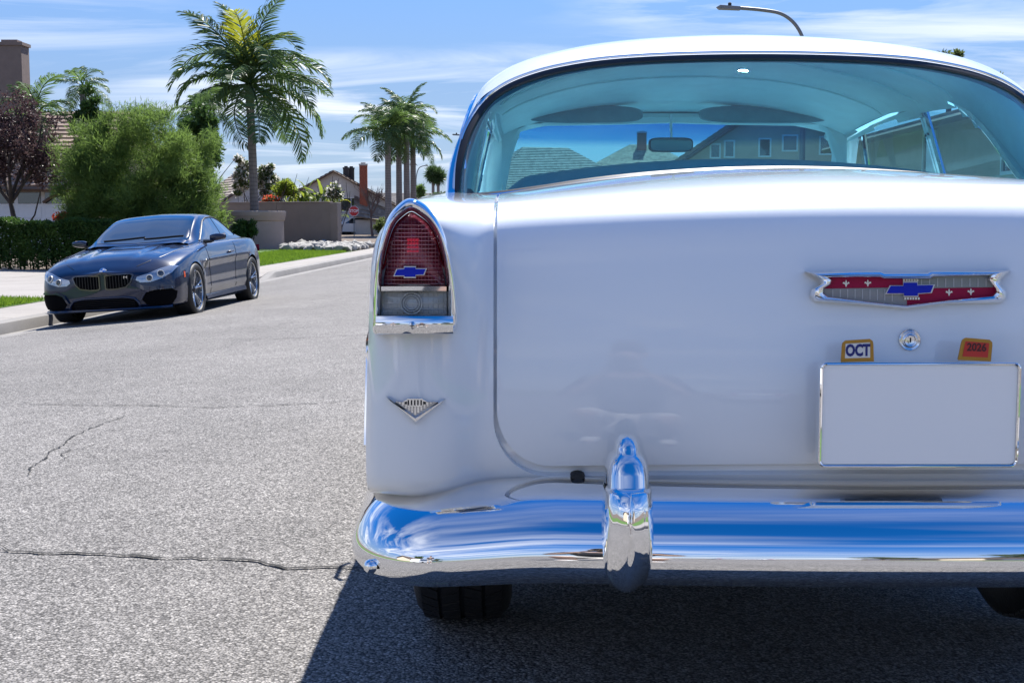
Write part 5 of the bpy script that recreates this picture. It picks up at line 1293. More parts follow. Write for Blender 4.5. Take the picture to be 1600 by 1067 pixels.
M['asph_dark'] = mat('asph_dark', (.03, .03, .033), .8)
def tiled(P00, P10, P11, P01, th=.05, course=.35):
    """a roof plane (eave corners P00,P10, ridge corners P11,P01) laid in overlapping courses, each a step"""
    a, b, c, d = [Vector(p) for p in (P00, P10, P11, P01)]; L = ((d - a).length + (c - b).length) / 2; n = max(3, int(L / course)); up = (b - a).cross(d - a).normalized()
    if up.z < 0: up = -up
    mb = MB(); nx = max(1, int((b - a).length / .33))
    for k in range(n):
        v0, v1 = k / n, min(1, (k + 1.12) / n); lo0, lo1 = a.lerp(d, v0), b.lerp(c, v0); hi0, hi1 = a.lerp(d, v1), b.lerp(c, v1)
        l0, l1, h0, h1 = lo0 + up * (th * 1.4), lo1 + up * (th * 1.4), hi0 + up * th * .35, hi1 + up * th * .35
        mb.add([lo0, lo1, l1, l0, h1, h0], [(0, 1, 2, 3), (3, 2, 4, 5)])
    mb.add([a - up * .06, b - up * .06, c - up * .06, d - up * .06, a, b, c, d], [(3, 2, 1, 0), (0, 1, 5, 4), (1, 2, 6, 5), (2, 3, 7, 6), (3, 0, 4, 7)])
    return mb
def wnd(parent, face, a, z, w_, h_, m_frame='trim_white', div=1):
    """window on a wall face: face=(axis, coordinate, sign) in the house's space; a along the wall, z sill height"""
    ax, co, sg = face
    def P(u, v, d): return (u, co + sg * d, v) if ax == 'y' else (co + sg * d, u, v)
    fr = MB(); t = .07
    for (u0, u1, v0, v1) in ((a - w_ / 2 - t, a + w_ / 2 + t, z - t, z), (a - w_ / 2 - t, a + w_ / 2 + t, z + h_, z + h_ + t), (a - w_ / 2 - t, a - w_ / 2, z, z + h_), (a + w_ / 2, a + w_ / 2 + t, z, z + h_)) + tuple((a - w_ / 2 + w_ * k / div - .025, a - w_ / 2 + w_ * k / div + .025, z, z + h_) for k in range(1, div)):
        fr.prism([(u0, v0), (u1, v0), (u1, v1), (u0, v1)], lambda u, v, d: P(u, v, d), -.05, .05)
    fo = obj('window', fr, M[m_frame], parent, 0)
    pn = MB(); pn.prism([(a - w_ / 2, z), (a + w_ / 2, z), (a + w_ / 2, z + h_), (a - w_ / 2, z + h_)], lambda u, v, d: P(u, v, d), -.06, .008); obj('pane', pn, M['pane'], fo, 0)
    return fo
def chimney(parent, x, y, z0, z1, sx, sy, m, cap=True):
    mb = MB(); mb.box((x, y, (z0 + z1) / 2), (sx, sy, z1 - z0)); c = obj('chimney', mb, m, parent, 0)
    if cap:
        mb = MB(); mb.box((x, y, z1 + .03), (sx * 1.12, sy * 1.12, .12)); mb.box((x, y, z1 + .14), (sx * .6, sy * .6, .12)); obj('chimney_cap', mb, m if m != M['brick'] else M['stucco_grey'], c, 0)
    return c
def gable_house(name, label, loc, rz, w_, d_, ze, zr, wall_m, roof_m, over=.45, ridge='x', fascia='trim_brown', group=None):
    """box house: width along x, depth along y (0..d_), front face at y=0; ridge along x or y"""
    h = thing(name, label, 'house', loc, rz, group)
    mb = MB(); x0, x1 = -w_ / 2, w_ / 2
    if ridge == 'x':
        mb.add([(x0, 0, -.3), (x1, 0, -.3), (x1, d_, -.3), (x0, d_, -.3), (x0, 0, ze), (x1, 0, ze), (x1, d_, ze), (x0, d_, ze), (x0, d_ / 2, zr - .06), (x1, d_ / 2, zr - .06)], [(0, 1, 5, 4), (2, 3, 7, 6), (1, 2, 6, 9, 5), (3, 0, 4, 8, 7)])
        s = (zr - ze) / (d_ / 2); e = over
        planes = [((x0 - e, -e, ze - s * e), (x1 + e, -e, ze - s * e), (x1 + e, d_ / 2, zr), (x0 - e, d_ / 2, zr)), ((x1 + e, d_ + e, ze - s * e), (x0 - e, d_ + e, ze - s * e), (x0 - e, d_ / 2, zr), (x1 + e, d_ / 2, zr))]
    else:
        mb.add([(x0, 0, -.3), (x1, 0, -.3), (x1, d_, -.3), (x0, d_, -.3), (x0, 0, ze), (x1, 0, ze), (x1, d_, ze), (x0, d_, ze), (0, 0, zr - .06), (0, d_, zr - .06)], [(0, 1, 5, 8, 4), (2, 3, 7, 9, 6), (1, 2, 6, 5), (3, 0, 4, 7)])
        s = (zr - ze) / (w_ / 2); e = over
        planes = [((x0 - e, d_ + e, ze - s * e), (x0 - e, -e, ze - s * e), (0, -e, zr), (0, d_ + e, zr)), ((x1 + e, -e, ze - s * e), (x1 + e, d_ + e, ze - s * e), (0, d_ + e, zr), (0, -e, zr))]
    obj('wall', mb, wall_m, h, 0)
    for pl in planes:
        rf = obj('roof', tiled(*pl), roof_m, h, 0)
        fb = MB(); a, b = Vector(pl[0]), Vector(pl[1]); fb.tube([a - Vector((0, 0, .08)), b - Vector((0, 0, .08))], .10, 4); obj('fascia', fb, M[fascia], rf, 0)
        for q0, q1 in ((pl[0], pl[3]), (pl[1], pl[2])):
            fb = MB(); fb.tube([Vector(q0) - Vector((0, 0, .06)), Vector(q1) - Vector((0, 0, .06))], .085, 4); obj('barge_board', fb, M[fascia], rf, 0)
    return h
def hip_house(name, label, loc, rz, w_, d_, ze, zr, wall_m, roof_m, over=.5, group=None):
    h = thing(name, label, 'house', loc, rz, group); mb = MB(); x0, x1 = -w_ / 2, w_ / 2
    mb.box((0, d_ / 2, ze / 2 - .15), (w_, d_, ze + .3)); obj('wall', mb, wall_m, h, 0); e = over; k = d_ / 2; s = (zr - ze) / k
    A, B, C, D = [(x0 - e, -e, ze - s * e), (x1 + e, -e, ze - s * e), (x1 + e, d_ + e, ze - s * e), (x0 - e, d_ + e, ze - s * e)]; r0, r1 = (x0 + k * .9, d_ / 2, zr), (x1 - k * .9, d_ / 2, zr)
    for pl in ((A, B, r1, r0), (B, C, r1, r1), (C, D, r0, r1), (D, A, r0, r0)): obj('roof', tiled(*pl), roof_m, h, 0)
    return h
# left: the house with the white garage doors, behind the hedge
zy = z_yard(-18, 46)
H1 = gable_house('garage_house', 'cream house with white garage doors and brown tiled roof behind the hedge', (-21.9, 46, zy), 0, 13.0, 10, 2.62, 5.3, M['stucco_cream'], M['tile_brown'], .7)
for k, cx in enumerate((-.35, 4.2)):
    g = MB(); g.box((cx, .02, 1.08), (3.9, .12, 2.16)); gd = obj('garage_door', g, M['garage_white'], H1, 0)
    for i in range(4):
        for j in range(4):
            p = MB(); p.box((cx - 1.44 + .96 * i, -.05, .30 + .52 * j), (.82, .03, .40)); po = obj('panel', p, M['pane'] if j == 3 else M['garage_white'], gd, 0); bev(po, .012, 1)
for cx in (-2.6, 1.93, 6.42):
    p = MB(); p.box((cx, -.05, 1.3), (.35, .16, 2.6)); obj('pilaster', p, M['stucco_cream'], H1, 0)
pipe = MB(); pipe.tube([(6.1, -.7, 2.20), (6.0, -.35, 2.0), (5.6, -.16, 1.95), (5.2, -.16, 1.7)], .055, 6); obj('downpipe', pipe, M['trim_brown'], H1)
chimney(H1, px(18, 66, 50).x + 21.9, 4.0, 3.0, px(18, 72, 50).z - zy, 1.02, .8, M['chimney_stucco'])
# walls
def zg(p): return z_yard(p.x, p.y)
a, b = px(530, 350, 57), px(345, 350, 60.5); za = zg(a)
wl = thing('block_wall', 'tall tan stucco garden wall ending at the corner above white stones', 'wall', (a.x, a.y, za - .1))
d = Vector((b.x - a.x, b.y - a.y, 0)); L = d.length; ang = math.atan2(d.y, d.x); H = px(450, 317.5, 58).z - za + .1
def seg(name, u0, u1, th, h, m, parent, z0=0):
    mb = MB(); mb.box(((u0 + u1) / 2 * math.cos(ang), (u0 + u1) / 2 * math.sin(ang), z0 + h / 2), (u1 - u0, th, h), ang); return bev(obj(name, mb, m, parent, 0), .015, 2)
seg('panel', .42, L * .5, .20, H, M['wall_block'], wl); seg('panel', L * .5 + .012, L, .20, H, M['wall_block'], wl); seg('end_post', -.02, .40, .28, H + .01, M['wall_block'], wl)
seg('cap', .44, L, .26, .06, M['wall_block'], wl, H)
lw = thing('planter_wall', 'low curved tan planter wall with moulded cap below the tall palm', 'wall', (px(395, 350, 53.5).x, 53.6, z_yard(-10.5, 53) - .1))
lh = px(400, 345, 51.5).z - z_yard(-10.5, 53) + .1; P, P2 = [], []
for t in np.linspace(R(172), R(352), 36):
    c_, s_ = math.cos(t), math.sin(t); P.append([(2.15 * c_ * .62 , 1.7 * s_, -.1), (2.15 * c_ * .62, 1.7 * s_, lh), (1.9 * c_ * .62, 1.45 * s_, lh), (1.9 * c_ * .62, 1.45 * s_, -.1)])
    P2.append([(r_ * c_ * .62, (r_ - .45) * s_, z) for r_, z in ((2.15, lh - .02), (2.22, lh + .02), (2.26, lh + .14), (2.30, lh + .2), (2.32, lh + .36), (2.26, lh + .40), (1.8, lh + .40))])
M['planter'] = mat('planter', (.36, .285, .235), .92, var=.08, vscale=2, bump=.3, bscale=60)
mb = MB(); mb.grid(P); obj('wall', mb, M['planter'], lw, 40); mb = MB(); mb.grid(P2); obj('cap', mb, M['planter'], lw, 25)
mb = MB(); mb.lathe([(.001, lh + .2), (1.2, lh + .2)], 24); obj('soil', mb, M['soil'], lw, 0)
# far houses on the left
zf = z_road(-10, 90)
H2 = gable_house('gable_house', 'grey gabled house with tall red brick chimney behind the STOP sign', (px(522, 300, 96).x, 96, zf), R(4), 9.4, 16, 2.35, 4.95, M['stucco_grey'], M['tile_tan'], .4, 'y', 'trim_brown')
wnd(H2, ('y', 0, -1), 1.25, 1.95, 1.55, .95, div=2)
chimney(H2, px(567, 300, 95.5).x - px(522, 300, 96).x, -.3, -.3, px(567, 258, 95.5).z - zf, .58, .6, M['brick'])
for dx in (.5, .9): chimney(H2, dx, 6.5 + dx, 4.0, 5.35, .45, .5, M['asph_dark'])
mb = tiled((1.5, -1.6, 1.55), (5.6, -1.6, .9), (5.6, .0, 1.5), (1.5, .0, 3.1)); obj('porch_roof', mb, M['tile_tan'], H2, 0)
mb = MB(); mb.box((3.6, -.6, .6), (4.0, 1.2, 1.4)); obj('porch_wall', mb, M['stucco_grey'], H2, 0)
H3 = gable_house('gable_house', 'distant house with grey gable roof peeping over the shrubs behind the tall palm', (px(412, 300, 88).x, 88, zf), R(25), 7, 9, 2.2, 4.6, M['stucco_grey'], M['tile_tan'], .4, 'y')
chimney(H3, -.4, 3, 3.0, 5.0, .6, .6, M['brick'])
H4 = gable_house('gable_house', 'low far house with brown roof between the palm trunks and the taillight', (px(660, 330, 150).x, 150, -.35), R(10), 18, 10, 2.3, 4.3, M['stucco_tan'], M['tile_grey'], .4, 'x')
# right side of the street, seen through the car's windows
zr_ = z_kerb(40, 1)
H5 = gable_house('tiled_house', 'tan house with brown tiled roof seen through the coupe\'s quarter window', (14.6, 30.5, zr_ + .15), R(90 - 2.3), 20, 11, 3.55, 5.0, M['stucco_tan'], M['tile_tan'], .7, 'x')
for a_, zz in ((-1.2, 2.15), (4.6, 2.1), (-6.5, 1.5)): wnd(H5, ('y', 0, -1), a_, zz, 1.0, 1.05)
H5.location = (XX(9.0, 30.5) + .0, 30.5, zr_ + .1); H5.rotation_euler.z = R(-90 - 2.3); 
h6x = px(1210, 250, 58).x
H6 = gable_house('two_storey_house', 'tall tan gabled house with small white-framed windows seen through the windscreen', (h6x, 58, zr_ + .2), R(-2.3), 7.6, 13, 3.85, 6.4, M['stucco_tan'], M['tile_tan'], .45, 'y')
for x_, y_, w_, h_ in ((1118, 236, .36, .55), (1140, 233, .36, .66), (1195, 231, .44, .72), (1234, 224, .58, .62), (1290, 228, .5, .7)):
    q = px(x_, y_, 58); wnd(H6, ('y', 0, -1), q.x - h6x, q.z - zr_ - .2 - h_ / 2, w_, h_)
H7 = hip_house('hip_roof_house', 'tile-roofed house with dark chimney seen through the middle of the windscreen', (px(998, 250, 136).x, 130, zr_ + .2), R(-2.3), 13, 12, 5.6, 8.7, M['stucco_tan'], M['tile_tan'])
chimney(H7, 0, 5.0, 6.5, px(995, 208, 135).z - zr_ - .2, .95, .9, M['brick'])
H8 = hip_house('hip_roof_house', 'big dark-roofed house seen through the left of the windscreen', (px(890, 250, 118).x, 112, -.2), R(20), 16, 13, 3.2, 7.6, M['stucco_grey'], M['tile_grey'])
# houses across the street behind the photographer: they show only as small shapes in the chrome
for k, (x, y, rz, wm, rm, lab) in enumerate(((-16, -22, 88, 'stucco_cream', 'tile_brown', 'cream house mirrored small in the bumper, nearest on its left'), (-17, -44, 88, 'stucco_grey', 'tile_grey', 'grey house mirrored small in the bumper, beyond the cream one'), (15, -26, -92, 'stucco_tan', 'tile_tan', 'tan house mirrored small in the bumper on the right'), (15, -50, -92, 'stucco_cream', 'tile_grey', 'cream grey-roofed house mirrored small in the bumper, far right'))):
    hh = gable_house('street_house', lab, (x, y, z_yard(x, y)), R(rz), 16, 10, 2.9, 5.2, M[wm], M[rm], .6, 'x', group='houses behind the photographer')
    wnd(hh, ('y', 0, -1), -4, 1.0, 2.0, 1.2, div=2); gm = MB(); gm.box((3.6, -.03, 1.1), (4.6, .1, 2.2)); obj('garage_door', gm, M['garage_white'], hh, 0)
# ================================================================ plants
L_ = {}
L_['feather'] = leaf_mat('feather_leaf', (.026, .062, .024), (.19, .285, .062), .43, .55, 2.6)
L_['hedge'] = leaf_mat('hedge_leaf', (.020, .052, .016), (.085, .155, .036), .30, .40, 2.0)
L_['plum'] = leaf_mat('plum_leaf', (.030, .018, .020), (.11, .068, .070), .25, .45, 2.0)
L_['palm'] = leaf_mat('palm_leaf', (.036, .085, .026), (.16, .25, .062), .38, .38, 1.2)
L_['palm_y'] = leaf_mat('palm_leaf_yellow', (.16, .22, .02), (.34, .34, .03), .40, .45, 1.2)
L_['palm_dark'] = leaf_mat('palm_leaf_dark', (.028, .068, .032), (.11, .175, .06), .32, .38, 1.2)
L_['lime'] = leaf_mat('lime_leaf', (.08, .14, .02), (.28, .34, .04), .45, .45, 1.0)
L_['mixed'] = leaf_mat('mixed_leaf', (.035, .07, .02), (.16, .20, .07), .35, .45, 1.6)
L_['petal_white'] = leaf_mat('petal_white', (.45, .42, .34), (.75, .72, .62), .4, .6, 1.0)
L_['petal_red'] = leaf_mat('petal_red', (.40, .03, .03), (.70, .12, .06), .4, .6, 1.0)
L_['twig'] = leaf_mat('dry_twig', (.14, .09, .08), (.26, .18, .15), .1, .8, 1.0)
M['bark'] = mat('bark', (.15, .115, .09), .95, var=.3, vscale=7, bump=.8, bscale=25); M['bark_dark'] = mat('bark_dark', (.055, .042, .038), .95, var=.3, vscale=9, bump=.7, bscale=25)
def palm_bark():
    m = bpy.data.materials.new('palm_trunk'); m.use_nodes = True; t = NT(m.node_tree); b = t.n['Principled BSDF']; vec = t.add('ShaderNodeTexCoord').outputs['Object']; z = t.add('ShaderNodeSeparateXYZ', ins={0: vec}).outputs[2]
    w_ = t.math('FRACT', t.math('MULTIPLY', t.math('ADD', z, t.math('MULTIPLY', t.noise(vec, 3, 3), .05)), 6.0)); c = t.ramp(w_, [(0, (.13, .11, .10)), (.18, (.27, .235, .215)), (.9, (.235, .20, .185)), (1, (.13, .11, .10))])
    c = t.mix(1.0, c, t.ramp(t.noise(t.mapping(vec, (6, 6, 1)), 2, 5, .65), [(.3, .7), (.7, 1.15)]), 'MULTIPLY'); t.l.new(c, b.inputs['Base Color']); b.inputs['Roughness'].default_value = .9
    bp = t.add('ShaderNodeBump', ins={'Strength': .5, 'Distance': .02, 'Height': w_}); t.l.new(bp.outputs[0], b.inputs['Normal']); return m
M['palm_trunk'] = palm_bark(); M['crownshaft'] = mat('crownshaft', (.14, .20, .07), .4, var=.2, vscale=4)
def leaf_cloud(n, pos, size, aspect=.35, up=0.3, out=None, jitter=1.0, seed=1, fold=0.25):
    """diamond leaves: pos (n,3) base points; out (n,3) preferred directions"""
    r = np.random.default_rng(seed); d = r.normal(size=(n, 3)) * jitter
    if out is not None: d = d + out
    d[:, 2] += up; d /= np.linalg.norm(d, axis=1, keepdims=True) + 1e-9
    s = np.cross(d, r.normal(size=(n, 3))); s /= np.linalg.norm(s, axis=1, keepdims=True) + 1e-9; nn = np.cross(d, s)
    L = size * r.uniform(.6, 1.4, (n, 1)); w_ = L * aspect
    a = pos; b = pos + d * L * .45 + s * w_ * .5 + nn * w_ * fold; c = pos + d * L; e = pos + d * L * .45 - s * w_ * .5 + nn * w_ * fold
    v = np.stack([a, b, c, e], 1).reshape(-1, 3); f = np.arange(n * 4).reshape(n, 4); return v, f
def clump_points(n, centers, radii, seed=1, shell=.55):
    r = np.random.default_rng(seed); k = r.integers(0, len(centers), n); d = r.normal(size=(n, 3)); d /= np.linalg.norm(d, axis=1, keepdims=True)
    rad = radii[k][:, None] * (shell + (1 - shell) * r.random((n, 1))) ; return centers[k] + d * rad * np.array([1, 1, .9]), d
def ellip_centers(n, c, r3, seed, flat_bottom=-.7, inner=.45):
    r = np.random.default_rng(seed); out = []
    while len(out) < n:
        d = r.normal(size=3); d /= np.linalg.norm(d)
        if d[2] < flat_bottom: continue
        out.append(np.array(c) + d * np.array(r3) * r.uniform(inner, 1.0))
    return np.array(out)
def branch_tree(mb, p, d, L, r0, depth, rnd, spread=.5, min_r=.008, up=.15):
    p = Vector(p); d = Vector(d).normalized(); pts = [p]; q = p.copy(); dd = d.copy()
    for k in range(4):
        dd = (dd + Vector((rnd.uniform(-.12, .12), rnd.uniform(-.12, .12), rnd.uniform(-.03, .1)))).normalized(); q = q + dd * L / 4; pts.append(q)
    mb.tube(pts, [r0 * (1 - .12 * k) for k in range(5)], 6, caps=False); tips = [q]
    if depth > 0:
        for k in range(3 if depth > 1 else 2):
            nd = (dd + Vector((rnd.uniform(-1, 1), rnd.uniform(-1, 1), rnd.uniform(-.2, .6))) * spread).normalized(); nd.z += up
            st = pts[rnd.choice([2, 3, 4])]; tips += branch_tree(mb, st, nd, L * rnd.uniform(.6, .8), max(r0 * .55, min_r), depth - 1, rnd, spread, min_r, up)
    return tips
# ---- the big feathery shrub behind the parked coupe
zb0 = z_yard(-9, 32)
sh = thing('feathery_shrub', 'large bright green feathery rounded shrub behind the parked coupe', 'shrub', (px(222, 300, 32.5).x, 32.8, zb0))
tips = []; mb = MB(); rnd = random.Random(3)
for k in range(7): branch_tree(mb, (rnd.uniform(-.5, .5), rnd.uniform(-.4, .4), 0), (rnd.uniform(-.6, .6), rnd.uniform(-.4, .4), 1), 1.5, .06, 2, rnd, .6)
obj('trunk', mb, M['bark_dark'], sh, 60)
cs = np.vstack([np.clip(ellip_centers(150, (0, 0, 2.05), (2.2, 1.6, 2.35), 5, -.75, .5), -9, 3.85), ellip_centers(34, (-1.45, -.1, 1.3), (.85, 1.0, 1.15), 6, -.8, .3), ellip_centers(34, (1.2, -.2, 1.5), (.85, 1.0, 1.25), 8, -.8, .3), ellip_centers(50, (0, -.9, 1.7), (1.6, .5, 1.3), 18, -.9, .1), ellip_centers(40, (-1.15, -.2, 2.75), (1.0, 1.0, .95), 19, -.9, .3), ellip_centers(24, (1.0, -.2, 2.8), (.9, 1.0, .85), 20, -.9, .3)])
rad = np.random.default_rng(4).uniform(.24, .46, len(cs)); P_, D_ = clump_points(120000, cs, rad, 9, .15)
od = (P_ - np.array([0, 0, 1.2])); od /= np.linalg.norm(od, axis=1, keepdims=True)
v, f = leaf_cloud(len(P_), P_, .135, .115, .45, od * .55, .85, 11); raw('crown', v, f, L_['feather'], sh)
# ---- hedge
a, b = px(-40, 400, 30.5), px(215, 400, 30.5); zh = z_yard(-10, 31)
hd = thing('clipped_hedge', 'long dark green clipped hedge along the driveway behind the coupe', 'hedge', ((a.x + b.x) / 2, 31.2, zh)); hw = (b.x - a.x) / 2; hh = px(80, 347, 30.5).z - zh
r = np.random.default_rng(21); n = 30000; P_ = np.stack([r.uniform(-hw, hw, n), r.uniform(-.55, .55, n), r.uniform(.08, hh, n)], 1)
face = r.random(n); P_[face < .42, 1] = -.55 + r.exponential(.06, (face < .42).sum()); P_[face > .72, 2] = hh - r.exponential(.05, (face > .72).sum()); wob = .06 * np.sin(P_[:, 0] * 3.1) + .05 * np.sin(P_[:, 0] * 7.3 + P_[:, 2] * 5); P_[:, 1] += wob; P_[:, 2] += wob * .7 * (P_[:, 2] / hh)
keep = ~((P_[:, 2] < .28) & (r.random(n) < .55)); P_ = P_[keep]
v, f = leaf_cloud(len(P_), P_, .075, .55, .2, np.tile([[0, -.5, .2]], (len(P_), 1)), 1.0, 22); raw('foliage', v, f, L_['hedge'], hd)
mb = MB(); rnd = random.Random(4)
for k in range(26):
    x = -hw + 2 * hw * (k + .5) / 26; branch_tree(mb, (x, rnd.uniform(-.2, .2), -.02), (rnd.uniform(-.3, .3), rnd.uniform(-.3, .3), 1), .5, .025, 1, rnd, .6)
obj('stem', mb, M['bark_dark'], hd)
# ---- purple-leaved tree
pt = thing('purple_leaf_tree', 'purple-leaved tree in front of the garage, at the left edge', 'tree', (px(18, 340, 33).x, 33.5, z_yard(-13, 33)))
mb = MB(); rnd = random.Random(12); tips = branch_tree(mb, (.1, 0, -.1), (-.10, 0, 1), 1.75, .11, 0, rnd)
for dx, dy in ((-.7, .1), (.1, .3), (.75, -.1), (.35, -.5), (-.3, .6)): tips += branch_tree(mb, tips[0] if isinstance(tips[0], Vector) else (0, 0, 1.6), (dx, dy, 1.0), 1.15, .06, 2, rnd, .7)
mb.tube([(.12, 0, .9), (.45, -.1, 1.3), (.62, -.1, 1.9)], [.03, .022, .015], 6)
obj('trunk', mb, M['bark_dark'], pt, 60)
cs = np.vstack([ellip_centers(64, (-.1, 0, 3.1), (1.25, 1.3, 1.45), 15, -.8, .3), ellip_centers(14, (.75, 0, 2.6), (.5, .7, .6), 16, -.8, .3)]); rad = np.random.default_rng(5).uniform(.22, .42, len(cs)); P_, D_ = clump_points(11500, cs, rad, 17, .2)
v, f = leaf_cloud(len(P_), P_, .085, .5, -.1, D_ * .4, 1.0, 18); raw('crown', v, f, L_['plum'], pt)
# ---- palms -------------------------------------------------------------
def frond_mesh(name, L, droop, rise, n, ll, m, seed, dens=1.0, twist=0.0):
    """a feather frond along +x: rachis curve with paired hanging leaflets"""
    r = random.Random(seed); pts = []; a = rise; p = Vector((0, 0, 0)); K = 16
    for k in range(K + 1):
        pts.append(p.copy()); a -= droop * (.35 + 1.1 * k / K) / K; p = p + Vector((math.cos(a), 0, math.sin(a))) * (L / K)
    mb = MB(); mb.tube(pts, [.035 * (1 - k / K) + .006 for k in range(K + 1)], 5)
    for k in range(n):
        t = .14 + .86 * k / n; i = min(int(t * K), K - 1); u = t * K - i; b = pts[i].lerp(pts[i + 1], u); tg = (pts[i + 1] - pts[i]).normalized(); upv = Vector((-tg.z, 0, tg.x))
        w_ = ll * (math.sin(math.pi * min(1, .18 + .80 * t)) ** .7) * r.uniform(.85, 1.12)
        for s in (-1, 1):
            if r.random() > dens: continue
            side = Vector((0, s, 0)); d0 = (tg * .55 + side * .85 + upv * r.uniform(.05, .4)).normalized(); q1 = b + d0 * w_ * .45; d1 = (d0 + Vector((0, 0, -r.uniform(.35, .9)))).normalized(); q2 = q1 + d1 * w_ * .35; q3 = q2 + (d1 + Vector((0, 0, -.6))).normalized() * w_ * .28
            wd = (tg * .75 + upv * .6 * r.uniform(-1, 1)).normalized() * .027
            o = len(mb.v); mb.add([b - wd * .5, b + wd * .5, q1 + wd, q1 - wd, q2 + wd * .8, q2 - wd * .8, q3], [(0, 1, 2, 3), (3, 2, 4, 5), (5, 4, 6)])
    me = bpy.data.meshes.new(name); me.from_pydata([tuple(v) for v in mb.v], [], mb.f); me.materials.append(m); return me
FR = [frond_mesh('frond', 3.0, 1.6, .25, 62, .95, L_['palm'], 1, .9), frond_mesh('frond', 3.0, 2.2, .35, 62, .92, L_['palm'], 2, .9), frond_mesh('frond', 2.9, 1.1, .15, 60, .90, L_['palm_dark'], 3, .88), frond_mesh('frond', 2.8, 2.8, .45, 58, .90, L_['palm_dark'], 4, .88), frond_mesh('frond', 2.5, 1.5, .2, 50, .75, L_['palm_y'], 5, .9)]
FD = frond_mesh('frond', 2.2, 1.2, -.9, 30, .5, L_['twig'], 6)
def palm(name, label, loc, zt, r0, r1, nf, scale, seed, group, bend=(0, 0), yellow=0, dead=0, crown=1.0, hi=74):
    p = thing(name, label, 'palm tree', loc, 0, group); rn = random.Random(seed); mb = MB(); K = 12; pts = [Vector((bend[0] * (k / K) ** 2, bend[1] * (k / K) ** 2, zt * k / K - .1 * (k == 0))) for k in range(K + 1)]
    mb.tube(pts, [r0 + (r1 - r0) * min(1, (k / K) ** .7) + (.06 if k == 0 else 0) for k in range(K + 1)], 14); obj('trunk', mb, M['palm_trunk'], p, 60)
    top = pts[-1]; mb = MB(); mb.tube([top, top + Vector((0, 0, .35 * scale)), top + Vector((0, 0, .8 * scale))], [r1 * 1.15, r1 * 1.1, r1 * .5], 12); obj('crownshaft', mb, M['crownshaft'], p, 60)
    for k in range(nf):
        az = k * 2.39996 + rn.uniform(-.3, .3); u = (k + .5) / nf; el = R(hi) - u ** .85 * R(hi + 38) + rn.uniform(-.1, .1)
        me = FR[4] if k in (range(2, 2 + yellow)) else FR[(0, 1, 3, 2)[rn.randrange(4)] if el > R(0) else (2, 3, 0)[rn.randrange(3)]]
        o = bpy.data.objects.new('frond', me); COL.objects.link(o); o.parent = p; s = scale * rn.uniform(.85, 1.12) * crown
        o.matrix_local = Matrix.Translation(top + Vector((0, 0, .7 * scale))) @ Matrix.Rotation(az, 4, 'Z') @ Matrix.Rotation(-el, 4, 'Y') @ Matrix.Rotation(rn.uniform(-.4, .4), 4, 'X') @ Matrix.Scale(s, 4)
    for k in range(dead):
        o = bpy.data.objects.new('dead_frond', FD); COL.objects.link(o); o.parent = p; o.matrix_local = Matrix.Translation(top) @ Matrix.Rotation(rn.uniform(0, 6.3), 4, 'Z') @ Matrix.Rotation(.5, 4, 'Y') @ Matrix.Scale(scale * .6, 4)
    return p
def base(x, Y): p = px(x, 340, Y); return (p.x, Y, z_yard(p.x, Y) - .05 if Y < 60 else -.35)
k1 = base(398, 54.5); palm('king_palm', 'tallest king palm, rising from the planter beside the tan wall', k1, px(395, 168, 54.5).z - k1[2], .20, .165, 28, 1.36, 47, 'palm trees', (-.10, 0), 2, 0, 1.0, 86)
k2 = base(136, 48); palm('king_palm', 'small palm crown showing above the left of the feathery shrub', k2, px(134, 148, 48).z - k2[2], .15, .12, 10, .44, 42, 'palm trees')
k3 = base(62, 47); palm('king_palm', 'low drooping palm between the chimney and the feathery shrub', k3, px(70, 200, 47).z - k3[2], .15, .12, 13, .66, 43, 'palm trees')
k4 = base(318, 50); palm('king_palm', 'lower palm crown left of the tallest king palm, above the shrub', k4, px(312, 190, 50).z - k4[2], .15, .13, 11, .50, 44, 'palm trees')
for x, Y, yt, s, sd, dead, lab in ((607, 86, 222, .98, 51, 2, 'leftmost palm of the far clump beside the gabled house'), (624, 90, 210, .90, 52, 0, 'second palm of the far clump, from its left'), (636, 88, 198, .92, 53, 0, 'tallest palm of the far clump'), (646, 92, 232, .95, 54, 2, 'rightmost palm of the far clump, beside the street lamp')):
    b_ = base(x, Y); palm('king_palm', lab, b_, px(x, yt, Y).z - b_[2], .24, .19, 17, s * 1.05, sd, 'palm trees', (0, 0), 0, dead)
# fan palms far away
M['fan'] = L_['palm_dark']
for k, (x, yt, lab) in enumerate(((677, 272, 'left of the two tiny fan palms on the skyline by the taillight'), (685, 276, 'right of the two tiny fan palms on the skyline by the taillight'))):
    b_ = base(x, 210); p = thing('fan_palm', lab, 'palm tree', b_, 0, 'palm trees'); zt = px(x, yt, 210).z - b_[2]; mb = MB(); mb.tube([(0, 0, 0), (0, 0, zt)], [.3, .22], 8); obj('trunk', mb, M['palm_trunk'], p)
    r = np.random.default_rng(60 + k); n = 900; d = r.normal(size=(n, 3)); d /= np.linalg.norm(d, axis=1, keepdims=True); v, f = leaf_cloud(n, np.array([0, 0, zt]) + d * r.uniform(.2, .9, (n, 1)), .9, .12, -.2, d * 2, .4, 61 + k); raw('crown', v, f, M['fan'], p)
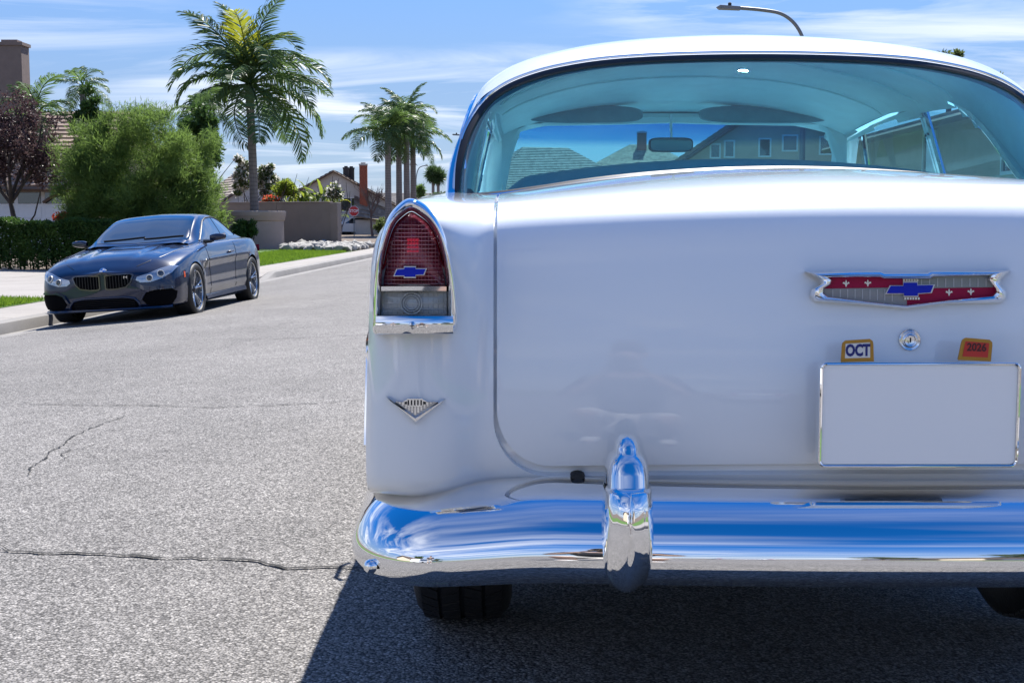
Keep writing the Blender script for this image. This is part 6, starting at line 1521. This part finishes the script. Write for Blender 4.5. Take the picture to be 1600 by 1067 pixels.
# ---- broad-leaved clump above the wall: each paddle leaf a piece
def paddle(name, L, w_, m, bendv, seed):
    mb = MB(); P = []
    for k in range(8):
        t = k / 7; x = .5 * L * t; z = L * t - bendv * t * t * L; ww = w_ * math.sin(math.pi * min(1, .10 + .88 * t)) ** .8 * (t > .25) + .012; P.append([(x, -ww, z + ww * .35), (x, 0, z), (x, ww, z + ww * .35)])
    mb.grid(P); me = bpy.data.meshes.new(name); me.from_pydata([tuple(v) for v in mb.v], [], mb.f); me.materials.append(m); return me
PD = [paddle('leaf', 1.6, .085, L_['lime'], .45, 1), paddle('leaf', 1.5, .10, L_['lime'], .85, 2), paddle('leaf', 1.4, .09, L_['mixed'], .6, 3), paddle('leaf', 1.5, .08, L_['palm_y'], .7, 4)]
for x0, nl, sc, lab in ((494, 120, 1.25, 'yellow-green broad-leaved clump behind the right end of the tan wall'), (456, 70, 1.0, 'lower broad-leaved clump behind the middle of the tan wall')):
    p0 = px(x0, 318, 61); p = thing('broad_leaf_plant', lab, 'plant', (p0.x, 61.2, z_yard(p0.x, 60)), 0, 'plants over the wall'); rn = random.Random(x0)
    for k in range(nl):
        o = bpy.data.objects.new('leaf', PD[3 if rn.random() < .12 else rn.randrange(3)]); COL.objects.link(o); o.parent = p; o.matrix_local = Matrix.Translation((rn.uniform(-.75, .75) * sc, rn.uniform(-.5, .5), rn.uniform(.9, 2.0) * sc * .85)) @ Matrix.Rotation(rn.uniform(0, 6.28), 4, 'Z') @ Matrix.Rotation(rn.uniform(-.45, .75), 4, 'Y') @ Matrix.Scale(sc * rn.uniform(.6, 1.0), 4)
    mb = MB()
    for k in range(8): mb.tube([(rn.uniform(-.4, .4), rn.uniform(-.3, .3), -.05), (rn.uniform(-.6, .6), rn.uniform(-.3, .3), 1.4)], .035, 5)
    obj('stem', mb, M['crownshaft'], p)
def shrub(name, label, cat, x0, x1, ytop, ybase, Y, m, n, size, asp=.5, seed=1, group=None, up=.2, zbase=None, depth=.8, blossoms=None, stem=1.0):
    a, b = px(x0, ybase, Y), px(x1, ytop, Y); zg_ = (z_yard(a.x, Y) if Y < 62 else -.35) if zbase is None else zbase
    p = thing(name, label, cat, ((a.x + b.x) / 2, Y + .2, zg_), 0, group); hw_ = (b.x - a.x) / 2; H_ = b.z - zg_; zl = max(.05, a.z - zg_)
    c = ellip_centers(34, (0, 0, (zl + H_) / 2), (hw_ * .85, hw_ * depth, (H_ - zl) / 2 * .85), seed, -.85, .3); rad = np.random.default_rng(seed).uniform(.14, .28, len(c)) * min(hw_ * 2, H_) * .7
    P_, D_ = clump_points(n, c, rad, seed + 1, .25); v, f = leaf_cloud(n, P_, size, asp, up, D_ * .5, .9, seed + 2); raw('crown', v, f, m, p)
    if blossoms:
        P_, D_ = clump_points(blossoms[1], c, rad * 1.08, seed + 5, .85); v, f = leaf_cloud(blossoms[1], P_, blossoms[2], .8, .2, D_, .7, seed + 6); raw('blossom', v, f, blossoms[0], p)
    mb = MB(); rnd = random.Random(seed)
    for k in range(5): branch_tree(mb, (rnd.uniform(-.2, .2) * hw_, 0, -.03), (rnd.uniform(-.5, .5), rnd.uniform(-.3, .3), 1), max(zl, H_ * .45) * stem, .03, 1, rnd, .6)
    if stem < 1: mb = MB(); zt_ = (zl + H_) / 2; mb.tube([(0, 0, -.1), (.05, 0, zt_ * .5), (0, .05, zt_ + .1)], [.16, .12, .06], 8)
    obj('stem', mb, M['bark_dark'], p); return p
shrub('clipped_shrub', 'dark clipped cone-shaped shrub in front of the planter wall', 'shrub', 352, 414, 341, 390, 50.2, L_['hedge'], 7000, .10, .4, 71, depth=.6, up=.8)
shrub('flowering_shrub', 'shrub with white blossoms just left of the tallest palm trunk', 'shrub', 362, 392, 238, 316, 61, L_['mixed'], 5200, .13, .5, 72, 'plants over the wall', blossoms=(L_['petal_white'], 900, .16))
shrub('flowering_shrub', 'loose white-flecked shrub just right of the tallest palm trunk', 'shrub', 398, 432, 250, 316, 62, L_['mixed'], 4200, .13, .5, 73, 'plants over the wall', blossoms=(L_['petal_white'], 420, .15))
shrub('green_shrub', 'mid green shrub between the white-flecked shrub and the broad leaves', 'shrub', 424, 462, 276, 316, 60.5, L_['lime'], 3000, .14, .4, 74, 'plants over the wall')
shrub('flowering_shrub', 'pale variegated shrub at the right end above the tan wall', 'shrub', 508, 533, 288, 318, 59.5, L_['mixed'], 2600, .12, .4, 75, 'plants over the wall', blossoms=(L_['petal_white'], 300, .14))
shrub('red_flowers', 'low red blossoms along the top of the tan wall', 'flowers', 400, 440, 310, 319, 59.8, L_['mixed'], 900, .10, .5, 76, 'plants over the wall', blossoms=(L_['petal_red'], 260, .11), depth=.25)
shrub('red_flowers', 'red flowers behind the hedge at the foot of the feathery shrub', 'flowers', 78, 122, 334, 350, 32.2, L_['mixed'], 500, .08, .5, 77, None, blossoms=(L_['petal_red'], 420, .07), depth=.3)
shrub('leafy_tree', 'dark evergreen behind the feathery shrub, left of the tallest palm', 'tree', 270, 350, 160, 300, 46, L_['hedge'], 9000, .16, .45, 78)
shrub('leafy_tree', 'dark foliage under the small palm crown, above the feathery shrub', 'tree', 108, 168, 122, 280, 47, L_['hedge'], 5000, .16, .45, 79)
shrub('round_tree', 'dark green dome-shaped treetop just left of the coupe\'s rear pillar', 'tree', 668, 712, 297, 330, 72, L_['palm_dark'], 6000, .10, .5, 80, up=.1)
shrub('green_shrub', 'low green shrub in front of the gabled house, right of the STOP sign', 'shrub', 583, 612, 340, 368, 93, L_['mixed'], 2200, .16, .4, 81)
shrub('green_shrub', 'dark low shrub at the foot of the far palm clump', 'shrub', 596, 640, 330, 372, 98, L_['hedge'], 3000, .16, .45, 82)
shrub('green_shrub', 'small palm-like shrub on the skyline by the far street lamp', 'shrub', 650, 664, 288, 312, 140, L_['palm'], 1200, .4, .2, 83)
shrub('leafy_tree', 'treetop rising behind the right end of the coupe\'s roof', 'tree', 1462, 1512, 72, 160, 40, L_['mixed'], 2600, .16, .4, 84, up=.6, stem=.55)
shrub('leafy_tree', 'small treetop at the right edge above the tiled roof', 'tree', 1545, 1572, 106, 180, 42, L_['mixed'], 1800, .15, .4, 85, up=.6, stem=.55)
# bare street tree by the STOP sign
b_ = base(582, 88); bt_ = thing('bare_tree', 'bare small tree with pale trunk in front of the brick chimney', 'tree', b_); mb = MB(); rnd = random.Random(33)
tp = branch_tree(mb, (0, 0, 0), (-.12, 0, 1), 1.5, .10, 0, rnd)
for k in range(6): branch_tree(mb, tp[0], (rnd.uniform(-.8, .8), rnd.uniform(-.5, .5), 1), 1.0, .05, 3, rnd, .8, .012)
obj('trunk', mb, L_['twig'], bt_)
# trees behind the photographer, for the chrome
for k, (x, y) in enumerate(((-12, -14), (-12.5, -32), (10.5, -18), (11, -38))):
    p = thing('street_tree', ('street tree mirrored in the bumper, %s' % ('nearest on the left', 'farther on the left', 'nearest on the right', 'farther on the right')[k]), 'tree', (x, y, z_yard(x, y)), 0, 'trees behind the photographer'); mb = MB(); rnd = random.Random(90 + k); branch_tree(mb, (0, 0, -.1), (0, 0, 1), 2.2, .13, 2, rnd, .6); obj('trunk', mb, M['bark'], p)
    c = ellip_centers(30, (0, 0, 3.8), (1.7, 1.7, 1.5), 95 + k, -.8, .3); P_, D_ = clump_points(4000, c, np.full(30, .5), 96 + k, .2); v, f = leaf_cloud(4000, P_, .22, .5, .1, D_ * .4, 1, 97 + k); raw('crown', v, f, L_['mixed'], p)
# ---- grass blades on the two lawns near the coupe, and pale stones by the wall
def grass(name, label, y0, y1, t0, t1, n, h, seed, lim=None):
    r = np.random.default_rng(seed); Y = r.uniform(y0, y1, n); t = r.uniform(t0, t1, n); X = t + ROADK * Y
    Z = np.array([z_yard(a, b) for a, b in zip(X, Y)]); P_ = np.stack([X, Y, Z], 1); v, f = leaf_cloud(n, P_, h, .16, 1.6, None, .7, seed + 1)
    o = raw(name, v, f, L_['grass']); return tag(o, label, 'grass', None, 'stuff')
L_['grass'] = leaf_mat('grass_blade', (.07, .14, .015), (.19, .30, .03), .4, .5, 1.0)
grass('grass', 'bright green grass strip by the kerb left of the coupe', 13.5, 20.3, TL - 3.6, TL - 1.13, 36000, .075, 101)
grass('grass', 'bright green lawn in front of the planter wall and stones', 33.2, 48.5, TL - 3.6, TL - 1.13, 38000, .085, 103)
r = random.Random(8); mb = MB()
ico = bmesh.new(); bmesh.ops.create_icosphere(ico, subdivisions=1, radius=1); iv = [v.co.copy() for v in ico.verts]; ifa = [tuple(v.index for v in f.verts) for f in ico.faces]; ico.free()
for k in range(420):
    Y = r.uniform(49.0, 56.6); t = TL - 1.2 - r.uniform(0, 3.4) * (1 - .25 * (56.6 - Y) / 7.6); X = XX(t, Y); s = r.uniform(.07, .22); q = Matrix.Rotation(r.uniform(0, 6.3), 3, 'Z') @ Matrix.Rotation(r.uniform(-.5, .5), 3, 'X')
    mb.add([tuple(q @ Vector((v.x * s * 1.3, v.y * s, v.z * s * .7)) + Vector((X, Y, z_yard(X, Y) + s * .35 + r.uniform(0, .12)))) for v in [w * r.uniform(.85, 1.15) for w in iv]], ifa)
M['stone'] = mat('stone', (.27, .26, .245), .85, var=.25, vscale=2.2)
tag(obj('river_stones', mb, M['stone'], smooth=60, fixn=False), 'bank of pale rounded river stones at the foot of the tan wall', 'stones', None, 'stuff')
# ================================================================ street furniture, far cars, people
M['galv'] = mat('galv', (.20, .205, .21), .5, metal=.5); M['sign_red'] = mat('sign_red', (.50, .015, .02), .45); M['sign_white'] = mat('sign_white', (.8, .8, .8), .45)
b_ = base(553, 86); st = thing('stop_sign', 'red octagonal STOP sign on a thin post at the far corner', 'sign', b_); zc_ = px(553, 330, 86).z - b_[2]; rr2 = .36
mb = MB(); mb.tube([(0, .03, 0), (0, .03, zc_ + .35)], .03, 6); obj('post', mb, M['galv'], st)
oc = lambda r_: [(r_ * math.cos(R(22.5 + 45 * k)), r_ * math.sin(R(22.5 + 45 * k))) for k in range(8)]
mb = MB(); mb.prism(oc(rr2), lambda a, b, d: (a, d, b + zc_), .01, -.005); face = obj('sign_face', mb, M['sign_white'], st, 0)
mb = MB(); mb.prism(oc(rr2 * .93), lambda a, b, d: (a, d, b + zc_), -.005, -.012); obj('red_field', mb, M['sign_red'], face, 0)
text('lettering', 'STOP', .27, M['sign_white'], st, (0, -.016, zc_), (math.pi / 2, 0, 0), .002, .92, .006)
def street_lamp(label, pole_px, Y, top_y, arm_px, arm_y, group='street lamps', X=None):
    p0 = px(pole_px, top_y, Y); x0 = p0.x; z0 = (z_yard(x0, Y) if Y < 62 else -.35); l = thing('street_lamp', label, 'street lamp', (x0, Y, z0), 0, group)
    zt = p0.z - z0; e = px(arm_px, arm_y, Y); ex, ez = e.x - x0, e.z - z0; mb = MB()
    mb.tube([(0, 0, -.1), (0, 0, zt - .2), (.0, 0, zt + (ez - zt) * .25)], [.10, .065, .06], 10)
    s = [(0, 0, zt - .2), (ex * .02, 0, zt + (ez - zt) * .25), (ex * .12, 0, zt + (ez - zt) * .62), (ex * .28, 0, zt + (ez - zt) * .86), (ex * .5, 0, zt + (ez - zt) * .95), (ex * .78, 0, ez + .0)]
    A = np.array(s, float); mb.tube([crv(A, t) for t in np.linspace(0, 5, 26)], .05, 8); obj('pole', mb, M['galv'], l, 60)
    hd_ = MB(); sg = -1 if ex < 0 else 1; hd_.add([(ex * .76, -.10, ez + .03), (ex * .76, .10, ez + .03), (ex * .76, .10, ez - .06), (ex * .76, -.10, ez - .06), (ex, -.16, ez + .06), (ex, .16, ez + .06), (ex * 1.0, .16, ez - .03), (ex, -.16, ez - .03), (ex * 1.04, 0, ez + .015)], [(0, 1, 5, 4), (1, 2, 6, 5), (2, 3, 7, 6), (3, 0, 4, 7), (3, 2, 1, 0), (4, 5, 8), (5, 6, 8), (6, 7, 8), (7, 4, 8)]); obj('lamp_head', hd_, M['galv'], l, 0)
    mb = MB(); mb.lathe([(.05, 0), (.05, .08), (.03, .10), (.001, .10)], 10, (ex * .88, 0, ez + .05)); obj('photocell', mb, M['asph_dark'], l); return l
street_lamp('near street lamp whose arm curves over the coupe\'s roof', 1257, 36, 78, 1124, 13)
street_lamp('street lamp head just peeping past the coupe\'s left roof pillar', 752, 92, 235, 708, 211)
street_lamp('far slim street lamp right of the palm clump', 650, 142, 285, 668, 259)
# small far cars: lofted from a side profile
def far_car(label, loc, rz, prof, glassp, W_, paint, group='far parked cars'):
    c = thing('parked_car', label, 'car', loc, rz, group); mb = MB(); P = []
    n = len(prof)
    for u, k in ((-1, .93), (-.96, 1.0), (.96, 1.0), (1, .93)):
        P.append([(u * W_ / 2 * (1 - .16 * max(0, (z - .95)) / .6), y, .22 + (z - .22) * (1 if abs(u) < .97 else .985)) for y, z in prof])
    mb.grid([r + [r[0]] for r in P]); mb.f.append(tuple(range(n))); mb.m.append(0); mb.f.append(tuple(3 * (n + 1) + i for i in range(n))); mb.m.append(0)
    b = obj('body', mb, paint, c, 30); bev(b, .03, 2, 30)
    for sx in (-1, 1):
        g = MB(); g.prism(glassp, lambda a, b_2, d: (sx * (W_ / 2 * (1 - .16 * max(0, b_2 - .95) / .6) + d), a, b_2), -.01, .006); obj('side_window', g, M['car_glass'], c, 0)
    y0, y1 = glassp[0][0] - .12, glassp[-1][0] + .1; zt = max(p[1] for p in glassp); g = MB(); g.add([(-W_ * .42, y0 - .30, 1.0), (W_ * .42, y0 - .30, 1.0), (W_ * .36, y0 + .06, zt + .03), (-W_ * .36, y0 + .06, zt + .03)], [(0, 1, 2, 3)]); obj('windscreen', g, M['car_glass'], c, 0)
    for y in (.85, prof[-1][0] - .95 if False else 3.6):
        for sx in (-1, 1):
            w2 = MB(); w2.lathe([(.0001, .1), (.2, .1), (.22, .12), (.31, .12), (.34, .08), (.34, -.08), (.3, -.1)], 24, (sx * (W_ / 2 - .1), y, .34), 'x'); obj('wheel', w2, M['rubber'], c, 40)
    for sx in (-1, 1):
        w2 = MB(); w2.box((sx * W_ * .36, -.01, .72), (.3, .05, .14)); obj('headlight', w2, M['lamp_glass'], c, 0)
        w2 = MB(); w2.box((sx * W_ * .42, 4.5, .85), (.14, .05, .3)); obj('tail_light', w2, M['red_rim'], c, 0)
    return c
suv = [(0, .35), (0, .82), (.15, .95), (1.1, 1.08), (1.75, 1.62), (2.2, 1.72), (4.2, 1.70), (4.48, 1.45), (4.55, .95), (4.55, .35)]; suvg = [(1.45, 1.12), (1.85, 1.55), (4.1, 1.6), (4.25, 1.12)]
sed = [(0, .32), (0, .68), (.2, .80), (1.2, .92), (2.0, 1.36), (2.4, 1.42), (3.3, 1.40), (4.0, .98), (4.5, .92), (4.55, .35)]; sedg = [(1.55, .95), (2.1, 1.32), (3.2, 1.33), (3.75, .96)]
M['paint_white'] = mat('paint_white', (.75, .75, .76), .3, coat=1); M['paint_navy'] = mat('paint_navy', (.01, .02, .06), .3, coat=1); M['paint_silver'] = mat('paint_silver', (.45, .46, .48), .3, metal=.5, coat=1)
p_ = px(541, 375, 92); far_car('dark blue and white utility vehicle half hidden by the tan wall, behind the STOP sign', (p_.x - 1.0, 91, -.35), R(168), suv, suvg, 1.85, M['paint_navy'])
p_ = px(600, 372, 100); far_car('white car in the drive between the bare tree and the palms', (p_.x + .8, 97, -.35), R(112), sed, sedg, 1.8, M['paint_white'])
far_car('white car parked behind the photographer, mirrored small at the bumper\'s left end', (XX(TL + 1.3, -4), -9.5, z_road(XX(TL + 1.3, -4), -7)), 0, suv, suvg, 1.85, M['paint_white'])
far_car('silver car parked far behind the photographer, mirrored in the bumper', (XX(TR - 1.3, -20), -26, z_road(XX(TR - 1.3, -20), -24)), 0, sed, sedg, 1.8, M['paint_silver'])
# ---- people: both are seen only as reflections
M['skin'] = mat('skin', (.36, .235, .18), .55); M['shirt_dark'] = mat('shirt_dark', (.012, .014, .02), .8); M['shorts_pale'] = mat('shorts_pale', (.55, .52, .48), .8); M['shoe'] = mat('shoe', (.6, .6, .6), .6); M['hair'] = mat('hair', (.015, .012, .01), .6)
def skin_body(name, J, E, m, parent, root=0, sub=2):
    """J: joints {name:(pos, radius)}, E: edges -> one continuous skinned surface"""
    names = list(J); me = bpy.data.meshes.new(name); me.from_pydata([J[k][0] for k in names], [(names.index(a), names.index(b)) for a, b in E], [])
    o = bpy.data.objects.new(name, me); COL.objects.link(o); o.parent = parent; md = o.modifiers.new('skin', 'SKIN'); me.skin_vertices.new() if not me.skin_vertices else None
    for i, k in enumerate(names):
        r_ = J[k][1]; me.skin_vertices[0].data[i].radius = (r_, r_) if not hasattr(r_, '__len__') else r_; me.skin_vertices[0].data[i].use_root = (i == root)
    s = o.modifiers.new('sub', 'SUBSURF'); s.levels = s.render_levels = sub
    dg = bpy.context.evaluated_depsgraph_get(); me2 = bpy.data.meshes.new_from_object(o.evaluated_get(dg)); o.modifiers.clear(); o.data = me2; me2.materials.clear(); me2.materials.append(m)
    me2.polygons.foreach_set('use_smooth', [True] * len(me2.polygons)); return o
def hand(parent, wrist, fwd, pal, m, curl=.9, side=1):
    fwd = Vector(fwd).normalized(); pal = Vector(pal).normalized(); lat = fwd.cross(pal) * side; w = Vector(wrist); J = {'w': (w, .026), 'p': (w + fwd * .05, (.040, .016)), 'k': (w + fwd * .085, (.040, .014))}; E = [('w', 'p'), ('p', 'k')]
    for i, L in enumerate((.070, .080, .075, .058)):
        b = w + fwd * .09 + lat * (.027 - .018 * i); d1 = (fwd + pal * curl * .5).normalized(); d2 = (fwd * .3 + pal * curl).normalized()
        for nme, q, r_ in (('a', b, .0095), ('b', b + d1 * L * .45, .009), ('c', b + d1 * L * .45 + d2 * L * .55, .0075)): J['f%d%s' % (i, nme)] = (q, r_)
        E += [('k', 'f%da' % i), ('f%da' % i, 'f%db' % i), ('f%db' % i, 'f%dc' % i)]
    t0 = w + fwd * .03 + lat * .035; J['t0'] = (t0, .012); J['t1'] = (t0 + (fwd + lat * .7).normalized() * .035, .011); J['t2'] = (t0 + (fwd + lat * .7).normalized() * .035 + (fwd + pal * .6).normalized() * .03, .009); E += [('p', 't0'), ('t0', 't1'), ('t1', 't2')]
    return skin_body('hand', J, E, m, parent, 0, 1)
def person(label, loc, rz, pose):
    p = thing('person', label, 'person', loc, rz, 'people mirrored in the bumper'); J = {k: (Vector(v[0]), v[1]) for k, v in pose.items()}
    bd = skin_body('body', {k: J[k] for k in J if not k.startswith('_')}, [e for e in (('pel', 'wst'), ('wst', 'chs'), ('chs', 'nk'), ('nk', 'hd0'), ('hd0', 'hd1'), ('hd1', 'hd2'), ('chs', 'shl'), ('shl', 'ell'), ('ell', 'wrl'), ('chs', 'shr'), ('shr', 'elr'), ('elr', 'wrr'), ('pel', 'hpl'), ('hpl', 'knl'), ('knl', 'anl'), ('anl', 'tol'), ('pel', 'hpr'), ('hpr', 'knr'), ('knr', 'anr'), ('anr', 'tor'))], M['skin'], p)
    def shell(name, keys, E, grow, m): return skin_body(name, {k: (J[k][0], J[k][1] + grow if not hasattr(J[k][1], '__len__') else (J[k][1][0] + grow, J[k][1][1] + grow)) for k in keys}, E, m, p)
    shell('shirt', ['wst', 'chs', 'shl', 'shr', 'ell', 'elr', 'pel'], [('pel', 'wst'), ('wst', 'chs'), ('chs', 'shl'), ('shl', 'ell'), ('chs', 'shr'), ('shr', 'elr')], .022, M['shirt_dark'])
    shell('shorts', ['pel', 'hpl', 'hpr', 'knl', 'knr'], [('pel', 'hpl'), ('hpl', 'knl'), ('pel', 'hpr'), ('hpr', 'knr')], .020, M['shorts_pale'])
    for s in 'lr': shell('shoe', ['an' + s, 'to' + s], [('an' + s, 'to' + s)], .014, M['shoe'])
    h1, h2 = J['hd1'][0], J['hd2'][0]; fw = Vector((0, 1, 0)); mb = MB()                        # face and hair
    c = (h1 + h2) / 2
    for k, (q, r_, sc_) in enumerate(((c + fw * .108 + Vector((0, 0, -.012)), .016, (.8, 1.1, 1.6)),)): mb.lathe([(.0001, r_), (r_ * .7, r_ * .6), (r_, 0), (r_ * .6, -r_ * .8), (.0001, -r_)], 10, q)
    obj('nose', mb, M['skin'], bd, 60)
    for sx in (-1, 1):
        mb = MB(); mb.lathe([(.0001, .010), (.008, .007), (.011, 0), (.0001, -.010)], 10, c + fw * .092 + Vector((sx * .034, 0, .018))); obj('eye', mb, M['hair'], bd, 60)
        mb = MB(); mb.lathe([(.0001, .03), (.014, .015), (.016, -.01), (.0001, -.03)], 10, c + Vector((sx * .085, 0, 0))); obj('ear', mb, M['skin'], bd, 60)
    mb = MB(); mb.tube([c + fw * .093 + Vector((x, -abs(x) * .3, -.055)) for x in (-.028, -.01, .01, .028)], .006, 6); obj('mouth', mb, M['red_rim'], bd, 60)
    P = []
    for t in np.linspace(0, math.pi * .56, 8):
        P.append([c + Vector((.090 * math.sin(t) * math.cos(a), .102 * math.sin(t) * math.sin(a) - .008 - .03 * (t / 1.7) * (1 if math.sin(a) > 0 else -.0), .03 + .105 * math.cos(t) + (.03 * (t / 1.7) if math.sin(a) > .3 else 0))) for a in np.linspace(0, 2 * math.pi, 21)])
    mb = MB(); mb.grid(P); obj('hair', mb, M['hair'], bd, 60)
    for s, sx in (('l', -1), ('r', 1)):
        w = J['wr' + s][0]; d = (w - J['el' + s][0]).normalized(); hand(p, w, d, (-sx * .6, 0, -.2) if '_cam' in pose else (-sx, 0, 0), M['skin'], .9, 1)
    return p
# the photographer, crouching behind the lens
crouch = {'pel': ((0, -.10, .40), (.15, .12)), 'wst': ((0, -.05, .60), (.14, .11)), 'chs': ((0, .03, .86), (.16, .11)), 'nk': ((0, .07, 1.00), .055), 'hd0': ((0, .09, 1.05), .065), 'hd1': ((0, .10, 1.10), (.078, .09)), 'hd2': ((0, .10, 1.20), (.07, .082)),
    'shl': ((-.19, .04, .90), .062), 'ell': ((-.27, .20, .70), .046), 'wrl': ((-.10, .30, .95), .03), 'shr': ((.19, .04, .90), .062), 'elr': ((.29, .18, .72), .046), 'wrr': ((.11, .30, .96), .03),
    'hpl': ((-.11, -.08, .38), .10), 'knl': ((-.20, .30, .52), .068), 'anl': ((-.18, .02, .08), .042), 'tol': ((-.20, .20, .035), .04), 'hpr': ((.11, -.08, .38), .10), 'knr': ((.20, .32, .46), .068), 'anr': ((.18, .04, .08), .042), 'tor': ((.20, .22, .035), .04), '_cam': ((0, 0, 0), 0)}
person('photographer in dark shirt and pale shorts crouching, mirrored in bumper and trunk', (0, -.52, z_road(0, -.5)), 0, crouch)
stand = {'pel': ((0, 0, .95), (.15, .11)), 'wst': ((0, 0, 1.12), (.135, .10)), 'chs': ((0, 0, 1.36), (.16, .11)), 'nk': ((0, .01, 1.50), .055), 'hd0': ((0, .02, 1.55), .065), 'hd1': ((0, .03, 1.61), (.078, .09)), 'hd2': ((0, .03, 1.71), (.07, .082)),
    'shl': ((-.19, 0, 1.42), .062), 'ell': ((-.26, .02, 1.14), .045), 'wrl': ((-.16, .16, 1.02), .03), 'shr': ((.19, 0, 1.42), .062), 'elr': ((.26, .02, 1.14), .045), 'wrr': ((.16, .16, 1.02), .03),
    'hpl': ((-.10, 0, .90), .10), 'knl': ((-.12, .04, .50), .068), 'anl': ((-.12, 0, .09), .042), 'tol': ((-.13, .17, .035), .04), 'hpr': ((.10, 0, .90), .10), 'knr': ((.13, .02, .50), .068), 'anr': ((.14, -.04, .09), .042), 'tor': ((.15, .13, .035), .04)}
person('person in dark top and pale shorts standing in the street, mirrored at the bumper\'s left', (-2.3, -2.6, z_road(-2.3, -2.6)), R(-30), stand)
# the photographer's camera, behind the lens point
cm = thing('photo_camera', 'black camera held by the crouching photographer, mirrored in the trunk', 'camera', (0, -.13, HC - .06)); mb = MB(); mb.box((0, -.02, .045), (.14, .06, .095)); bev(obj('camera_body', mb, M['dark'], cm), .008)
mb = MB(); mb.lathe([(.036, 0), (.036, .06), (.033, .075), (.028, .07)], 24, (0, .01, .05), 'y'); obj('lens_barrel', mb, M['dark'], cm)
mb = MB(); mb.box((0, -.02, .105), (.05, .05, .03), 0, 0, .7); obj('viewfinder', mb, M['dark'], cm)
